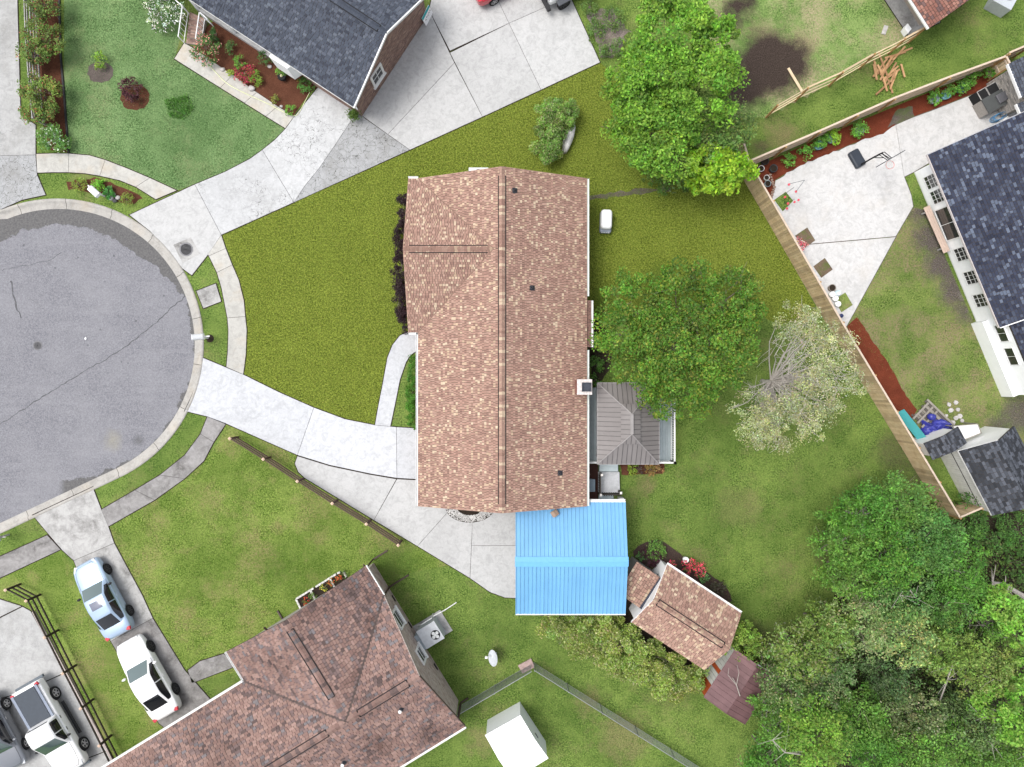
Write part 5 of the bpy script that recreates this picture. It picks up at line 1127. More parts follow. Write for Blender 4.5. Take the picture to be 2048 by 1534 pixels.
    for x in xx:
        q.v += [side_pt(x, s_, 1) for s_ in ss[:-1]] + [top_pt(x, t) for t in ts[::-1]] + [side_pt(x, s_, -1) for s_ in ss[-2::-1]]
    nv = 5 + 13 + 5
    for i in range(len(xx) - 1):
        for j in range(nv - 1): b0 = i * nv + j; q.face((b0, b0 + 1, b0 + nv + 1, b0 + nv))
    q.build('roof', col, root, local=True)
    ws = lambda a, b, n_=10: np.linspace(a, b, n_)
    patch('windshield', glass, top_n, ws(cab['rx1'] * L + .06, X1 - .02), ws(-.93, .93), .008)
    if cab.get('rear', True): patch('rear_window', side_glass, top_n, ws(X0 + .10, cab['rx0'] * L - .03), ws(-.88, .88), .008)
    bp = (bpill if bpill is not None else (cab['rx0'] + cab['rx1']) / 2 * L); lo, hi = cab.get('side', (X0 + .28, X1 - .28))
    for sg in (1, -1):
        f_ = lambda x, s_, o, sg=sg: side_pt(x, s_, sg, o)
        patch('side_window', side_glass, f_, ws(lo, bp - .03), ws(.16, .86, 5), .008); patch('side_window', side_glass, f_, ws(bp + .03, hi), ws(.16, .86, 5), .008)
    if sunroof: patch('sunroof', plain('sunroof_glass', (.13, .14, .19), .1, coat=.5), top_n, ws(cab['rx1'] * L - .62, cab['rx1'] * L - .16), ws(-.55, .55), .01)
    # ---- wheels, lamps, mirrors, handles
    wm = MB(); wm.smooth = True; wm.lathe((0, 0, 0), [(wr * .62, -.10), (wr * .93, -.11), (wr, -.07), (wr, .07), (wr * .93, .11), (wr * .62, .10)], 28, (V3((1, 0, 0)), V3((0, 0, 1)), V3((0, 1, 0))))
    rm = MB(); rm.lathe((0, .07, 0), [(wr * .64, -.02), (wr * .64, .035), (wr * .56, .035), (wr * .55, .0), (.01, .0)], 24, (V3((1, 0, 0)), V3((0, 0, 1)), V3((0, 1, 0))))
    for k in range(spokes): t = 6.283 * k / spokes; rm.obox((math.cos(t) * wr * .32, .09, math.sin(t) * wr * .32), (math.cos(t) * wr * .27, 0, math.sin(t) * wr * .27), (0, .018, 0), (-math.sin(t) * .035, 0, math.cos(t) * .035))
    rm.lathe((0, .08, 0), [(.06, 0), (.06, .04), (.01, .045)], 12, (V3((1, 0, 0)), V3((0, 0, 1)), V3((0, 1, 0))))
    wme = rme = None
    for wx in wheels:
        for sg in (1, -1):
            if wme is None: a = wm.build('wheel', TYRE, root, local=True); b = rm.build('rim', rim, a, local=True); wme, rme = a.data, b.data
            else:
                a = bpy.data.objects.new('wheel', wme); reg(a, root, V3((0, 0, 0))); b = bpy.data.objects.new('rim', rme); reg(b, a, V3((0, 0, 0)))
            a.location = (wx, sg * (hw - .10), wr); a.rotation_euler = (0, 0, 0 if sg > 0 else math.pi)
    for sg in (1, -1):
        mx = (mirror if mirror is not None else X1 - .38); q = MB(); q.smooth = True; q.rock((mx, sg * (hw * .95 + .13), bl_ + .08), (.07, .13, .075), 3); q.build('mirror', col if cab.get('mirror_col', True) else BPLAST, root, local=True)
        if lamp_f: w, zb, zs, zt = lerp_tab(rows, .465); q = MB(); q.obox((L * .455, sg * w * hw * .74, zs - .015), (.16, -.06 * sg, -.035), (.03, .10 * sg, 0), (0, 0, .045)); q.build('headlight', CLEARL, root, local=True, bevel=.02)
        w, zb, zs, zt = lerp_tab(rows, -.472); q = MB(); q.obox((-L * .468, sg * w * hw * .82, zs - .03), (.10, .03 * sg, 0), (-.03, .11 * sg, 0), (0, 0, .07)); q.build('tail_light', REDL, root, local=True, bevel=.02)
        if handles:
            for hx in (bp + .12, bp - .62): q = MB(); q.box((hx, sg * (hw * .985), bl_ - .17), (.19, .035, .03)); q.build('door_handle', col if handles is True else handles, root, local=True)
    q = MB(); w, zb, zs, zt = lerp_tab(rows, .48); q.box((L * .494, 0, zb + .16), (.05, w * hw * 1.1, .16)); q.build('grille', BPLAST, root, local=True)
    def body_z(x, f): w, zb, zs, zt = lerp_tab(rows, x / L); return (x, f * w * hw, zs - .01 + (zt - .012 - zs + .01) * (.955 - abs(f)) / (.955 - .62) if abs(f) > .62 else zt - .01)
    for sg in (1, -1):
        q = MB(); q.tube([V3(body_z(x, sg * f)) + V3((0, 0, .004)) for x, f in ((X1 - .05, .80), (L * .33, .79), (L * .42, .74), (L * .465, .60))], .007, 4); q.build('hood_seam', BPLAST, root, local=True)
    q = MB(); q.tube([V3(body_z(L * .466, f)) + V3((0, 0, .004)) for f in (-.6, -.3, 0, .3, .6)], .007, 4); q.build('hood_seam', BPLAST, root, local=True)
    if extra: extra(root, L, hw, rows, patch, top_n)
    return root
SEDAN = [(.5, .62, .34, .50, .56), (.488, .80, .24, .60, .67), (.455, .90, .20, .68, .74), (.40, .965, .18, .74, .80), (.28, 1, .17, .82, .90), (.16, 1, .17, .89, .965), (.0, 1, .17, .92, .98), (-.2, 1, .17, .94, 1.0), (-.33, .995, .18, .965, 1.03), (-.42, .965, .20, .95, 1.03), (-.475, .90, .24, .90, .98), (-.495, .80, .30, .80, .88), (-.5, .66, .38, .70, .76)]
CABS = dict(belt=.93, roof=1.42, x0=-.385, rx0=-.20, rx1=.045, x1=.20, top=(.66, .61, .65, .66, .78), rdrop=.06)
vehicle('parked_sedan', 'pale silver blue sedan with a sunroof parked first on the side driveway', (218, 1190), (-43, -80), 4.62, 1.80, SEDAN, dict(CABS, mirror_col=False), paint('ice_blue_paint', (.33, .43, .56), .25, .3), (1.36, -1.33), rim=RIMD, wr=.335, sunroof=True)
def camry(root, L, hw, rows, patch, top_n):
    q = MB(); q.box((-L * .485, 0, .82), (.09, hw * 1.3, .07)); q.build('trunk_trim', plain('grey_trim_car', (.16, .19, .24), .3), root, local=True, bevel=.02)
    q = MB(); q.box((L * .40, 0, .835), (.012, .42, .012)); q.build('hood_crease', BPLAST, root, local=True)
vehicle('parked_sedan', 'white sedan with black wheels parked behind the silver blue one', (307, 1346), (-49, -85), 4.88, 1.84, SEDAN, dict(CABS, roof=1.44), paint('white_car_paint', (.80, .80, .81)), (1.46, -1.37), rim=RIMD, wr=.345, extra=camry)
TRUCK = [(.5, .70, .45, .74, .82), (.49, .86, .38, .86, .95), (.46, .94, .36, .96, 1.04), (.38, .98, .36, 1.02, 1.12), (.24, 1, .36, 1.06, 1.17), (.14, 1, .36, 1.08, 1.2), (.0, 1, .36, 1.08, 1.2), (-.075, 1, .36, 1.09, 1.2), (-.095, 1, .36, 1.09, 1.18), (-.3, 1, .38, 1.10, 1.17), (-.46, .99, .42, 1.10, 1.17), (-.488, .97, .46, 1.08, 1.15), (-.5, .92, .52, 1.02, 1.08)]
def truck_x(root, L, hw, rows, patch, top_n):
    q = MB(); q.box((-L * .285, 0, 1.185), (L * .36, hw * 1.36, .035)); q.build('bed_cover', plain('charcoal_vinyl', (.055, .065, .08), .7, .12, 6, bump=.2), root, local=True, bevel=.012)
    for sg in (1, -1): q = MB(); q.box((-L * .285, sg * hw * .79, 1.175), (L * .37, .15, .03)); q.build('bed_rail', plain('bed_rail_grey', (.20, .23, .29), .5), root, local=True)
    q = MB(); q.box((-L * .508, 0, .50), (.16, hw * 1.9, .16)); q.build('rear_bumper', plain('bumper_grey', (.10, .12, .14), .5), root, local=True, bevel=.03)
    q = MB(); q.box((L * .505, 0, .52), (.14, hw * 1.8, .2)); q.build('front_bumper', bpy.data.materials['bumper_grey'], root, local=True, bevel=.04)
    for sg in (1, -1): q = MB(); q.box((.1, sg * (hw + .02), .34), (2.1, .16, .06)); q.build('running_board', BPLAST, root, local=True)
vehicle('pickup_truck', 'white pickup truck with a charcoal bed cover parked by the rail fence', (119, 1442), (57, 100), 5.5, 1.90, TRUCK, dict(belt=1.14, roof=1.80, x0=-.105, rx0=-.075, rx1=.085, x1=.215, top=(.80, .74, .75, .74, .82), rdrop=.03, wr=.92, rear=True, side=(-.36, .93), mirror_col=False), paint('truck_white_paint', (.80, .80, .80)), (1.78, -1.56), rim=RIMS, wr=.39, extra=truck_x, cat='truck', bpill=.33, handles=BPLAST)
SUV = [(.5, .66, .40, .62, .70), (.485, .84, .30, .74, .82), (.44, .93, .26, .84, .92), (.36, .98, .25, .92, 1.0), (.22, 1, .25, .98, 1.06), (.0, 1, .25, 1.0, 1.06), (-.25, 1, .25, 1.02, 1.08), (-.42, .98, .27, 1.02, 1.08), (-.475, .93, .32, .98, 1.05), (-.495, .84, .40, .88, .95), (-.5, .74, .48, .76, .84)]
vehicle('parked_suv', 'dark grey compact SUV partly cut off at the left edge', (15, 1454), (39.5, 77), 4.45, 1.80, SUV, dict(belt=1.03, roof=1.66, x0=-.485, rx0=-.40, rx1=.08, x1=.235, top=(.72, .68, .70, .70, .80), rdrop=.05), paint('grey_metallic_paint', (.17, .18, .20), .35, .32), (1.28, -1.27), rim=RIMS, wr=.35, handles=CHROME)
vehicle('parked_hatchback', 'red car seen only by its tail at the top edge', (1014, -37), (.88, -.47), 4.4, 1.76, SEDAN, CABS, paint('red_paint', (.46, .015, .035)), (1.3, -1.28), wr=.32)
def jeep_x(root, L, hw, rows, patch, top_n):
    q = MB(); q.box((L * .52, 0, .58), (.22, hw * 1.9, .2)); q.build('front_bumper', BPLAST, root, local=True, bevel=.03)
    for sg in (1, -1):
        q = MB(); q.box((1.22, sg * (hw - .02), .93), (.95, .34, .09)); q.build('fender', plain('fender_grey', (.06, .065, .075), .5) if sg == 1 else bpy.data.materials['fender_grey'], root, local=True, bevel=.03)
    for k in range(7): q = MB(); q.box((L * .488, -.36 + .12 * k, .98), (.06, .05, .26)); q.build('grille_slot', BPLAST, root, local=True)
JEEP = [(.49, .70, .55, 1.02, 1.10), (.48, .74, .50, 1.08, 1.16), (.30, .78, .45, 1.12, 1.2), (.14, .84, .45, 1.14, 1.22), (.10, .96, .45, 1.14, 1.22), (-.3, .98, .45, 1.14, 1.2), (-.48, .98, .5, 1.12, 1.18), (-.49, .96, .55, 1.1, 1.16)]
vehicle('off_road_car', 'white boxy off-road car with dark fenders cut off by the top edge', (1150, -30), (-.88, .47), 4.2, 1.85, JEEP, dict(belt=1.16, roof=1.82, x0=-.49, rx0=-.47, rx1=.04, x1=.11, top=(.84, .82, .82, .82, .84), rdrop=.02), paint('offroad_white_paint', (.78, .79, .80)), (1.22, -1.2), rim=RIMD, wr=.40, extra=jeep_x)
# ================================================================ FENCES
n = N('fence_board'); c1 = n.ramp(n.noise(2.0, 5, .7), [(.25, (.42, .29, .165)), (.5, (.56, .42, .26)), (.75, (.65, .52, .34))])
FBRD = n.out(n.mix(1.0, c1, n.ramp(n.rnd(), [(0, .72), (.5, 1.0), (1, 1.12)]), 'MULTIPLY'), .85, .15)
n = N('new_lumber'); c1 = n.ramp(n.noise(3.0, 5, .7), [(.25, (.50, .38, .24)), (.75, (.64, .52, .36))])
LUMB = n.out(n.mix(1.0, c1, n.ramp(n.rnd(), [(0, .85), (1, 1.08)]), 'MULTIPLY'), .8, .2)
CAPW = plain('fence_cap', (.52, .42, .33), .8, .15, 6); BRACE = plain('brown_brace', (.36, .22, .09), .85, .25, 5)
def board_fence(name, label, tops, h=1.83, bw=.14, side=1, posts_side=-1, mat=FBRD, group=None, rail_n=3, post_at=2.4, cap=True, wob=.02):
    """tops: pixel polyline of the fence top edge"""
    pts = [W(*q, h) for q in tops]; root = thing(name, V3((pts[0].x, pts[0].y, 0)), label, 'fence', group); po = ORG[root.name]; r = random.Random(len(tops) * 7 + 3); me = []
    for k in range(3): m = MB(); m.obox((0, 0, h / 2), (bw / 2 - .004, 0, 0), (0, .011, 0), (0, 0, h / 2 - .03 - .006 * k)); o = m.build('tmp', mat); me.append(o.data); bpy.data.objects.remove(o)
    for i in range(len(pts) - 1):
        a, b = V3((pts[i].x, pts[i].y, 0)), V3((pts[i + 1].x, pts[i + 1].y, 0)); d = b - a; L_ = d.length; d.normalize(); nn = V3((-d.y, d.x, 0)) * side; ang = math.atan2(d.y, d.x)
        k = int(L_ / bw)
        for j in range(k):
            o = bpy.data.objects.new('board', me[r.randrange(3)]); reg(o, root, po); q = a + d * (L_ * (j + .5) / k) + nn * (.03 + r.uniform(0, .004)); o.location = q - po; o.rotation_euler = (r.uniform(-.004, .004), r.uniform(-.004, .004), ang)
        for z in ([.3, h / 2, h - .18] if rail_n == 3 else [.3, h - .2]): m = MB(); m.beam(a + V3((0, 0, z)), b + V3((0, 0, z)), .04, .09); m.build('rail', CAPW, root)
        if cap: m = MB(); m.beam(a + nn * .02 + V3((0, 0, h)), b + nn * .02 + V3((0, 0, h)), .10, .035); m.build('cap_rail', CAPW, root)
        kp_ = max(1, round(L_ / post_at))
        for j in range(kp_ + (i == len(pts) - 2)): q = a + d * (L_ * j / kp_) - nn * .06; m = MB(); m.box((q.x, q.y, h / 2), (.09, .09, h + .02), ang); m.build('post', BRACE, root)
    return root
board_fence('board_fence', 'long wooden board fence running diagonally down the right side of the yard', [(1482, 262), (1499, 322), (1593, 484), (1686, 646), (1750, 752), (1838, 897), (1921, 1035)], side=-1)
board_fence('board_fence', 'pale wooden board fence along the potted plants at the top of the patio', [(1503, 321), (1640, 262), (1790, 196), (1900, 154), (2012, 113)], side=1, mat=LUMB)
board_fence('board_fence', 'short wooden fence return beside the stone faced wall', [(2012, 113), (2022, 132)], side=1, mat=LUMB, post_at=1.0)
board_fence('board_fence', 'short wooden fence return below the grey shed', [(1921, 1035), (1965, 1016)], side=1, mat=FBRD, post_at=1.2)
m = MB(); s0, s1 = W(2019, 106, 1.8), W(2060, 88, 1.8); board_fence('board_fence', 'wooden fence leading off the top right patio corner', [(2019, 106), (2070, 84)], side=1, mat=LUMB)
# unfinished rail fence
uf = thing('rail_fence', W(1534, 233), 'unfinished pale wooden rail fence across the top right lawn', 'fence'); pb5 = [(1532, 235), (1590, 202), (1657, 172), (1718, 137), (1776, 108), (1815, 86)]
pw5 = [W(*q) for q in pb5]
for q in pw5: m = MB(); m.box((q.x, q.y, .92), (.09, .09, 1.84)); m.build('post', BRACE, uf)
for i in range(5):
    for z in (.25, .95, 1.7): d = (pw5[i + 1] - pw5[i]).normalized(); m = MB(); m.beam(pw5[i] - d * .1 + V3((.04, .05, z + .02 * (i % 2))), pw5[i + 1] + d * .1 + V3((.04, .05, z + .02 * (i % 2))), .045, .09); m.build('rail', LUMB, uf)
    if i in (1, 2, 4): m = MB(); m.beam(pw5[i] + V3((.02, .12, 1.5)), pw5[i + 1] + V3((.02, .12, 1.46)), .04, .26, up=(0, 0, 1)); m.build('wide_board', LUMB, uf)
m = MB(); m.beam(W(1576, 137) + V3((0, 0, .04)), W(1606, 186, .3), .14, .05); solo('timber', m, LUMB, 'long pale timber lying from the dark soil to the rail fence', 'timber')
r = random.Random(5); n = N('cut_lumber'); CUTL = n.out(n.mix(1.0, n.ramp(n.noise(3, 5), [(.3, (.30, .165, .08)), (.7, (.47, .29, .155))]), n.ramp(n.rnd(), [(0, .7), (1, 1.15)]), 'MULTIPLY'), .85, .15)
for i in range(24):                                     # heap of offcuts
    x, y = 1765 + r.gauss(0, 17), 142 + r.gauss(0, 13); a = r.choice([.55, .75, .9, 1.9]) + r.gauss(0, .2); l = r.uniform(.7, 1.5)
    if i == 0: x, y, a, l = 1800, 107, .42, 1.5
    if i == 1: x, y, a, l = 1788, 112, .3, 1.3
    c = W(x, y); d = V3((math.cos(a), math.sin(a), r.uniform(-.08, .08))); z = .05 + .035 * (i % 6); m = MB(); m.beam(-d * l / 2, d * l / 2, .1, .045); o = m.build('plank', CUTL); o.location = (c.x, c.y, z + abs(d.z) * l / 2); tag(o, 'orange brown offcut plank in the loose lumber heap by the rail fence', 'plank', 'loose lumber heap')
def three_rail(name, label, bases, h, mat, zs=(.35, .72, 1.08), capmat=None, rail=(.045, .10)):
    bs = [W(*q) for q in bases]; root = thing(name, bs[0], label, 'fence')
    for i, q in enumerate(bs):
        m = MB(); m.box((q.x, q.y, h / 2), (.10, .10, h)); m.build('post', mat, root)
        if capmat: m = MB(); m.lathe((q.x, q.y, h), [(.105, 0), (.105, .03), (.02, .08)], 4); m.build('post_cap', capmat, root)
    for a, b in zip(bs[:-1], bs[1:]):
        for z in zs: m = MB(); m.beam(a + V3((0, 0, z)), b + V3((0, 0, z)), *rail); m.build('rail', mat, root)
    return root
DKB = plain('dark_brown_rail', (.032, .021, .017), .6, .2, 8); RDB = plain('red_brown_rail', (.085, .048, .04), .7, .25, 8); TANCAP = plain('tan_cap', (.62, .45, .34), .6)
three_rail('rail_fence', 'black three rail fence beside the white pickup truck', [(41, 1168), (81, 1189), (117, 1260), (152, 1330), (187, 1398), (223, 1470), (262, 1548)], 1.22, DKB, capmat=TANCAP)
three_rail('rail_fence', 'reddish brown three rail fence along the main driveway edge', [(476, 874), (541, 914), (607, 957), (675, 1000), (741, 1040), (803, 1081)], 1.2, RDB, capmat=TANCAP, zs=(.3, .7, 1.1), rail=(.05, .15))
m = MB()
for a, b in zip([(62, 1222), (98, 1290), (152, 1393), (210, 1500)], [(98, 1290), (152, 1393), (210, 1500), (250, 1575)]): p_, q_ = W(*a), W(*b); m.beam(p_ + V3((.18, 0, .05)), q_ + V3((.18, 0, .05)), .16, .1)
m.build('fence_footing', plain('pink_concrete', (.36, .31, .29), .9, .2, 4), None, kind='structure')
GREYR = plain('weathered_rail', (.33, .32, .31), .85, .25, 6)
three_rail('rail_fence', 'weathered grey rail fence behind the shrubs on the upper left edge', [(72, -60), (76, 20), (79, 95), (84, 165), (92, 250)], 1.2, GREYR, zs=(.2, .45, .7, .95, 1.15))
# chain link
CHAIN = plain('galvanised_wire', (.20, .21, .215), .5, .1, metal=.5); PIPE = plain('galvanised_pipe', (.30, .31, .32), .45, .1, metal=.4)
cf = thing('chain_link_fence', W(1067, 1325), 'grey chain link fence with a corner post on the lower lawn', 'fence'); cb = [W(918, 1412), W(1062, 1327), W(1068, 1325), W(1200, 1408), W(1340, 1496), W(1450, 1566)]
def cl_fence(pts, h=1.15):
    for a, b in zip(pts[:-1], pts[1:]):
        d = b - a; L_ = d.length; d.normalize(); w = MB(); m = MB(); m.tube([a + V3((0, 0, h)), b + V3((0, 0, h))], .022, 6); m.build('top_rail', PIPE, cf)
        m = MB(); m.tube([a + V3((0, 0, .06)), b + V3((0, 0, .06))], .008, 4); m.build('bottom_wire', PIPE, cf)
        k = int(L_ / .085)
        for i in range(-int(h / .085), k):
            for sg in (1, -1):
                x0 = i * .085 if sg == 1 else i * .085 + h; x1 = x0 + sg * h; za, zb = .05, h
                if x0 < 0: za += (0 - x0) * sg; x0 = 0
                if x1 > L_: zb -= (x1 - L_); x1 = L_
                if x0 > L_: za += (x0 - L_); x0 = L_
                if x1 < 0: zb -= -x1; x1 = 0
                if zb - za > .04: w.tube([a + d * x0 + V3((0, 0, za)), a + d * x1 + V3((0, 0, zb))], .0045, 3, cap=False)
        w.build('wire_mesh', CHAIN, cf, kind='stuff')
        for i in range(max(1, round(L_ / 2.6))): q = a + d * (L_ * i / max(1, round(L_ / 2.6))); m = MB(); m.tube([q, q + V3((0, 0, h + .06))], .03, 8); m.build('post', PIPE, cf)
cl_fence(cb[:2]); cl_fence(cb[2:])
m = MB(); m.prism([(v.x, v.y) for v in WL([(1036, 1330), (1062, 1316), (1069, 1333), (1045, 1346)])], 0, .10); pd = solo('paver_pad', m, plain('pink_paver', (.34, .25, .23), .9, .25, 6), 'pinkish paver pad under the chain link corner post', 'paver')

# ================================================================ YARD THINGS
def mailbox(px, py, ang, label, col=WHITE2, post=WHITE):
    o = thing('mailbox', W(px, py), label, 'mailbox', rz=ang); m = MB(); m.box((0, 0, .5), (.09, .09, 1.0)); m.build('post', post, o, local=True)
    m = MB(); m.smooth = True; n_ = 12; L_ = .62; ring = [(.17, 0), (.17, .14)] + [(.17 * math.cos(t), .14 + .13 * math.sin(t)) for t in np.linspace(.3, 2.85, 8)] + [(-.17, .14), (-.17, 0)]
    k = len(ring); m.v = [(x - .38, y, z + 1.0) for x in (0, L_) for y, z in ring]
    for i in range(k): j = (i + 1) % k; m.face((i, j, k + j, k + i))
    m.smooth = False; m.face(range(k)); m.face(range(k, 2 * k)); m.build('box', col, o, local=True)
    m = MB(); m.box((-.395, 0, 1.12), (.02, .32, .24)); m.build('door', col, o, local=True); m = MB(); m.box((.3, 0, .97), (.42, .07, .05)); m.build('bracket', post, o, local=True)
    return o
mailbox(416, 676, math.pi * .03, 'white mailbox on a post at the kerb of the cul-de-sac'); sheet('mailbox_ring', [(420 + 8 * math.cos(t * .4), 677 + 8 * math.sin(t * .4)) for t in range(16)], .013, EDGE)
mailbox(209, 392, 2.4, 'white mailbox in the planted kerb bed at the top of the cul-de-sac'); mailbox(18, 1069, .15, 'grey mailbox at the left edge by the lower kerb', plain('grey_box', (.45, .45, .46), .4, metal=.3), GREYR)
ROCK = plain('pale_rock', (.42, .40, .385), .9, .3, 8, bump=.8)
for i, (x, y, a) in enumerate(((224, 397, .16), (231, 402, .14), (237, 396, .15), (216, 389, .09), (229, 390, .11))):
    m = MB(); m.smooth = True; c = W(x, y); m.rock((c.x, c.y, a * .5), (a, a * .8, a * .6), i); solo('rock', m, ROCK if i % 2 == 0 else plain('dark_rock', (.10, .095, .10), .8, .3, 9) if i == 1 else bpy.data.materials['dark_rock'], ['grey rock closest to the white kerb bed mailbox', 'dark rock in the middle of the kerb bed group', 'pale rock at the right end of the kerb bed group', 'tiny dark rock under the kerb bed mailbox', 'grey rock behind the others in the kerb bed'][i], 'rock', 'kerb bed rocks')
for x, y, rr, lab in ((446, 140, .16, 'round white stone on the garden walk edge below the pink roses'), (504, 178, .22, 'flat pinkish stone on the garden walk edge'), (563, 213, .10, 'pair of small white stones at the lower end of the garden bed'), (540, 134, .14, 'white block beside the hose reel in the garden bed'), (579, 142, .12, 'white block half under the navy eave')):
    m = MB(); m.smooth = True; c = W(x, y); m.rock((c.x, c.y, rr * .4), (rr, rr * .75, rr * .5), int(x)); solo('stone', m, ROCK, lab, 'stone')
hr_ = thing('hose_reel', W(567, 157), 'black hose reel among the plants below the navy eave', 'hose reel'); c = W(567, 157)
m = MB(); m.lathe((c.x, c.y, .25), [(.1, 0), (.24, .0), (.26, .06), (.24, .12), (.1, .12)], 20); m.build('drum', BLACK, hr_); m = MB(); m.lathe((c.x, c.y, .37), [(.08, 0), (.08, .03), (.03, .04)], 12); m.build('hub', plain('tan_hub', (.5, .42, .3), .6), hr_)
m = MB(); m.box((c.x, c.y, .13), (.3, .3, .25)); m.build('base', BPLAST, hr_)
hose = [(415, 128), (432, 145), (450, 165), (475, 180), (510, 196), (545, 212), (570, 226), (588, 233), (597, 230), (610, 205), (620, 185)]
m = MB(); m.smooth = True; m.tube([W(*q) + V3((0, 0, .055)) for q in smooth_px(hose, False, 2)], .02, 6); solo('garden_hose', m, plain('pale_hose', (.62, .66, .38), .5), 'pale yellow green garden hose trailing along the garden walk', 'hose')
# sign leaning on the brick wall
sg = thing('board_sign', W(860, 41), 'white board sign with a teal band standing by the brick wall', 'sign'); sa_, sb2 = W(853, 54), W(866, 28); ud2 = (sb2 - sa_).normalized(); nd2 = V3((ud2.y, -ud2.x, 0)); upv = (V3((0, 0, 1)) - nd2 * .28).normalized()
cs = (sa_ + sb2) / 2 + V3((0, 0, .12)) + upv * .36; nsg = nd2.cross(V3((0, 0, 0))) + ud2.cross(upv).normalized(); nsg = nsg if nsg.dot(nd2) > 0 else -nsg
m = MB(); m.obox(cs, ud2 * .43, upv * .36, nsg * .012); m.build('board', WHITE2, sg); m = MB(); m.obox(cs + upv * .27 + nsg * .016, ud2 * .43, upv * .09, nsg * .004); m.build('band', plain('teal_band', (.02, .32, .33), .5), sg)
for s_ in (-1, 1): m = MB(); q = cs + ud2 * .38 * s_ - upv * .3; m.beam(q, V3((q.x, q.y, .03)), .04, .04, up=ud2); m.build('leg', GREYR, sg)
r = random.Random(3)
for k in range(5): m = MB(); q = cs + ud2 * (-.28 + .14 * k) + upv * r.uniform(-.12, .06) + nsg * .015; m.tube([q, q + ud2 * .05 + upv * .06, q + ud2 * .1 - upv * .03], .014, 4); m.build('lettering', BLACK, sg)
# porch steps and white railings
ps = thing('brick_steps', W(392, 65), 'brown brick steps leading up to the white porch', 'steps'); sA, sB, sC, sD = W(373, 88), W(402, 92), W(415, 45), W(387, 32)
for k in range(5):
    t0, t1 = k / 5, (k + 1) / 5; q = [sA.lerp(sD, t0), sB.lerp(sC, t0), sB.lerp(sC, t1), sA.lerp(sD, t1)]; m = MB(); m.prism([(v.x, v.y) for v in q], 0, .1 + .085 * k); st_ = m.build('step', MORTAR, ps); b_ = MB(); z = .1 + .085 * k
    tiles(b_, face_out(Plane([V3((v.x, v.y, z)) for v in q], q[1] - q[0])), (.2, .2), .1, BR_TAN, gap=.006, t0=.008, t1=.008, rng=random.Random(k), stag=.1); b_.build('bricks', BRICKM, st_, kind='stuff')
def handrail(label, a, b, z0, z1, h=.85, n_=6):
    a, b = W(*a), W(*b); o = thing('handrail', a, label, 'railing'); A, B_ = a + V3((0, 0, z0)), b + V3((0, 0, z1)); u3 = V3((0, 0, 1))
    m = MB(); m.tube([A + u3 * h, B_ + u3 * h], .03, 6); m.tube([A + u3 * .15, B_ + u3 * .15], .02, 6); m.build('rail', WHITE2, o)
    for k in range(n_ + 1): q = A.lerp(B_, k / n_); m = MB(); m.tube([q + u3 * (0 if k in (0, n_) else .15), q + u3 * h], .028 if k in (0, n_) else .016, 6); m.build('baluster', WHITE2, o)
handrail('white metal handrail on the left side of the brick steps', (371, 88), (385, 36), .05, .42); handrail('white metal handrail on the right side of the brick steps', (405, 92), (418, 48), .05, .42)
handrail('short white metal railing on the porch edge left of the steps', (385, 35), (372, 24), .42, .42, n_=3); handrail('short white metal railing on the porch edge right of the steps', (420, 48), (433, 60), .42, .42, n_=3)
# potted plant by the garage corner is in the plants section; AC units
ACW = plain('ac_white', (.62, .64, .63), .5, .06); ACG = plain('ac_grey', (.42, .45, .48), .45, .08)
def fan(parent, c, r_, n_=4, mat=ACG):
    m = MB(); m.lathe(c, [(r_, 0), (r_, .012), (r_ * .96, .014), (.01, .014)], 28); w = m.build('fan_well', BLACK, parent); 
    for k in range(n_): t = 6.283 * k / n_ + .4; m = MB(); q = V3(c) + V3((math.cos(t), math.sin(t), 0)) * r_ * .55 + V3((0, 0, .03)); m.lathe(q, [(r_ * .36, 0), (r_ * .36, .01), (.01, .012)], 12); m.build('fan_blade', mat, parent)
    m = MB(); m.lathe(V3(c) + V3((0, 0, .02)), [(r_ * .24, 0), (r_ * .24, .04), (.01, .05)], 14); m.build('fan_hub', ACW, parent)
a1 = thing('air_conditioner', W(957, 345), 'white air conditioner behind the north gable of the tan roofed house', 'air conditioner'); c = W(957, 350, .8); m = MB(); m.box((c.x, c.y, .42), (1.12, .86, .8)); m.build('cabinet', ACW, a1, bevel=.03); fan(a1, (c.x, c.y + .02, .825), .3)
a2 = thing('air_conditioner', W(858, 1262), 'grey packaged air conditioner with a top fan beside the pale brick wall', 'air conditioner', rz=math.atan2(.525, .852)); ORG[a2.name] = V3((0, 0, 0))
m = MB(); m.box((.25, .02, .55), (1.15, 1.12, 1.0)); m.build('cabinet', ACG, a2, local=True, bevel=.02); m = MB(); m.box((-.60, -.12, .45), (.58, .95, .75)); m.build('duct_box', plain('duct_blue_grey', (.36, .42, .46), .45), a2, local=True, bevel=.02)
m = MB(); m.box((.25, .02, 1.06), (1.18, 1.15, .03)); m.build('lid', plain('ac_lid', (.50, .52, .54), .5), a2, local=True); fan(a2, (.5, -.12, 1.078), .27, 4, ACW)
m = MB(); m.tube([(.75, .75, .1), (.75, .75, .85), (.1, .75, .9), (-.3, .7, .4)], .03, 6); m.build('pipework', ACW, a2, local=True); m = MB(); m.box((.15, .02, .03), (2.1, 1.4, .05)); m.build('pad', C_OLD, a2, local=True)
m = MB(); m.tube([W(868, 1227) + V3((0, 0, .5)), W(892, 1216) + V3((0, 0, .3)), W(913, 1204) + V3((0, 0, .08))], .03, 6); solo('drain_pipe', m, WHITE, 'thin white drain pipe running from the grey air conditioner over the grass', 'pipe')
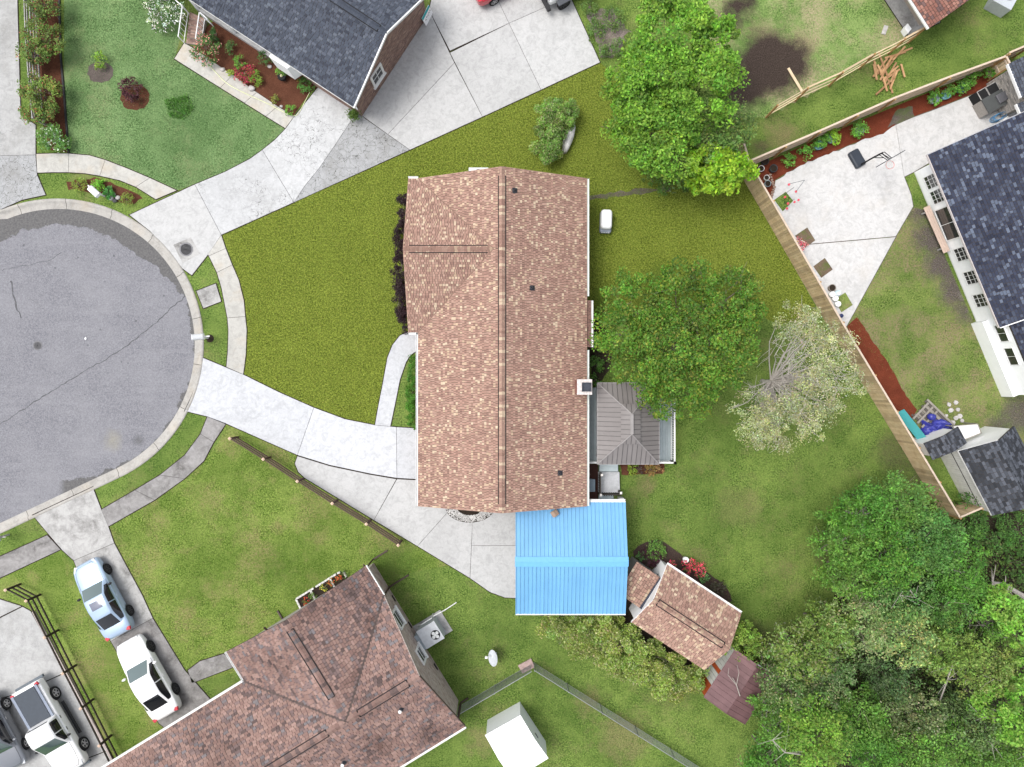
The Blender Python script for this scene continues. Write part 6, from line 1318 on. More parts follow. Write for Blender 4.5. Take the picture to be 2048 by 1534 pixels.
a3 = thing('air_conditioner', W(1990, 15), 'grey air conditioner cut off at the top right edge', 'air conditioner', rz=-.5); ORG[a3.name] = V3((0, 0, 0)); m = MB(); m.box((0, .25, .45), (1.15, 1.3, .9)); m.build('cabinet', ACG, a3, local=True, bevel=.03); fan(a3, (.05, .35, .91), .35)
# satellite dish
sdsh = thing('satellite_dish', W(986, 1310), 'grey satellite dish on a short mast in the grass', 'satellite dish'); c = W(988, 1316, .8); m = MB(); m.smooth = True; ax = V3((-.82, .12, .52)).normalized(); X_ = ax.cross(V3((0, 0, 1))).normalized(); Y_ = ax.cross(X_)
m.lathe(c, [(.02, 0), (.2, .015), (.36, .05), (.43, .085), (.44, .08), (.36, .035), (.2, .0), (.02, -.02)], 24, (X_, Y_ * 1.15, ax)); m.build('dish', plain('dish_grey', (.55, .58, .62), .4), sdsh)
m = MB(); m.tube([c - ax * .03, V3((c.x + .12, c.y, .5)), V3((c.x + .12, c.y, 0))], .03, 6); m.build('mast', ACG, sdsh); m = MB(); m.tube([c - V3((0, 0, .3)), c + ax * .5 - V3((0, 0, .22))], .02, 5); m.build('arm', ACW, sdsh); m = MB(); m.box(c + ax * .52 - V3((0, 0, .2)), (.14, .12, .1)); m.build('receiver', WHITE, sdsh)
# white box-like tank on the side lawn
tk = thing('utility_box', W(1210, 446), 'white rounded plastic box with a grey end on the side lawn', 'utility box', rz=-.03); ORG[tk.name] = V3((0, 0, 0))
m = MB(); m.smooth = True; m.box((0, .08, .40), (.66, 1.12, .72)); bo_ = m.build('shell', WHITE2, tk, local=True); md = bo_.modifiers.new('b', 'BEVEL'); md.width = .2; md.segments = 5
m = MB(); m.box((0, -.02, .2), (.68, 1.24, .36)); b_ = m.build('base', plain('blue_grey_plastic', (.22, .25, .30), .5), tk, local=True); md = b_.modifiers.new('b', 'BEVEL'); md.width = .12; md.segments = 4
for k in range(4): m = MB(); m.box((-.2 + .13 * k, -.62, .3), (.08, .05, .08)); m.build('vent', plain('vent_pale', (.5, .52, .55), .5) if k == 0 else bpy.data.materials['vent_pale'], tk, local=True)
# rock in the lawn shrub
m = MB(); m.smooth = True; c = W(1137, 277, .2); m.rock((c.x, c.y, .24), (.30, .92, .36), 7); 
for i, v in enumerate(m.v): m.v[i] = (v[0] + (v[1] - c.y) * .25, v[1], max(v[2], .0))
solo('boulder', m, plain('white_rock', (.62, .61, .60), .85, .2, 5, bump=.8), 'long white boulder at the edge of the lawn shrub', 'boulder')
# gravel half-moon below the south gable
gvb = sheet('gravel_bed', [(893, 1015), (988, 1015)] + [(940 + 49 * math.cos(t), 1014 + 31 * math.sin(t)) for t in np.linspace(0, math.pi, 14)], .045, EDGE); m = MB(); r = random.Random(8)
for k in range(1300):
    t = r.uniform(0, math.pi); q = r.uniform(.55, .99); c = W(940 + 48 * q * math.cos(t), 1014 + 30 * q * math.sin(t)); s_ = r.uniform(.018, .035); v_ = r.uniform(.5, 1.0); m.col = (.66 * v_, .65 * v_, .63 * v_); m.lathe((c.x, c.y, .045), [(s_, 0), (s_ * .9, s_ * .7), (.004, s_)], 5)
m.build('gravel', attr_mat('gravel', .9, .1), gvb, kind='stuff')
# planter of white edging bricks by the brown house
pl_ = thing('brick_planter', W(642, 1182), 'planter edged with white bricks against the brown house', 'planter'); corners = [(593, 1197), (632, 1173), (675, 1146), (687, 1141), (696, 1158), (650, 1190), (604, 1220)]; r = random.Random(2)
sheet('planter_soil', corners, .05, EDGE, kind=None, parent=pl_)
for a, b in zip(corners[:4] + [corners[0], (622, 1180), (661, 1156)], corners[1:5] + [corners[6], (634, 1204), (672, 1178)]):
    a, b = W(*a), W(*b); d = b - a; k = max(1, int(d.length / .2)); d.normalize()
    for i in range(k): m = MB(); m.obox(a + d * (.1 + .2 * i) + V3((0, 0, .07)), d * .09, V3((-d.y, d.x, 0)) * .05, V3((0, 0, .06))); m.build('edging_brick', plain('white_brick', (.62, .61, .58), .85, .1, 8, rnd=.15) if 'white_brick' not in bpy.data.materials else bpy.data.materials['white_brick'], pl_)
# landing, trellis, bin and low wall by the deck
ld_ = thing('landing', W(1220, 960), 'white concrete landing south of the gazebo', 'landing'); m = MB(); m.prism([(v.x, v.y) for v in WL([(1197, 944), (1239, 944), (1240, 986), (1197, 986)], .3)], 0, .3); m.build('slab', C_WHITE, ld_, bevel=.02)
m = MB(); m.prism([(v.x, v.y) for v in WL([(1199, 926), (1236, 926), (1236, 943), (1199, 943)], .42)], 0, .42); m.build('upper_step', DBRD, ld_); 
pst = plain('white_post_cap', (.75, .72, .68), .6); LATT = plain('dark_lattice', (.055, .047, .04), .8, .25, 8)
tr = thing('trellis_gate', W(1220, 990), 'dark wooden slatted gate and trellis at the foot of the landing', 'gate')
for x, y in ((1199, 945), (1197, 984), (1236, 980)): q = W(x, y); m = MB(); m.box((q.x, q.y, .55), (.1, .1, 1.1)); m.build('post', LATT, tr); m = MB(); m.box((q.x, q.y, 1.12), (.13, .13, .05)); m.build('post_cap', pst, tr)
for k in range(8): a = W(1203 + 4.4 * k, 984); m = MB(); m.beam(a + V3((0, 0, .15)), a + V3((.06, -.04, 1.0)), .04, .07, up=(0, 1, 0)); m.build('slat', LATT, tr)
for k in range(7): a = W(1197, 948 + 5 * k); m = MB(); m.beam(a + V3((0, 0, .15)), a + V3((-.03, -.05, 1.0)), .04, .07, up=(1, 0, 0)); m.build('slat', LATT, tr)
for z in (.25, .95): m = MB(); m.beam(W(1199, 984) + V3((0, 0, z)), W(1238, 984) + V3((0, 0, z)), .04, .08); m.beam(W(1197, 945) + V3((0, 0, z)), W(1197, 984) + V3((0, 0, z)), .04, .08); m.build('rail', LATT, tr)
bn = thing('bin', W(1180, 970), 'blue grey wheeled bin with closed lid between house and landing', 'bin'); c = W(1179, 971, 1.0); m = MB(); m.hexa([(c.x - .24, c.y - .27, .04), (c.x + .24, c.y - .27, .04), (c.x + .24, c.y + .27, .04), (c.x - .24, c.y + .27, .04), (c.x - .29, c.y - .33, .95), (c.x + .29, c.y - .33, .95), (c.x + .29, c.y + .33, .95), (c.x - .29, c.y + .33, .95)]); m.build('body', plain('bin_plastic', (.13, .17, .20), .5), bn, bevel=.02); m = MB(); m.box((c.x, c.y, .99), (.64, .72, .07)); m.build('lid', plain('bin_lid', (.17, .22, .26), .45), bn, bevel=.03)
for sy in (-1, 1): m = MB(); m.lathe((c.x - .22, c.y + .3 * sy, .1), [(.1, -.03), (.1, .03)], 14, (V3((1, 0, 0)), V3((0, 0, 1)), V3((0, 1, 0)))); m.build('wheel', BLACK, bn)
m = MB(); m.prism([(v.x, v.y) for v in WL([(1172, 928), (1196, 928), (1196, 1003), (1172, 1003)])], .0, .03); m.build('side_paving', plain('dark_red_paving', (.07, .03, .024), .85, .3, 3), None, kind='structure')
m = MB(); m.prism([(v.x, v.y) for v in WL([(1197, 988), (1226, 988), (1226, 1003), (1197, 1003)])], .0, .2); solo('deck_step', m, DBRD, 'grey wooden step between the slatted gate and the blue carport', 'step')
m = MB(); c = W(1240, 997); m.box((c.x, c.y, .3), (.3, .25, .6)); solo('hose_box', m, WHITE, 'small white box on the ground at the carport corner', 'box', bevel=.03)
# basketball hoop
bk = thing('basketball_hoop', W(1711, 319), 'portable basketball hoop with a black base on the bright patio', 'basketball hoop'); c = W(1711, 319); d = V3((.5, -.86, 0)).normalized(); sdv = V3((-d.y, d.x, 0)); m = MB(); m.obox(c + V3((0, 0, .15)), d * .52, sdv * .33, V3((0, 0, .14))); m.build('base', plain('black_tank', (.03, .037, .05), .5, .15, 3), bk, bevel=.1)
p0 = c + d * .42 + V3((0, 0, .25)); p1 = p0 + d * .03 + V3((0, 0, 1.3)); p2 = p0 + d * .08 + V3((0, 0, 2.3)); m = MB(); m.tube([p0, p1, p2], .045, 8); m.build('pole', BLACK, bk)
bc = p2 + d * .5 + V3((0, 0, .3)); m = MB(); [m.beam(p2 + V3((0, 0, z)) + sdv * s_, bc + V3((0, 0, z * .5)) + sdv * s_, .03, .03) for z in (0, -.25) for s_ in (-.08, .08)]; m.beam(p1, p2 - V3((0, 0, .2)) + d * .25, .03, .03); m.build('arm', BLACK, bk)
m = MB(); m.obox(bc, d * .02, sdv * .66, V3((0, 0, .42))); m.build('backboard', plain('dark_board', (.05, .055, .06), .4), bk); rc = bc + d * .27 - V3((0, 0, .3)); m = MB(); m.tube([rc + V3((math.cos(t), math.sin(t), 0)) * .225 for t in np.linspace(0, 6.283, 22)], .011, 5, cap=False); rm_ = m.build('rim', plain('red_rim', (.65, .10, .08), .5), bk)
m = MB(); [m.tube([rc + V3((math.cos(t), math.sin(t), 0)) * .225, rc + V3((math.cos(t + s_), math.sin(t + s_), 0)) * .15 - V3((0, 0, .38))], .004, 3, cap=False) for t in np.linspace(0, 6.283, 13)[:-1] for s_ in (-.35, .35)]; m.build('net', WHITE, rm_, kind=None)
# patio grill, hose coil, step, tubs, spinner
gr = thing('grill_station', W(1990, 190), 'black outdoor grill counter with a stone surround by the navy roof', 'grill'); ga, gb_ = W(1970, 215), W(2036, 178); gd = (gb_ - ga).normalized(); gn = V3((-gd.y, gd.x, 0)); cc_ = W(2000, 197, .9); m = MB(); m.obox(V3((cc_.x, cc_.y, .45)), gd * .95, gn * .42, V3((0, 0, .44))); m.build('counter', STONE, gr); m = MB(); m.obox(V3((cc_.x, cc_.y, .92)), gd * .98, gn * .45, V3((0, 0, .03))); m.build('worktop', plain('dark_counter', (.07, .075, .075), .5), gr); m = MB(); m.obox(V3((cc_.x, cc_.y, 1.02)) + gd * .1, gd * .36, gn * .26, V3((0, 0, .07))); m.build('hood', plain('grill_hood', (.10, .10, .11), .35), gr, bevel=.03)
for k in range(3): m = MB(); m.obox(V3((cc_.x, cc_.y, 1.12)) + gd * (.5 + .12 * k), gd * .02, gn * .2, V3((0, 0, .02))); m.build('grate_bar', WHITE, gr)
for k, (x, y, sz) in enumerate(((1952, 203, .30), (1970, 193, .36))):
    c = W(x, y); m = MB(); m.obox(c + V3((0, 0, .4)), gd * sz, gn * .44, V3((0, 0, .36))); b_ = solo('planter_box', m, BLACK, ('smaller' if k == 0 else 'larger') + ' black square planter on the patio beside the grill', 'planter'); m2 = MB(); [m2.beam(c + gd * (sz - .02) * a + gn * .42 * b + V3((0, 0, .77)), c + gd * (sz - .02) * a2_ + gn * .42 * b2 + V3((0, 0, .77)), .04, .03) for a, b, a2_, b2 in ((-1, -1, 1, -1), (1, -1, 1, 1), (1, 1, -1, 1), (-1, 1, -1, -1))]; m2.build('rim', GREYR, b_)
hc = MB(); hc.smooth = True; c = W(1990, 238); ax1, ax2 = V3((.84, .4, 0)), V3((-.4, .84, 0)); path = [c + ax1 * (.42 * (1 - .06 * (k // 20 % 5)) * math.cos(k * .314)) + ax2 * (.2 * (1 - .06 * (k // 20 % 5)) * math.sin(k * .314)) + V3((0, 0, .03 + .0035 * k)) for k in range(150)]; hc.tube(path, .014, 5); solo('hose_coil', hc, plain('blue_hose', (.10, .26, .46), .5), 'coiled blue hose on the patio beside the stone wall', 'hose')
m = MB(); c = W(2004, 244); m.box((c.x, c.y, .2), (.35, .3, .4), .5); solo('white_bucket', m, WHITE, 'white box beside the coiled blue hose', 'box', bevel=.04)
m = MB(); m.v = []; nb = WL([(1960, 262), (1985, 250), (2000, 258), (1975, 275)]); m.prism([(v.x, v.y) for v in nb], .03, .1); solo('dark_mat', m, plain('dark_green_mat', (.04, .055, .045), .8, .3, 6), 'dark green folded cover on the patio below the navy eave', 'cover')
bnch = thing('plank_bench', W(1865, 462), 'tan plank bench along the white house wall', 'bench'); ba, bb = W(1844, 417), W(1884, 507); bd = (bb - ba).normalized(); bnn = V3((-bd.y, bd.x, 0))
for k in (-1, 0, 1): m = MB(); m.obox((ba + bb) / 2 + bnn * .13 * k + V3((0, 0, .44)), bd * (bb - ba).length / 2, bnn * .06, V3((0, 0, .022))); m.build('plank', plain('pink_plank', (.52, .40, .33), .75, .08, 4) if k == -1 else bpy.data.materials['pink_plank'], bnch)
for t in (.1, .9): m = MB(); m.obox(ba.lerp(bb, t) + V3((0, 0, .21)), bd * .04, bnn * .17, V3((0, 0, .21))); m.build('leg', GREYR, bnch)
def tub(x, y, r_, h, mat, label, fill=None, cat='pot', group=None, z=.03):
    c = W(x, y); m = MB(); m.smooth = True; m.lathe((c.x, c.y, z), [(r_ * .78, 0), (r_, h), (r_ * .88, h), (r_ * .82, h * .8), (.01, h * .8)], 20); o = solo('pot', m, mat, label, cat, group)
    if fill: q = MB(); q.lathe((c.x, c.y, z + h * .78), [(r_ * .85, 0), (r_ * .8, .05), (.01, .06)], 16); q.build('soil', fill, o)
    return o
POTD = plain('dark_pot', (.035, .04, .045), .5); POTW = plain('white_pot', (.62, .62, .60), .5); POTG = plain('grey_blue_pot', (.22, .28, .31), .5); POTT = plain('teal_pot', (.14, .30, .33), .4)
tub(1519, 340, .18, .3, POTW, 'white pot with a pale plant in the fence corner', EDGE); tub(1527, 325, .22, .28, POTD, 'black pot right in the fence corner', EDGE); tub(1543, 340, .23, .34, POTD, 'large dark empty pot near the fence corner', EDGE); tub(1530, 358, .16, .28, POTW, 'small white pot with dark soil near the fence corner', EDGE); tub(1532, 370, .19, .3, POTG, 'green grey pot below the small white pot', EDGE)
tub(1660, 577, .21, .3, plain('clay_pot', (.22, .19, .165), .7), 'round brown clay pot by the diagonal fence', EDGE)
for i, (x, y) in enumerate(((1660, 590), (1666, 598), (1671, 609), (1671, 587))): tub(x, y, .16, .34, WHITE2 if i < 3 else plain('pale_blue_bucket', (.55, .68, .72), .5), ['upper', 'middle', 'lower'][i] + ' white bucket against the diagonal fence' if i < 3 else 'pale blue bucket beside the white buckets', None, 'bucket', 'buckets along the fence')
m = MB(); c = W(1680, 632); m.lathe((c.x, c.y, .04), [(.1, 0), (.12, .15), (.02, .2)], 12); solo('jug', m, plain('navy_jug', (.02, .03, .10), .4), 'small navy jug below the lowest planting square', 'jug')
n_ = thing('garden_spinner', W(1572, 395), 'thin metal stakes with small red ornaments over the green planting square', 'garden ornament'); REDM = plain('red_metal', (.55, .06, .09), .5); DKM = plain('dark_wire', (.06, .08, .09), .5)
for (a, b, z) in (((1563, 392), (1588, 375), 1.5), ((1566, 408), (1590, 398), 1.1), ((1588, 375), (1578, 368), 1.5), ((1588, 375), (1593, 382), 1.5)): m = MB(); A = W(*a); B_ = W(*b, z); m.tube([A + V3((0, 0, .03 if z != 1.5 or a[0] < 1570 else z)), B_], .012, 4); m.build('stake', DKM, n_)
for k, (x, y, z) in enumerate(((1578, 369, 1.5), (1592, 383, 1.4), (1589, 404, 1.0), (1597, 400, 1.0), (1570, 394, .4), (1576, 407, .5), (1574, 417, .3))):
    c = W(x, y, z); m = MB(); [m.obox(c, V3((math.cos(t), math.sin(t), .2)) * .07, V3((-math.sin(t), math.cos(t), 0)) * .022, V3((0, 0, .008))) for t in (.3, 1.3, 2.4)]; m.build('ornament', REDM, n_)
# clutter at the right fence: tarp, lumber stack, teal board, stepping stones
ls_ = thing('lumber_stack', W(1865, 835), 'stack of grey weathered boards beside the blue tarp', 'lumber stack'); a, b = W(1828, 822), W(1900, 862); dd = V3((.72, -.69, 0)).normalized(); nn_ = V3((.69, .72, 0)); o0 = W(1850, 832); r = random.Random(6)
for k in range(11): m = MB(); z = .05 + .05 * (k % 4); q = o0 + nn_ * (.12 * (k - 4)) + V3((0, 0, z)); m.beam(q - dd * r.uniform(.4, .7), q + dd * r.uniform(1.0, 1.7), .11, .04); m.build('board', bpy.data.materials['greywood'] if k % 3 else plain('grey_board_dark', (.10, .09, .08), .85) if k == 0 else bpy.data.materials['grey_board_dark'], ls_)
for k in range(3): m = MB(); q = o0 - dd * (.5 - .35 * k) + V3((0, 0, .26)); m.beam(q - nn_ * .7, q + nn_ * .6, .11, .04); m.build('board', bpy.data.materials['greywood'], ls_)
tp = MB(); tp.smooth = True; gx, gy = 34, 28; c0 = W(1868, 862); r = np.random.RandomState(4)
for i in range(gx + 1):
    for j in range(gy + 1):
        u_, v_ = i / gx - .5, j / gy - .5; e_ = 1 - (2 * max(abs(u_), abs(v_))) ** 3; z = .12 + .62 * max(e_, 0) * (.75 + .25 * math.sin(9 * u_ + 4 * v_) * math.cos(7 * v_)) + .09 * math.sin(23 * u_ + 11 * v_ + 3 * math.sin(17 * v_)) * max(e_, .1) + .05 * math.sin(41 * v_ - 19 * u_) * max(e_, .1) + .07 * r.rand()
        q = c0 + V3((u_ * 1.75 + .09 * math.sin(8 * v_), v_ * 1.25 + .11 * math.sin(9 * u_), max(z, .04))); tp.v.append(tuple(q))
for i in range(gx):
    for j in range(gy): b0 = i * (gy + 1) + j; tp.face((b0, b0 + gy + 1, b0 + gy + 2, b0 + 1))
solo('tarp', tp, plain('blue_tarp', (.030, .035, .25), .35, .35, 4, .5, bump=.3), 'crumpled royal blue tarp heaped beside the grey shed', 'tarp')
m = MB(); m.smooth = True; c = W(1863, 834, .4); m.rock((c.x, c.y, .42), (.24, .22, .2), 5); solo('blue_bag', m, bpy.data.materials['blue_tarp'], 'knotted blue plastic bundle on the lumber above the tarp', 'bundle')
m = MB(); a, b = W(1800, 822, .6), W(1848, 882, .6); d = (b - a).normalized(); m.obox((a + b) / 2, d * (b - a).length / 2, V3((-d.y, d.x, .9)) * .18, V3((d.y, -d.x, 1.1)) * .012); tb = solo('teal_board', m, plain('teal_paint', (.06, .32, .34), .5, .1), 'long teal board leaning against the diagonal fence', 'board')
r = random.Random(9)
for k, (x, y) in enumerate(((1897, 809), (1911, 805), (1901, 820), (1915, 819), (1892, 831), (1911, 836), (1919, 832), (1923, 841), (1905, 845))):
    c = W(x, y); s_ = r.uniform(.10, .19); q = [(c.x + s_ * math.cos(t) * r.uniform(.75, 1.1), c.y + s_ * math.sin(t) * r.uniform(.75, 1.1)) for t in np.linspace(0, 6.283, 7)[:-1]]; m = MB(); m.prism(q, .01, .07); solo('paving_stone', m, ROCK, 'broken pale paving stone in the grass above the blue tarp', 'paving stone', 'broken stones above the tarp')
m = MB(); m.prism([(v.x, v.y) for v in WL([(1800, 64), (1806, 55), (1814, 66), (1807, 75)])], .03, .5); solo('white_bench', m, WHITE2, 'white box bench on the corner patio', 'bench', bevel=.02)
m = MB(); m.prism([(v.x, v.y) for v in WL([(1762, 68), (1768, 51), (1776, 53), (1770, 70)])], .0, .06); solo('white_slab', m, ROCK, 'pale stone slab lying on the top right lawn', 'slab')
m = MB(); c = W(1369, 1117); m.smooth = True; m.lathe((c.x, c.y, .02), [(.13, 0), (.17, .34), (.15, .34), (.12, .1), (.01, .1)], 18); solo('bucket', m, WHITE2, 'white bucket in the flower bed beside the tan roofed shed', 'bucket')
m = MB(); c = W(170, 677); m.smooth = True; m.rock((c.x, c.y, -.06), (.06, .08, .03), 3); solo('litter', m, WHITE2, 'small white scrap of litter on the street', 'litter')
# ================================================================ TREES AND PLANTS
GREEN = (.055, .135, .018); MIDG = (.075, .155, .025); BRIGHT = (.125, .235, .026); LIME = (.17, .28, .02); OLIVE = (.105, .162, .032); GREYG = (.125, .190, .06); DEEP = (.055, .125, .024)
tree('leafy_tree', (1345, 200), [(1345, 85, 95, 5.6, 1.7), (1300, 175, 88, 5.4, 1.7), (1390, 180, 85, 5.6, 1.7), (1320, 265, 92, 4.8, 1.6), (1435, 80, 45, 4.8, 1.1), (1445, 150, 40, 4.6, 1.0), (1275, 235, 60, 4.6, 1.4)], 'large bright green tree above the side lawn', 'tree', BRIGHT, density=520, leaf=.08, clump=.55, seed=101, trunk=.22, alt=(.08, .175, .02), altk=.35, nlimb=26, twigs=2)
tree('leafy_tree', (1420, 290), [(1420, 240, 62, 4.0, 1.3), (1455, 270, 50, 3.8, 1.2), (1390, 300, 52, 3.4, 1.2), (1350, 320, 45, 2.6, 1.0)], 'duller green tree between the bright tree and the wooden fence', 'tree', (.075, .13, .03), density=340, leaf=.07, clump=.5, seed=102, nlimb=18, twigs=3, alt=(.15, .2, .05))
tree('lime_tree', (1432, 325), [(1420, 335, 48, 3.6, 1.1), (1455, 345, 45, 3.4, 1.0), (1400, 350, 32, 3.0, .8), (1480, 350, 28, 3.0, .7)], 'small vivid lime green tree by the fence corner', 'tree', LIME, density=430, leaf=.10, clump=.42, seed=103, nlimb=12, alt=(.12, .25, .015), altk=.3)
tree('shade_tree', (1350, 700), [(1270, 600, 62, 4.4, 1.4), (1370, 600, 78, 4.8, 1.5), (1455, 610, 70, 4.6, 1.4), (1250, 680, 64, 4.6, 1.5), (1350, 690, 92, 5.2, 1.6), (1445, 690, 80, 5.0, 1.5), (1290, 745, 58, 4.2, 1.3), (1375, 770, 62, 4.2, 1.3), (1330, 795, 38, 3.8, 1.0), (1480, 640, 50, 4.2, 1.2)], 'broad dark green shade tree overhanging the gazebo', 'tree', (.060, .132, .015), density=520, leaf=.068, clump=.46, seed=104, trunk=.2, nlimb=30, twigs=4, alt=(.13, .165, .022), altk=.25)
tree('pale_tree', (1524, 762), [(1600, 655, 52, 4.2, 1.0), (1655, 690, 48, 4.2, 1.0), (1680, 755, 46, 4.0, 1.0), (1625, 740, 45, 4.4, .9), (1630, 825, 50, 3.8, .9), (1560, 850, 55, 3.6, .9), (1510, 825, 45, 3.4, .8), (1590, 800, 45, 4.0, .8), (1520, 860, 40, 3.2, .8)], 'sparse tree with pale leaves and bare silvery branches', 'tree', (.22, .24, .105), density=430, leaf=.042, clump=.45, seed=105, trunk=.13, fork=1.4, nlimb=72, twigs=8, alt=(.36, .36, .25), altk=.3, bark=plain('silver_bark', (.42, .39, .36), .85, .2, 9), shell=.35, bend=.22)
# the wood at the lower right: each crown its own tree
WOOD = [(1740, 1040, 70, 5.0, GREEN, None), (1800, 1010, 60, 4.8, (.075, .15, .03), None), (1690, 1085, 60, 4.4, MIDG, None), (1770, 1110, 75, 5.4, GREEN, (.11, .2, .03)), (1850, 1080, 70, 5.4, (.06, .14, .03), None), (1700, 1150, 55, 4.4, MIDG, None), (1910, 1130, 70, 5.0, GREEN, None),
        (1790, 1190, 65, 4.8, (.06, .13, .03), GREYG), (1720, 1245, 70, 4.8, GREYG, (.26, .27, .13)), (1800, 1270, 65, 5.0, GREYG, (.3, .3, .1)), (1880, 1210, 50, 4.4, DEEP, None), (1890, 1290, 65, 4.6, OLIVE, None), (1950, 1330, 60, 4.4, OLIVE, (.17, .2, .06)),
        (1600, 1300, 62, 4.4, OLIVE, (.19, .21, .1)), (1570, 1370, 55, 4.2, (.07, .125, .03), (.2, .22, .1)), (1660, 1350, 60, 4.6, (.06, .105, .03), (.16, .18, .09)), (1650, 1260, 55, 4.2, OLIVE, None), (1620, 1460, 80, 5.2, (.10, .19, .025), (.16, .23, .04)), (1560, 1440, 45, 4.4, MIDG, None), (1540, 1520, 50, 4.0, GREEN, None),
        (1710, 1440, 60, 4.2, MIDG, None), (1740, 1510, 65, 4.4, GREEN, None), (1820, 1420, 62, 4.2, (.085, .12, .04), (.18, .19, .1)), (1860, 1490, 70, 4.6, MIDG, None), (1930, 1440, 60, 4.0, (.07, .11, .035), None), (1770, 1350, 50, 3.8, (.05, .09, .03), None), (1960, 1530, 60, 4.0, MIDG, None), (1960, 1235, 42, 3.6, MIDG, None), (1995, 1315, 45, 3.6, OLIVE, None), (1975, 1480, 45, 3.6, MIDG, None), (2040, 1520, 50, 4.0, (.09, .18, .03), None), (1925, 1180, 40, 3.8, GREEN, None)]
LBL = ['', '']
where = ['at the upper left tip of the wood', 'by the fence end above the wood', 'at the wood edge facing the open grass', 'in the upper middle of the wood', 'just below the grey shed corner', 'low on the left edge of the upper wood', 'right of centre under the grey shed', 'in the dark middle of the wood', 'with silvery twigs at the left of mid wood', 'with yellowing leaves at mid wood', 'in the shaded hollow right of mid wood', 'left of the bare fallen branches', 'at the right below the lime crowns', 'behind the maroon shed', 'leaning over the maroon shed roof', 'right of the maroon shed trees', 'at the grass corner above the maroon shed', 'at the bottom left of the wood', 'squeezed between maroon shed and bottom left crown', 'lowest left in the wood', 'left of the bottom centre of the wood', 'on the bottom edge of the wood', 'with dull leaves low in the wood', 'right of the bottom centre of the wood', 'thin crowned at the lower right of the wood', 'small and dark in the heart of the wood', 'in the bottom right corner of the wood', 'beside the fallen log', 'between the lime crowns', 'below the bright lime crowns', 'at the very bottom right corner', 'left of the fallen log']
for i, (x, y, rp_x, h, c, alt) in enumerate(WOOD):
    nmc = 'olive' if c == OLIVE else 'grey green' if c == GREYG else 'deep green' if c == DEEP else 'fresh green' if c == MIDG else 'green'
    tree('wood_tree', (1024 + (x - 1024) * .935, 767 + (y - 767) * .935), [(x, y, rp_x, h, 1.7), (x + (i * 37 % 50) - 25, y + (i * 53 % 46) - 23, rp_x * .7, h - .4, 1.4), (1024 + (x - 1024) * .95, 767 + (y - 767) * .95, rp_x * .75, 2.2, 1.3)], nmc + ' tree ' + where[i], 'tree', c, 'trees of the lower right wood', density=300, leaf=.062, clump=.42, seed=200 + i, nlimb=12, twigs=3, alt=alt or mul(c, 1.5), altk=.22, trunk=.11, shell=.45, bark=PALEBARK if i % 3 == 0 else BARK)
for i, (x, y, r_, h) in enumerate(((2000, 1215, 42, 5.0), (2040, 1260, 45, 5.2), (1985, 1400, 42, 4.8), (2030, 1440, 50, 5.0), (2040, 1350, 30, 4.6))):
    tree('lime_tree', (1024 + (x - 1024) * .89, 767 + (y - 767) * .89), [(x, y, r_, h, 1.1)], ['upper bright lime crown at the right edge', 'second bright lime crown touching the right edge', 'bright lime crown beside the fallen branches', 'largest bright lime crown low on the right edge', 'smallest bright lime crown between the others on the right edge'][i], 'tree', (.11, .235, .03), 'bright lime trees on the right edge', density=420, leaf=.085, clump=.42, seed=300 + i, nlimb=9, alt=(.16, .28, .05))
for i, (x, y, r_) in enumerate(((1985, 1070, 45), (2030, 1060, 40), (1950, 1050, 30), (2040, 1130, 35), (1930, 1005, 20))):
    tree('understory_shrub', (x, y), [(x, y, r_, 1.0, .6)], ['low dark shrub under the grey shed eave', 'low dark shrub right of the shed eave shrub', 'low shrub at the fence end', 'low dark shrub above the lime crowns', 'small shrub between fence end and shed'][i], 'shrub', (.045, .105, .02), 'low shrubs below the grey shed', density=300, leaf=.055, clump=.3, seed=320 + i, nlimb=6, fork=.3, trunk=.04)
rw = np.random.RandomState(77); nq = 30000; qx = 1530 + rw.rand(nq) * 560; qy = 1000 + rw.rand(nq) * 600
kk = (qy > 1040 + (1690 - qx) * 1.6) & (qy > 1330 + (1600 - qx) * 2.2) & ((qx > 1690) | (qy > 1240)) & ((qx < 1930) | (qy > 1060)); qx, qy = qx[kk], qy[kk]
hh = .15 + 1.6 * rw.rand(len(qx)) * (.5 + .5 * np.sin(qx * .05) * np.cos(qy * .06)); Pu = np.array([tuple(W(a, b, c)) for a, b, c in zip(qx, qy, hh)])
tag(leaf_object('undergrowth', Pu, .085 * (.6 + .8 * rw.rand(len(Pu))), jitter_cols(rw, len(Pu), (.085, .16, .03), .3, .2, (.14, .16, .06), .3), LEAF, None, seed=5), 'low green undergrowth between the trunks of the lower right wood', 'undergrowth', None, 'stuff')
# bare fallen limbs in the wood
for i, (pts, r0) in enumerate((([(2060, 1200, .9), (2010, 1170, 1.2), (1985, 1165, 1.3)], .16), ([(1880, 1400, 3.8), (1895, 1360, 4.6), (1905, 1330, 4.9), (1910, 1300, 5.0)], .045), ([(1985, 1470, 4.4), (1990, 1440, 5.0), (1980, 1420, 5.2), (1965, 1435, 5.3)], .035), ([(1610, 1510, 5.6), (1570, 1505, 5.9), (1545, 1480, 6.0)], .04), ([(1820, 1180, 5.8), (1830, 1195, 6.0), (1800, 1190, 6.1)], .03))):
    m = MB(); P_ = [W(x, y, h) for x, y, h in pts]; m.tube(P_, [r0 * (1 - .25 * k) for k in range(len(P_))], 6); r = random.Random(i)
    for q in P_[1:]:
        for _ in range(4): m.tube([q, q + V3((r.gauss(0, .5), r.gauss(0, .5), r.uniform(0, .3)))], [r0 * .35, .008], 4)
    solo('dead_branch', m, PALEBARK, ['thick grey fallen log at the right edge of the wood', 'tall forked bare branch in the dark gap of the wood', 'curled bare white branch near the right edge', 'pale bare branch over the bottom left crown', 'small bare silver branch on the upper wood'][i], 'branch')
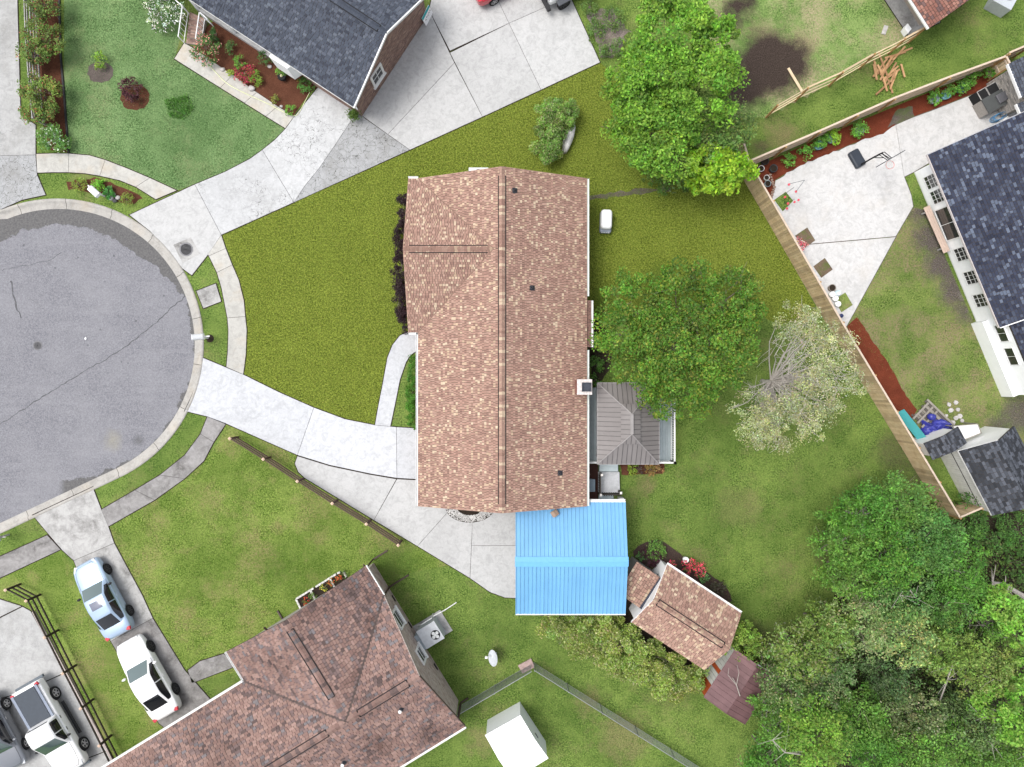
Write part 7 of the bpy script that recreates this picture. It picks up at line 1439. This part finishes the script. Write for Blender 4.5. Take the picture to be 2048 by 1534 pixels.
# lower garden shrubs
def shrub(px, py, rp_x, h, label, col, cat='shrub', name='shrub', dens=850, leaf=.045, seed=1, alt=None, altk=.2, group=None, rz=None, clump=.22, nl=8, **kw):
    return tree(name, (px, py), [(px, py, rp_x, h * .5, rz or h * .5)], label, cat, col, group, density=dens, leaf=leaf, clump=clump, seed=seed, nlimb=nl, fork=h * .25, trunk=.03, alt=alt, altk=altk, **kw)
tree('hedge', (1240, 1290), [(1122, 1252, (36, 28), 1.3, .9), (1165, 1268, (52, 42), 1.4, 1.0), (1225, 1292, (58, 50), 1.5, 1.0), (1285, 1325, (58, 48), 1.4, 1.0), (1335, 1348, (52, 40), 1.2, .9), (1200, 1246, (60, 24), 1.5, .9), (1390, 1352, (34, 26), 1.0, .7), (1330, 1375, (34, 20), .9, .6)], 'long curved yellow green hedge below the blue carport', 'hedge', (.135, .185, .035), density=1900, leaf=.05, clump=.38, seed=401, nlimb=30, fork=.4, trunk=.05, alt=(.28, .29, .13), altk=.22, low=-.6)
shrub(1482, 1285, (38, 46), 2.0, 'rounded light green shrub at the end of the tan roofed shed', (.125, .20, .03), seed=402, alt=(.19, .25, .06), leaf=.05)
m = MB(); P0 = W(1477, 1390); r = np.random.RandomState(2); pts = [W(1480, 1392, 2.2), W(1473, 1370, 2.25), W(1465, 1355, 2.3)]; m.tube(pts, [.03, .025, .015], 5); m.tube([pts[1], W(1456, 1350, 2.4), W(1458, 1335, 2.5)], [.02, .015, .008], 4); m.tube([pts[1], W(1478, 1345, 2.4), W(1474, 1330, 2.5)], [.02, .015, .008], 4); solo('dead_branch', m, PALEBARK, 'thin forked pale branch lying on the maroon metal roof', 'branch')
tree('lawn_shrub', (1106, 265), [(1112, 224, (40, 28), 1.0, .7), (1100, 258, (30, 36), 1.0, .7), (1096, 298, (28, 30), .9, .6), (1122, 240, (28, 24), .9, .6)], 'tall leafy shrub standing alone on the side lawn by the boulder', 'shrub', (.105, .19, .035), density=1900, leaf=.05, clump=.3, seed=403, nlimb=14, fork=.25, trunk=.04, alt=(.21, .23, .10), altk=.25, low=-.6)
tree('purple_hedge', (806, 525), [(807, 420, (13, 38), .6, .55), (803, 480, (15, 42), .65, .6), (801, 540, (15, 42), .65, .6), (803, 600, (15, 42), .6, .55), (806, 640, (12, 28), .55, .5)], 'dark purple hedge along the west wall of the tan roofed house', 'hedge', (.018, .010, .012), density=2600, leaf=.035, clump=.2, seed=404, nlimb=14, fork=.2, trunk=.03, alt=(.035, .016, .02), low=-.8)
tree('box_hedge', (826, 785), [(827, 735, (10, 30), .6, .5), (825, 780, (12, 36), .6, .5), (825, 828, (12, 34), .6, .5)], 'clipped dark green hedge beside the front walk', 'hedge', (.045, .125, .012), density=2600, leaf=.032, clump=.16, seed=405, nlimb=8, fork=.15, trunk=.03, low=-.8)
# upper left garden
shrub(330, 22, (40, 40), 1.3, 'shrub covered in white blossom beside the porch steps', (.05, .10, .025), seed=410, alt=(.75, .74, .68), altk=.34, name='blossom_shrub')
shrub(413, 100, (30, 28), 1.1, 'pink flowering rose bush at the foot of the steps', (.05, .115, .025), seed=411, alt=(.62, .26, .24), altk=.2, name='rose_bush')
shrub(432, 72, (12, 12), .8, 'small dark green bush behind the pink roses', (.025, .065, .015), seed=412)
for i, (x, y, r_, c, al, lab) in enumerate(((480, 125, 14, (.09, .20, .03), None, 'bright green plant under the navy eave'), (490, 148, 22, (.30, .03, .06), (.10, .12, .02), 'patch of magenta flowers in the front garden bed'), (512, 156, 15, (.13, .21, .03), None, 'yellow green mound in the front garden bed'), (530, 115, 15, (.05, .11, .03), None, 'grey green bush against the brick wall'), (567, 142, 13, (.10, .20, .03), None, 'leafy plant behind the hose reel'), (612, 168, 18, (.06, .15, .03), None, 'green bush at the right end of the garden bed'), (582, 220, 11, (.10, .22, .03), None, 'small green mound at the lower corner of the garden bed'), (550, 200, 9, (.14, .16, .03), None, 'tiny yellowish plant near the garden walk'), (462, 95, 13, (.06, .11, .03), None, 'low grey green plant beside the rose bush'), (463, 148, 8, (.16, .2, .03), None, 'small yellow plant beside the round white stone'), (597, 155, 10, (.2, .1, .03), (.1, .15, .03), 'orange tinted plant right of the hose reel'))):
    shrub(x, y, r_, .5, lab, c, seed=420 + i, alt=al, altk=.3, cat='plant', name='garden_plant', group='front garden bed plants', leaf=.04, clump=.13, nl=4)
pt = tub(707, 232, .2, .35, POTD, 'dark pot with a leafy plant at the garage corner', EDGE); r_ = np.random.RandomState(8); Pq = np.array(tuple(W(706, 228, .6))) + r_.normal(size=(420, 3)) * np.array((.17, .17, .12)); leaf_object('plant', Pq, .05 * (.6 + .8 * r_.rand(420)), jitter_cols(r_, 420, (.10, .17, .03)), LEAF, pt, seed=3)
for i, (x, y, a, b, h) in enumerate(((90, 10, 34, 30, 1.7), (92, 75, 40, 36, 1.8), (72, 110, 30, 24, 1.6), (85, 190, 42, 40, 1.7), (78, 225, 34, 22, 1.4), (105, 278, 30, 26, .9))):
    tree('fence_shrub', (x + 6, y + 4), [(x, y, (a, b), h * .55, h * .45)], ['arching shrub in the top left corner bed', 'large red tipped shrub on the grey rail fence', 'shrub spilling over the grey rails above the left driveway', 'widest arching shrub at the middle of the fence bed', 'low shrub at the end of the grey rail fence', 'small white flecked bush at the foot of the fence bed'][i], 'shrub', [(.085, .13, .03), (.09, .14, .028), (.095, .14, .035), (.115, .17, .035), (.085, .14, .03), (.08, .16, .035)][i], 'shrubs along the upper left fence', density=800, leaf=.055, clump=.34, seed=440 + i, nlimb=12, twigs=3, fork=.3, trunk=.035, alt=(.22, .07, .04) if i < 5 else (.5, .55, .45), altk=.1)
shrub(200, 120, (13, 18), .7, 'bright green young plant in the grey mulch ring', (.14, .24, .025), cat='plant', name='garden_plant', seed=450, leaf=.04, clump=.14)
shrub(262, 178, (20, 26), .9, 'dark purple plant in the red mulch ring', (.05, .018, .022), cat='plant', name='garden_plant', seed=451, leaf=.045, clump=.16, alt=(.10, .03, .04))
blades('grass_clump', [(330, 200), (375, 190), (390, 215), (370, 240), (340, 235)], 500, (.15, .33, .07), BLADE, 'tall clump of darker grass on the upper left lawn', z=.01, hgt=(.1, .28), wid=.02, seed=31, lean=.08, kind=None)
for i, (x, y, r_, c, lab) in enumerate(((197, 372, 13, (.11, .26, .025), 'bright leafy plant above the kerb bed mailbox'), (220, 385, 12, (.06, .2, .04), 'broad leaved plant beside the kerb bed rocks'), (160, 370, 16, (.14, .2, .03), 'low yellow green plant at the left of the kerb bed'), (255, 400, 14, (.13, .18, .03), 'low yellow plant at the right of the kerb bed'))): shrub(x, y, r_, .4, lab, c, cat='plant', name='garden_plant', seed=460 + i, leaf=.06 if i < 2 else .035, clump=.12, nl=4, group='kerb bed plants')
# potted shrubs on the patio mulch
for i, (x, y, r_, pot) in enumerate(((1577, 320, 13, None), (1608, 308, 14, None), (1638, 290, 13, POTT), (1664, 277, 16, POTG), (1650, 282, 10, None), (1718, 262, 17, POTG), (1868, 198, 15, POTG), (1890, 190, 7, POTT), (1903, 182, 11, None), (1922, 176, 15, plain('blue_pot', (.05, .12, .32), .4)), (1945, 160, 16, None), (1975, 147, 14, None))):
    lab = ['round green shrub nearest the fence corner', 'second round green shrub from the fence corner', 'leafy plant in a teal pot', 'yellow green plant in the middle of the patio mulch', 'small plant between the teal pot and the yellow green one', 'plant in a grey blue pot before the mulch gap', 'plant just right of the mulch gap', 'open blue rimmed pot with a small plant', 'trailing plant between the two blue pots', 'plant in a bright blue pot', 'tall leafy plant near the fence return', 'dark leafy plant deepest in the fence return'][i] + ' on the red mulch'
    o = shrub(x, y - 2, r_, .75, lab, (.075, .19, .025) if i != 3 else (.15, .26, .02), cat='plant', name='potted_plant' if pot else 'mulch_plant', seed=470 + i, leaf=.05, clump=.15, alt=(.15, .28, .05), nl=5, group='plants along the patio fence')
    if pot: c = W(x - 5, y + 4); m = MB(); m.smooth = True; m.lathe((c.x, c.y, .015), [(.2, 0), (.27, .36), (.24, .36), (.22, .28), (.01, .28)], 20); m.build('pot', pot, o)
for i, (x, y) in enumerate(((1608, 490), (1598, 481), (1604, 492))): shrub(x, y, 8, .5, 'red and white flowers beside the second planting square', (.45, .09, .12), cat='flowers', name='flowers', seed=490 + i, leaf=.03, clump=.1, alt=(.6, .55, .5), group='flowers by the second planting square', nl=3)
r = random.Random(12)
for i in range(10):
    x, y = 1536 + r.uniform(-3, 10) + (i % 3) * 2, 360 + i * 4.2 - 8; c = W(1548 - abs(5 - i) * 1.6, 350 + i * 5); m = MB(); m.smooth = True; s_ = r.uniform(.07, .11); m.rock((c.x, c.y, .05), (s_, s_ * .8, .06), i); solo('edge_stone', m, plain('brown_stone', (.26, .18, .14), .85, .25, 7) if i == 0 else bpy.data.materials['brown_stone'], 'small brown edging stone between the pots and the patio', 'stone', 'edging stones by the pots')
# shed bed and deck bed
for i, (x, y, r_, c, al, lab) in enumerate(((1310, 1100, 22, (.09, .18, .035), None, 'green broad leaved plant at the top of the shed bed'), (1304, 1114, 22, (.045, .018, .024), None, 'dark maroon shrub beside the shed door'), (1283, 1112, 10, (.06, .13, .04), None, 'small green plant left of the maroon shrub'), (1380, 1132, 16, (.55, .05, .10), (.06, .13, .03), 'scattered pink flowers beside the white bucket'), (1398, 1140, 14, (.60, .07, .13), (.06, .13, .03), 'pink flowers in the middle of the shed bed'), (1345, 1128, 8, (.58, .06, .12), (.06, .13, .03), 'small pink flowers by the shed corner'), (1408, 1155, 9, (.07, .18, .05), None, 'blue green plant under the shed gutter'), (1435, 1178, 16, (.05, .045, .03), None, 'dry brown plant at the end of the shed bed'), (1265, 938, 12, (.14, .2, .025), None, 'yellow green plant below the gazebo'), (1300, 938, 13, (.14, .12, .03), (.25, .14, .05), 'orange tinted plant below the gazebo'), (1282, 939, 8, (.06, .035, .03), None, 'purple plant below the gazebo'), (1320, 936, 9, (.2, .12, .05), None, 'reddish plant at the right end of the deck bed'))):
    shrub(x, y, r_, .5, lab, c, seed=500 + i, alt=al, altk=.45, cat='plant', name='bed_plant', group='plants of the shed and deck beds', leaf=.045, clump=.13, nl=4, dens=650)
for i, (x, y, c) in enumerate(((612, 1205, (.45, .07, .03)), (626, 1195, (.12, .2, .03)), (648, 1178, (.5, .45, .06)), (662, 1168, (.45, .10, .03)), (678, 1160, (.42, .08, .03)), (690, 1152, (.08, .13, .03)))):
    shrub(x, y - 4, 8, .35, ['orange red flowers at the left of the brick planter', 'small green plant in the brick planter', 'yellow flowers in the middle of the brick planter', 'rust red flowers right of the yellow ones', 'orange flowers at the right of the brick planter', 'green plant in the right corner of the brick planter'][i], c, cat='flowers', name='flowers', seed=520 + i, alt=(.08, .16, .03), altk=.4, group='brick planter flowers', leaf=.035, clump=.1, nl=3, dens=600)
for i, (x, y, r_) in enumerate(((1190, 60, 22), (1225, 40, 26), (1205, 100, 18), (1240, 95, 20), (1180, 15, 18))): shrub(x, y, r_, .6, ['low weedy shrub beside the white off-road car', 'low shrub under the big bright tree', 'small weed clump at the driveway corner', 'weedy clump in the pale litter', 'weeds at the driveway edge by the top'][i], (.075, .13, .03), seed=540 + i, cat='shrub', name='weed_shrub', group='weeds beside the neighbour driveway', dens=500)
for i, (x, y, r_) in enumerate(((1325, 370, 16), (1300, 350, 20), (1370, 365, 20), (1345, 345, 22))): shrub(x, y, r_, .7, ['low weeds at the gully end', 'weeds left of the lime tree foot', 'dark weeds below the lime tree', 'weeds in the shade of the duller green tree'][i], (.06, .115, .022), seed=550 + i, name='weed_shrub', group='weeds under the bright tree', dens=600)
for i, (x, y, r_) in enumerate(((1192, 730, 16), (1200, 690, 14), (1190, 760, 12))): shrub(x, y, r_, .9, ['dark bush between the house and the shade tree', 'small dark bush beside the back door hood', 'dark bush at the gazebo corner'][i], DEEP, seed=560 + i, group='dark bushes behind the house')
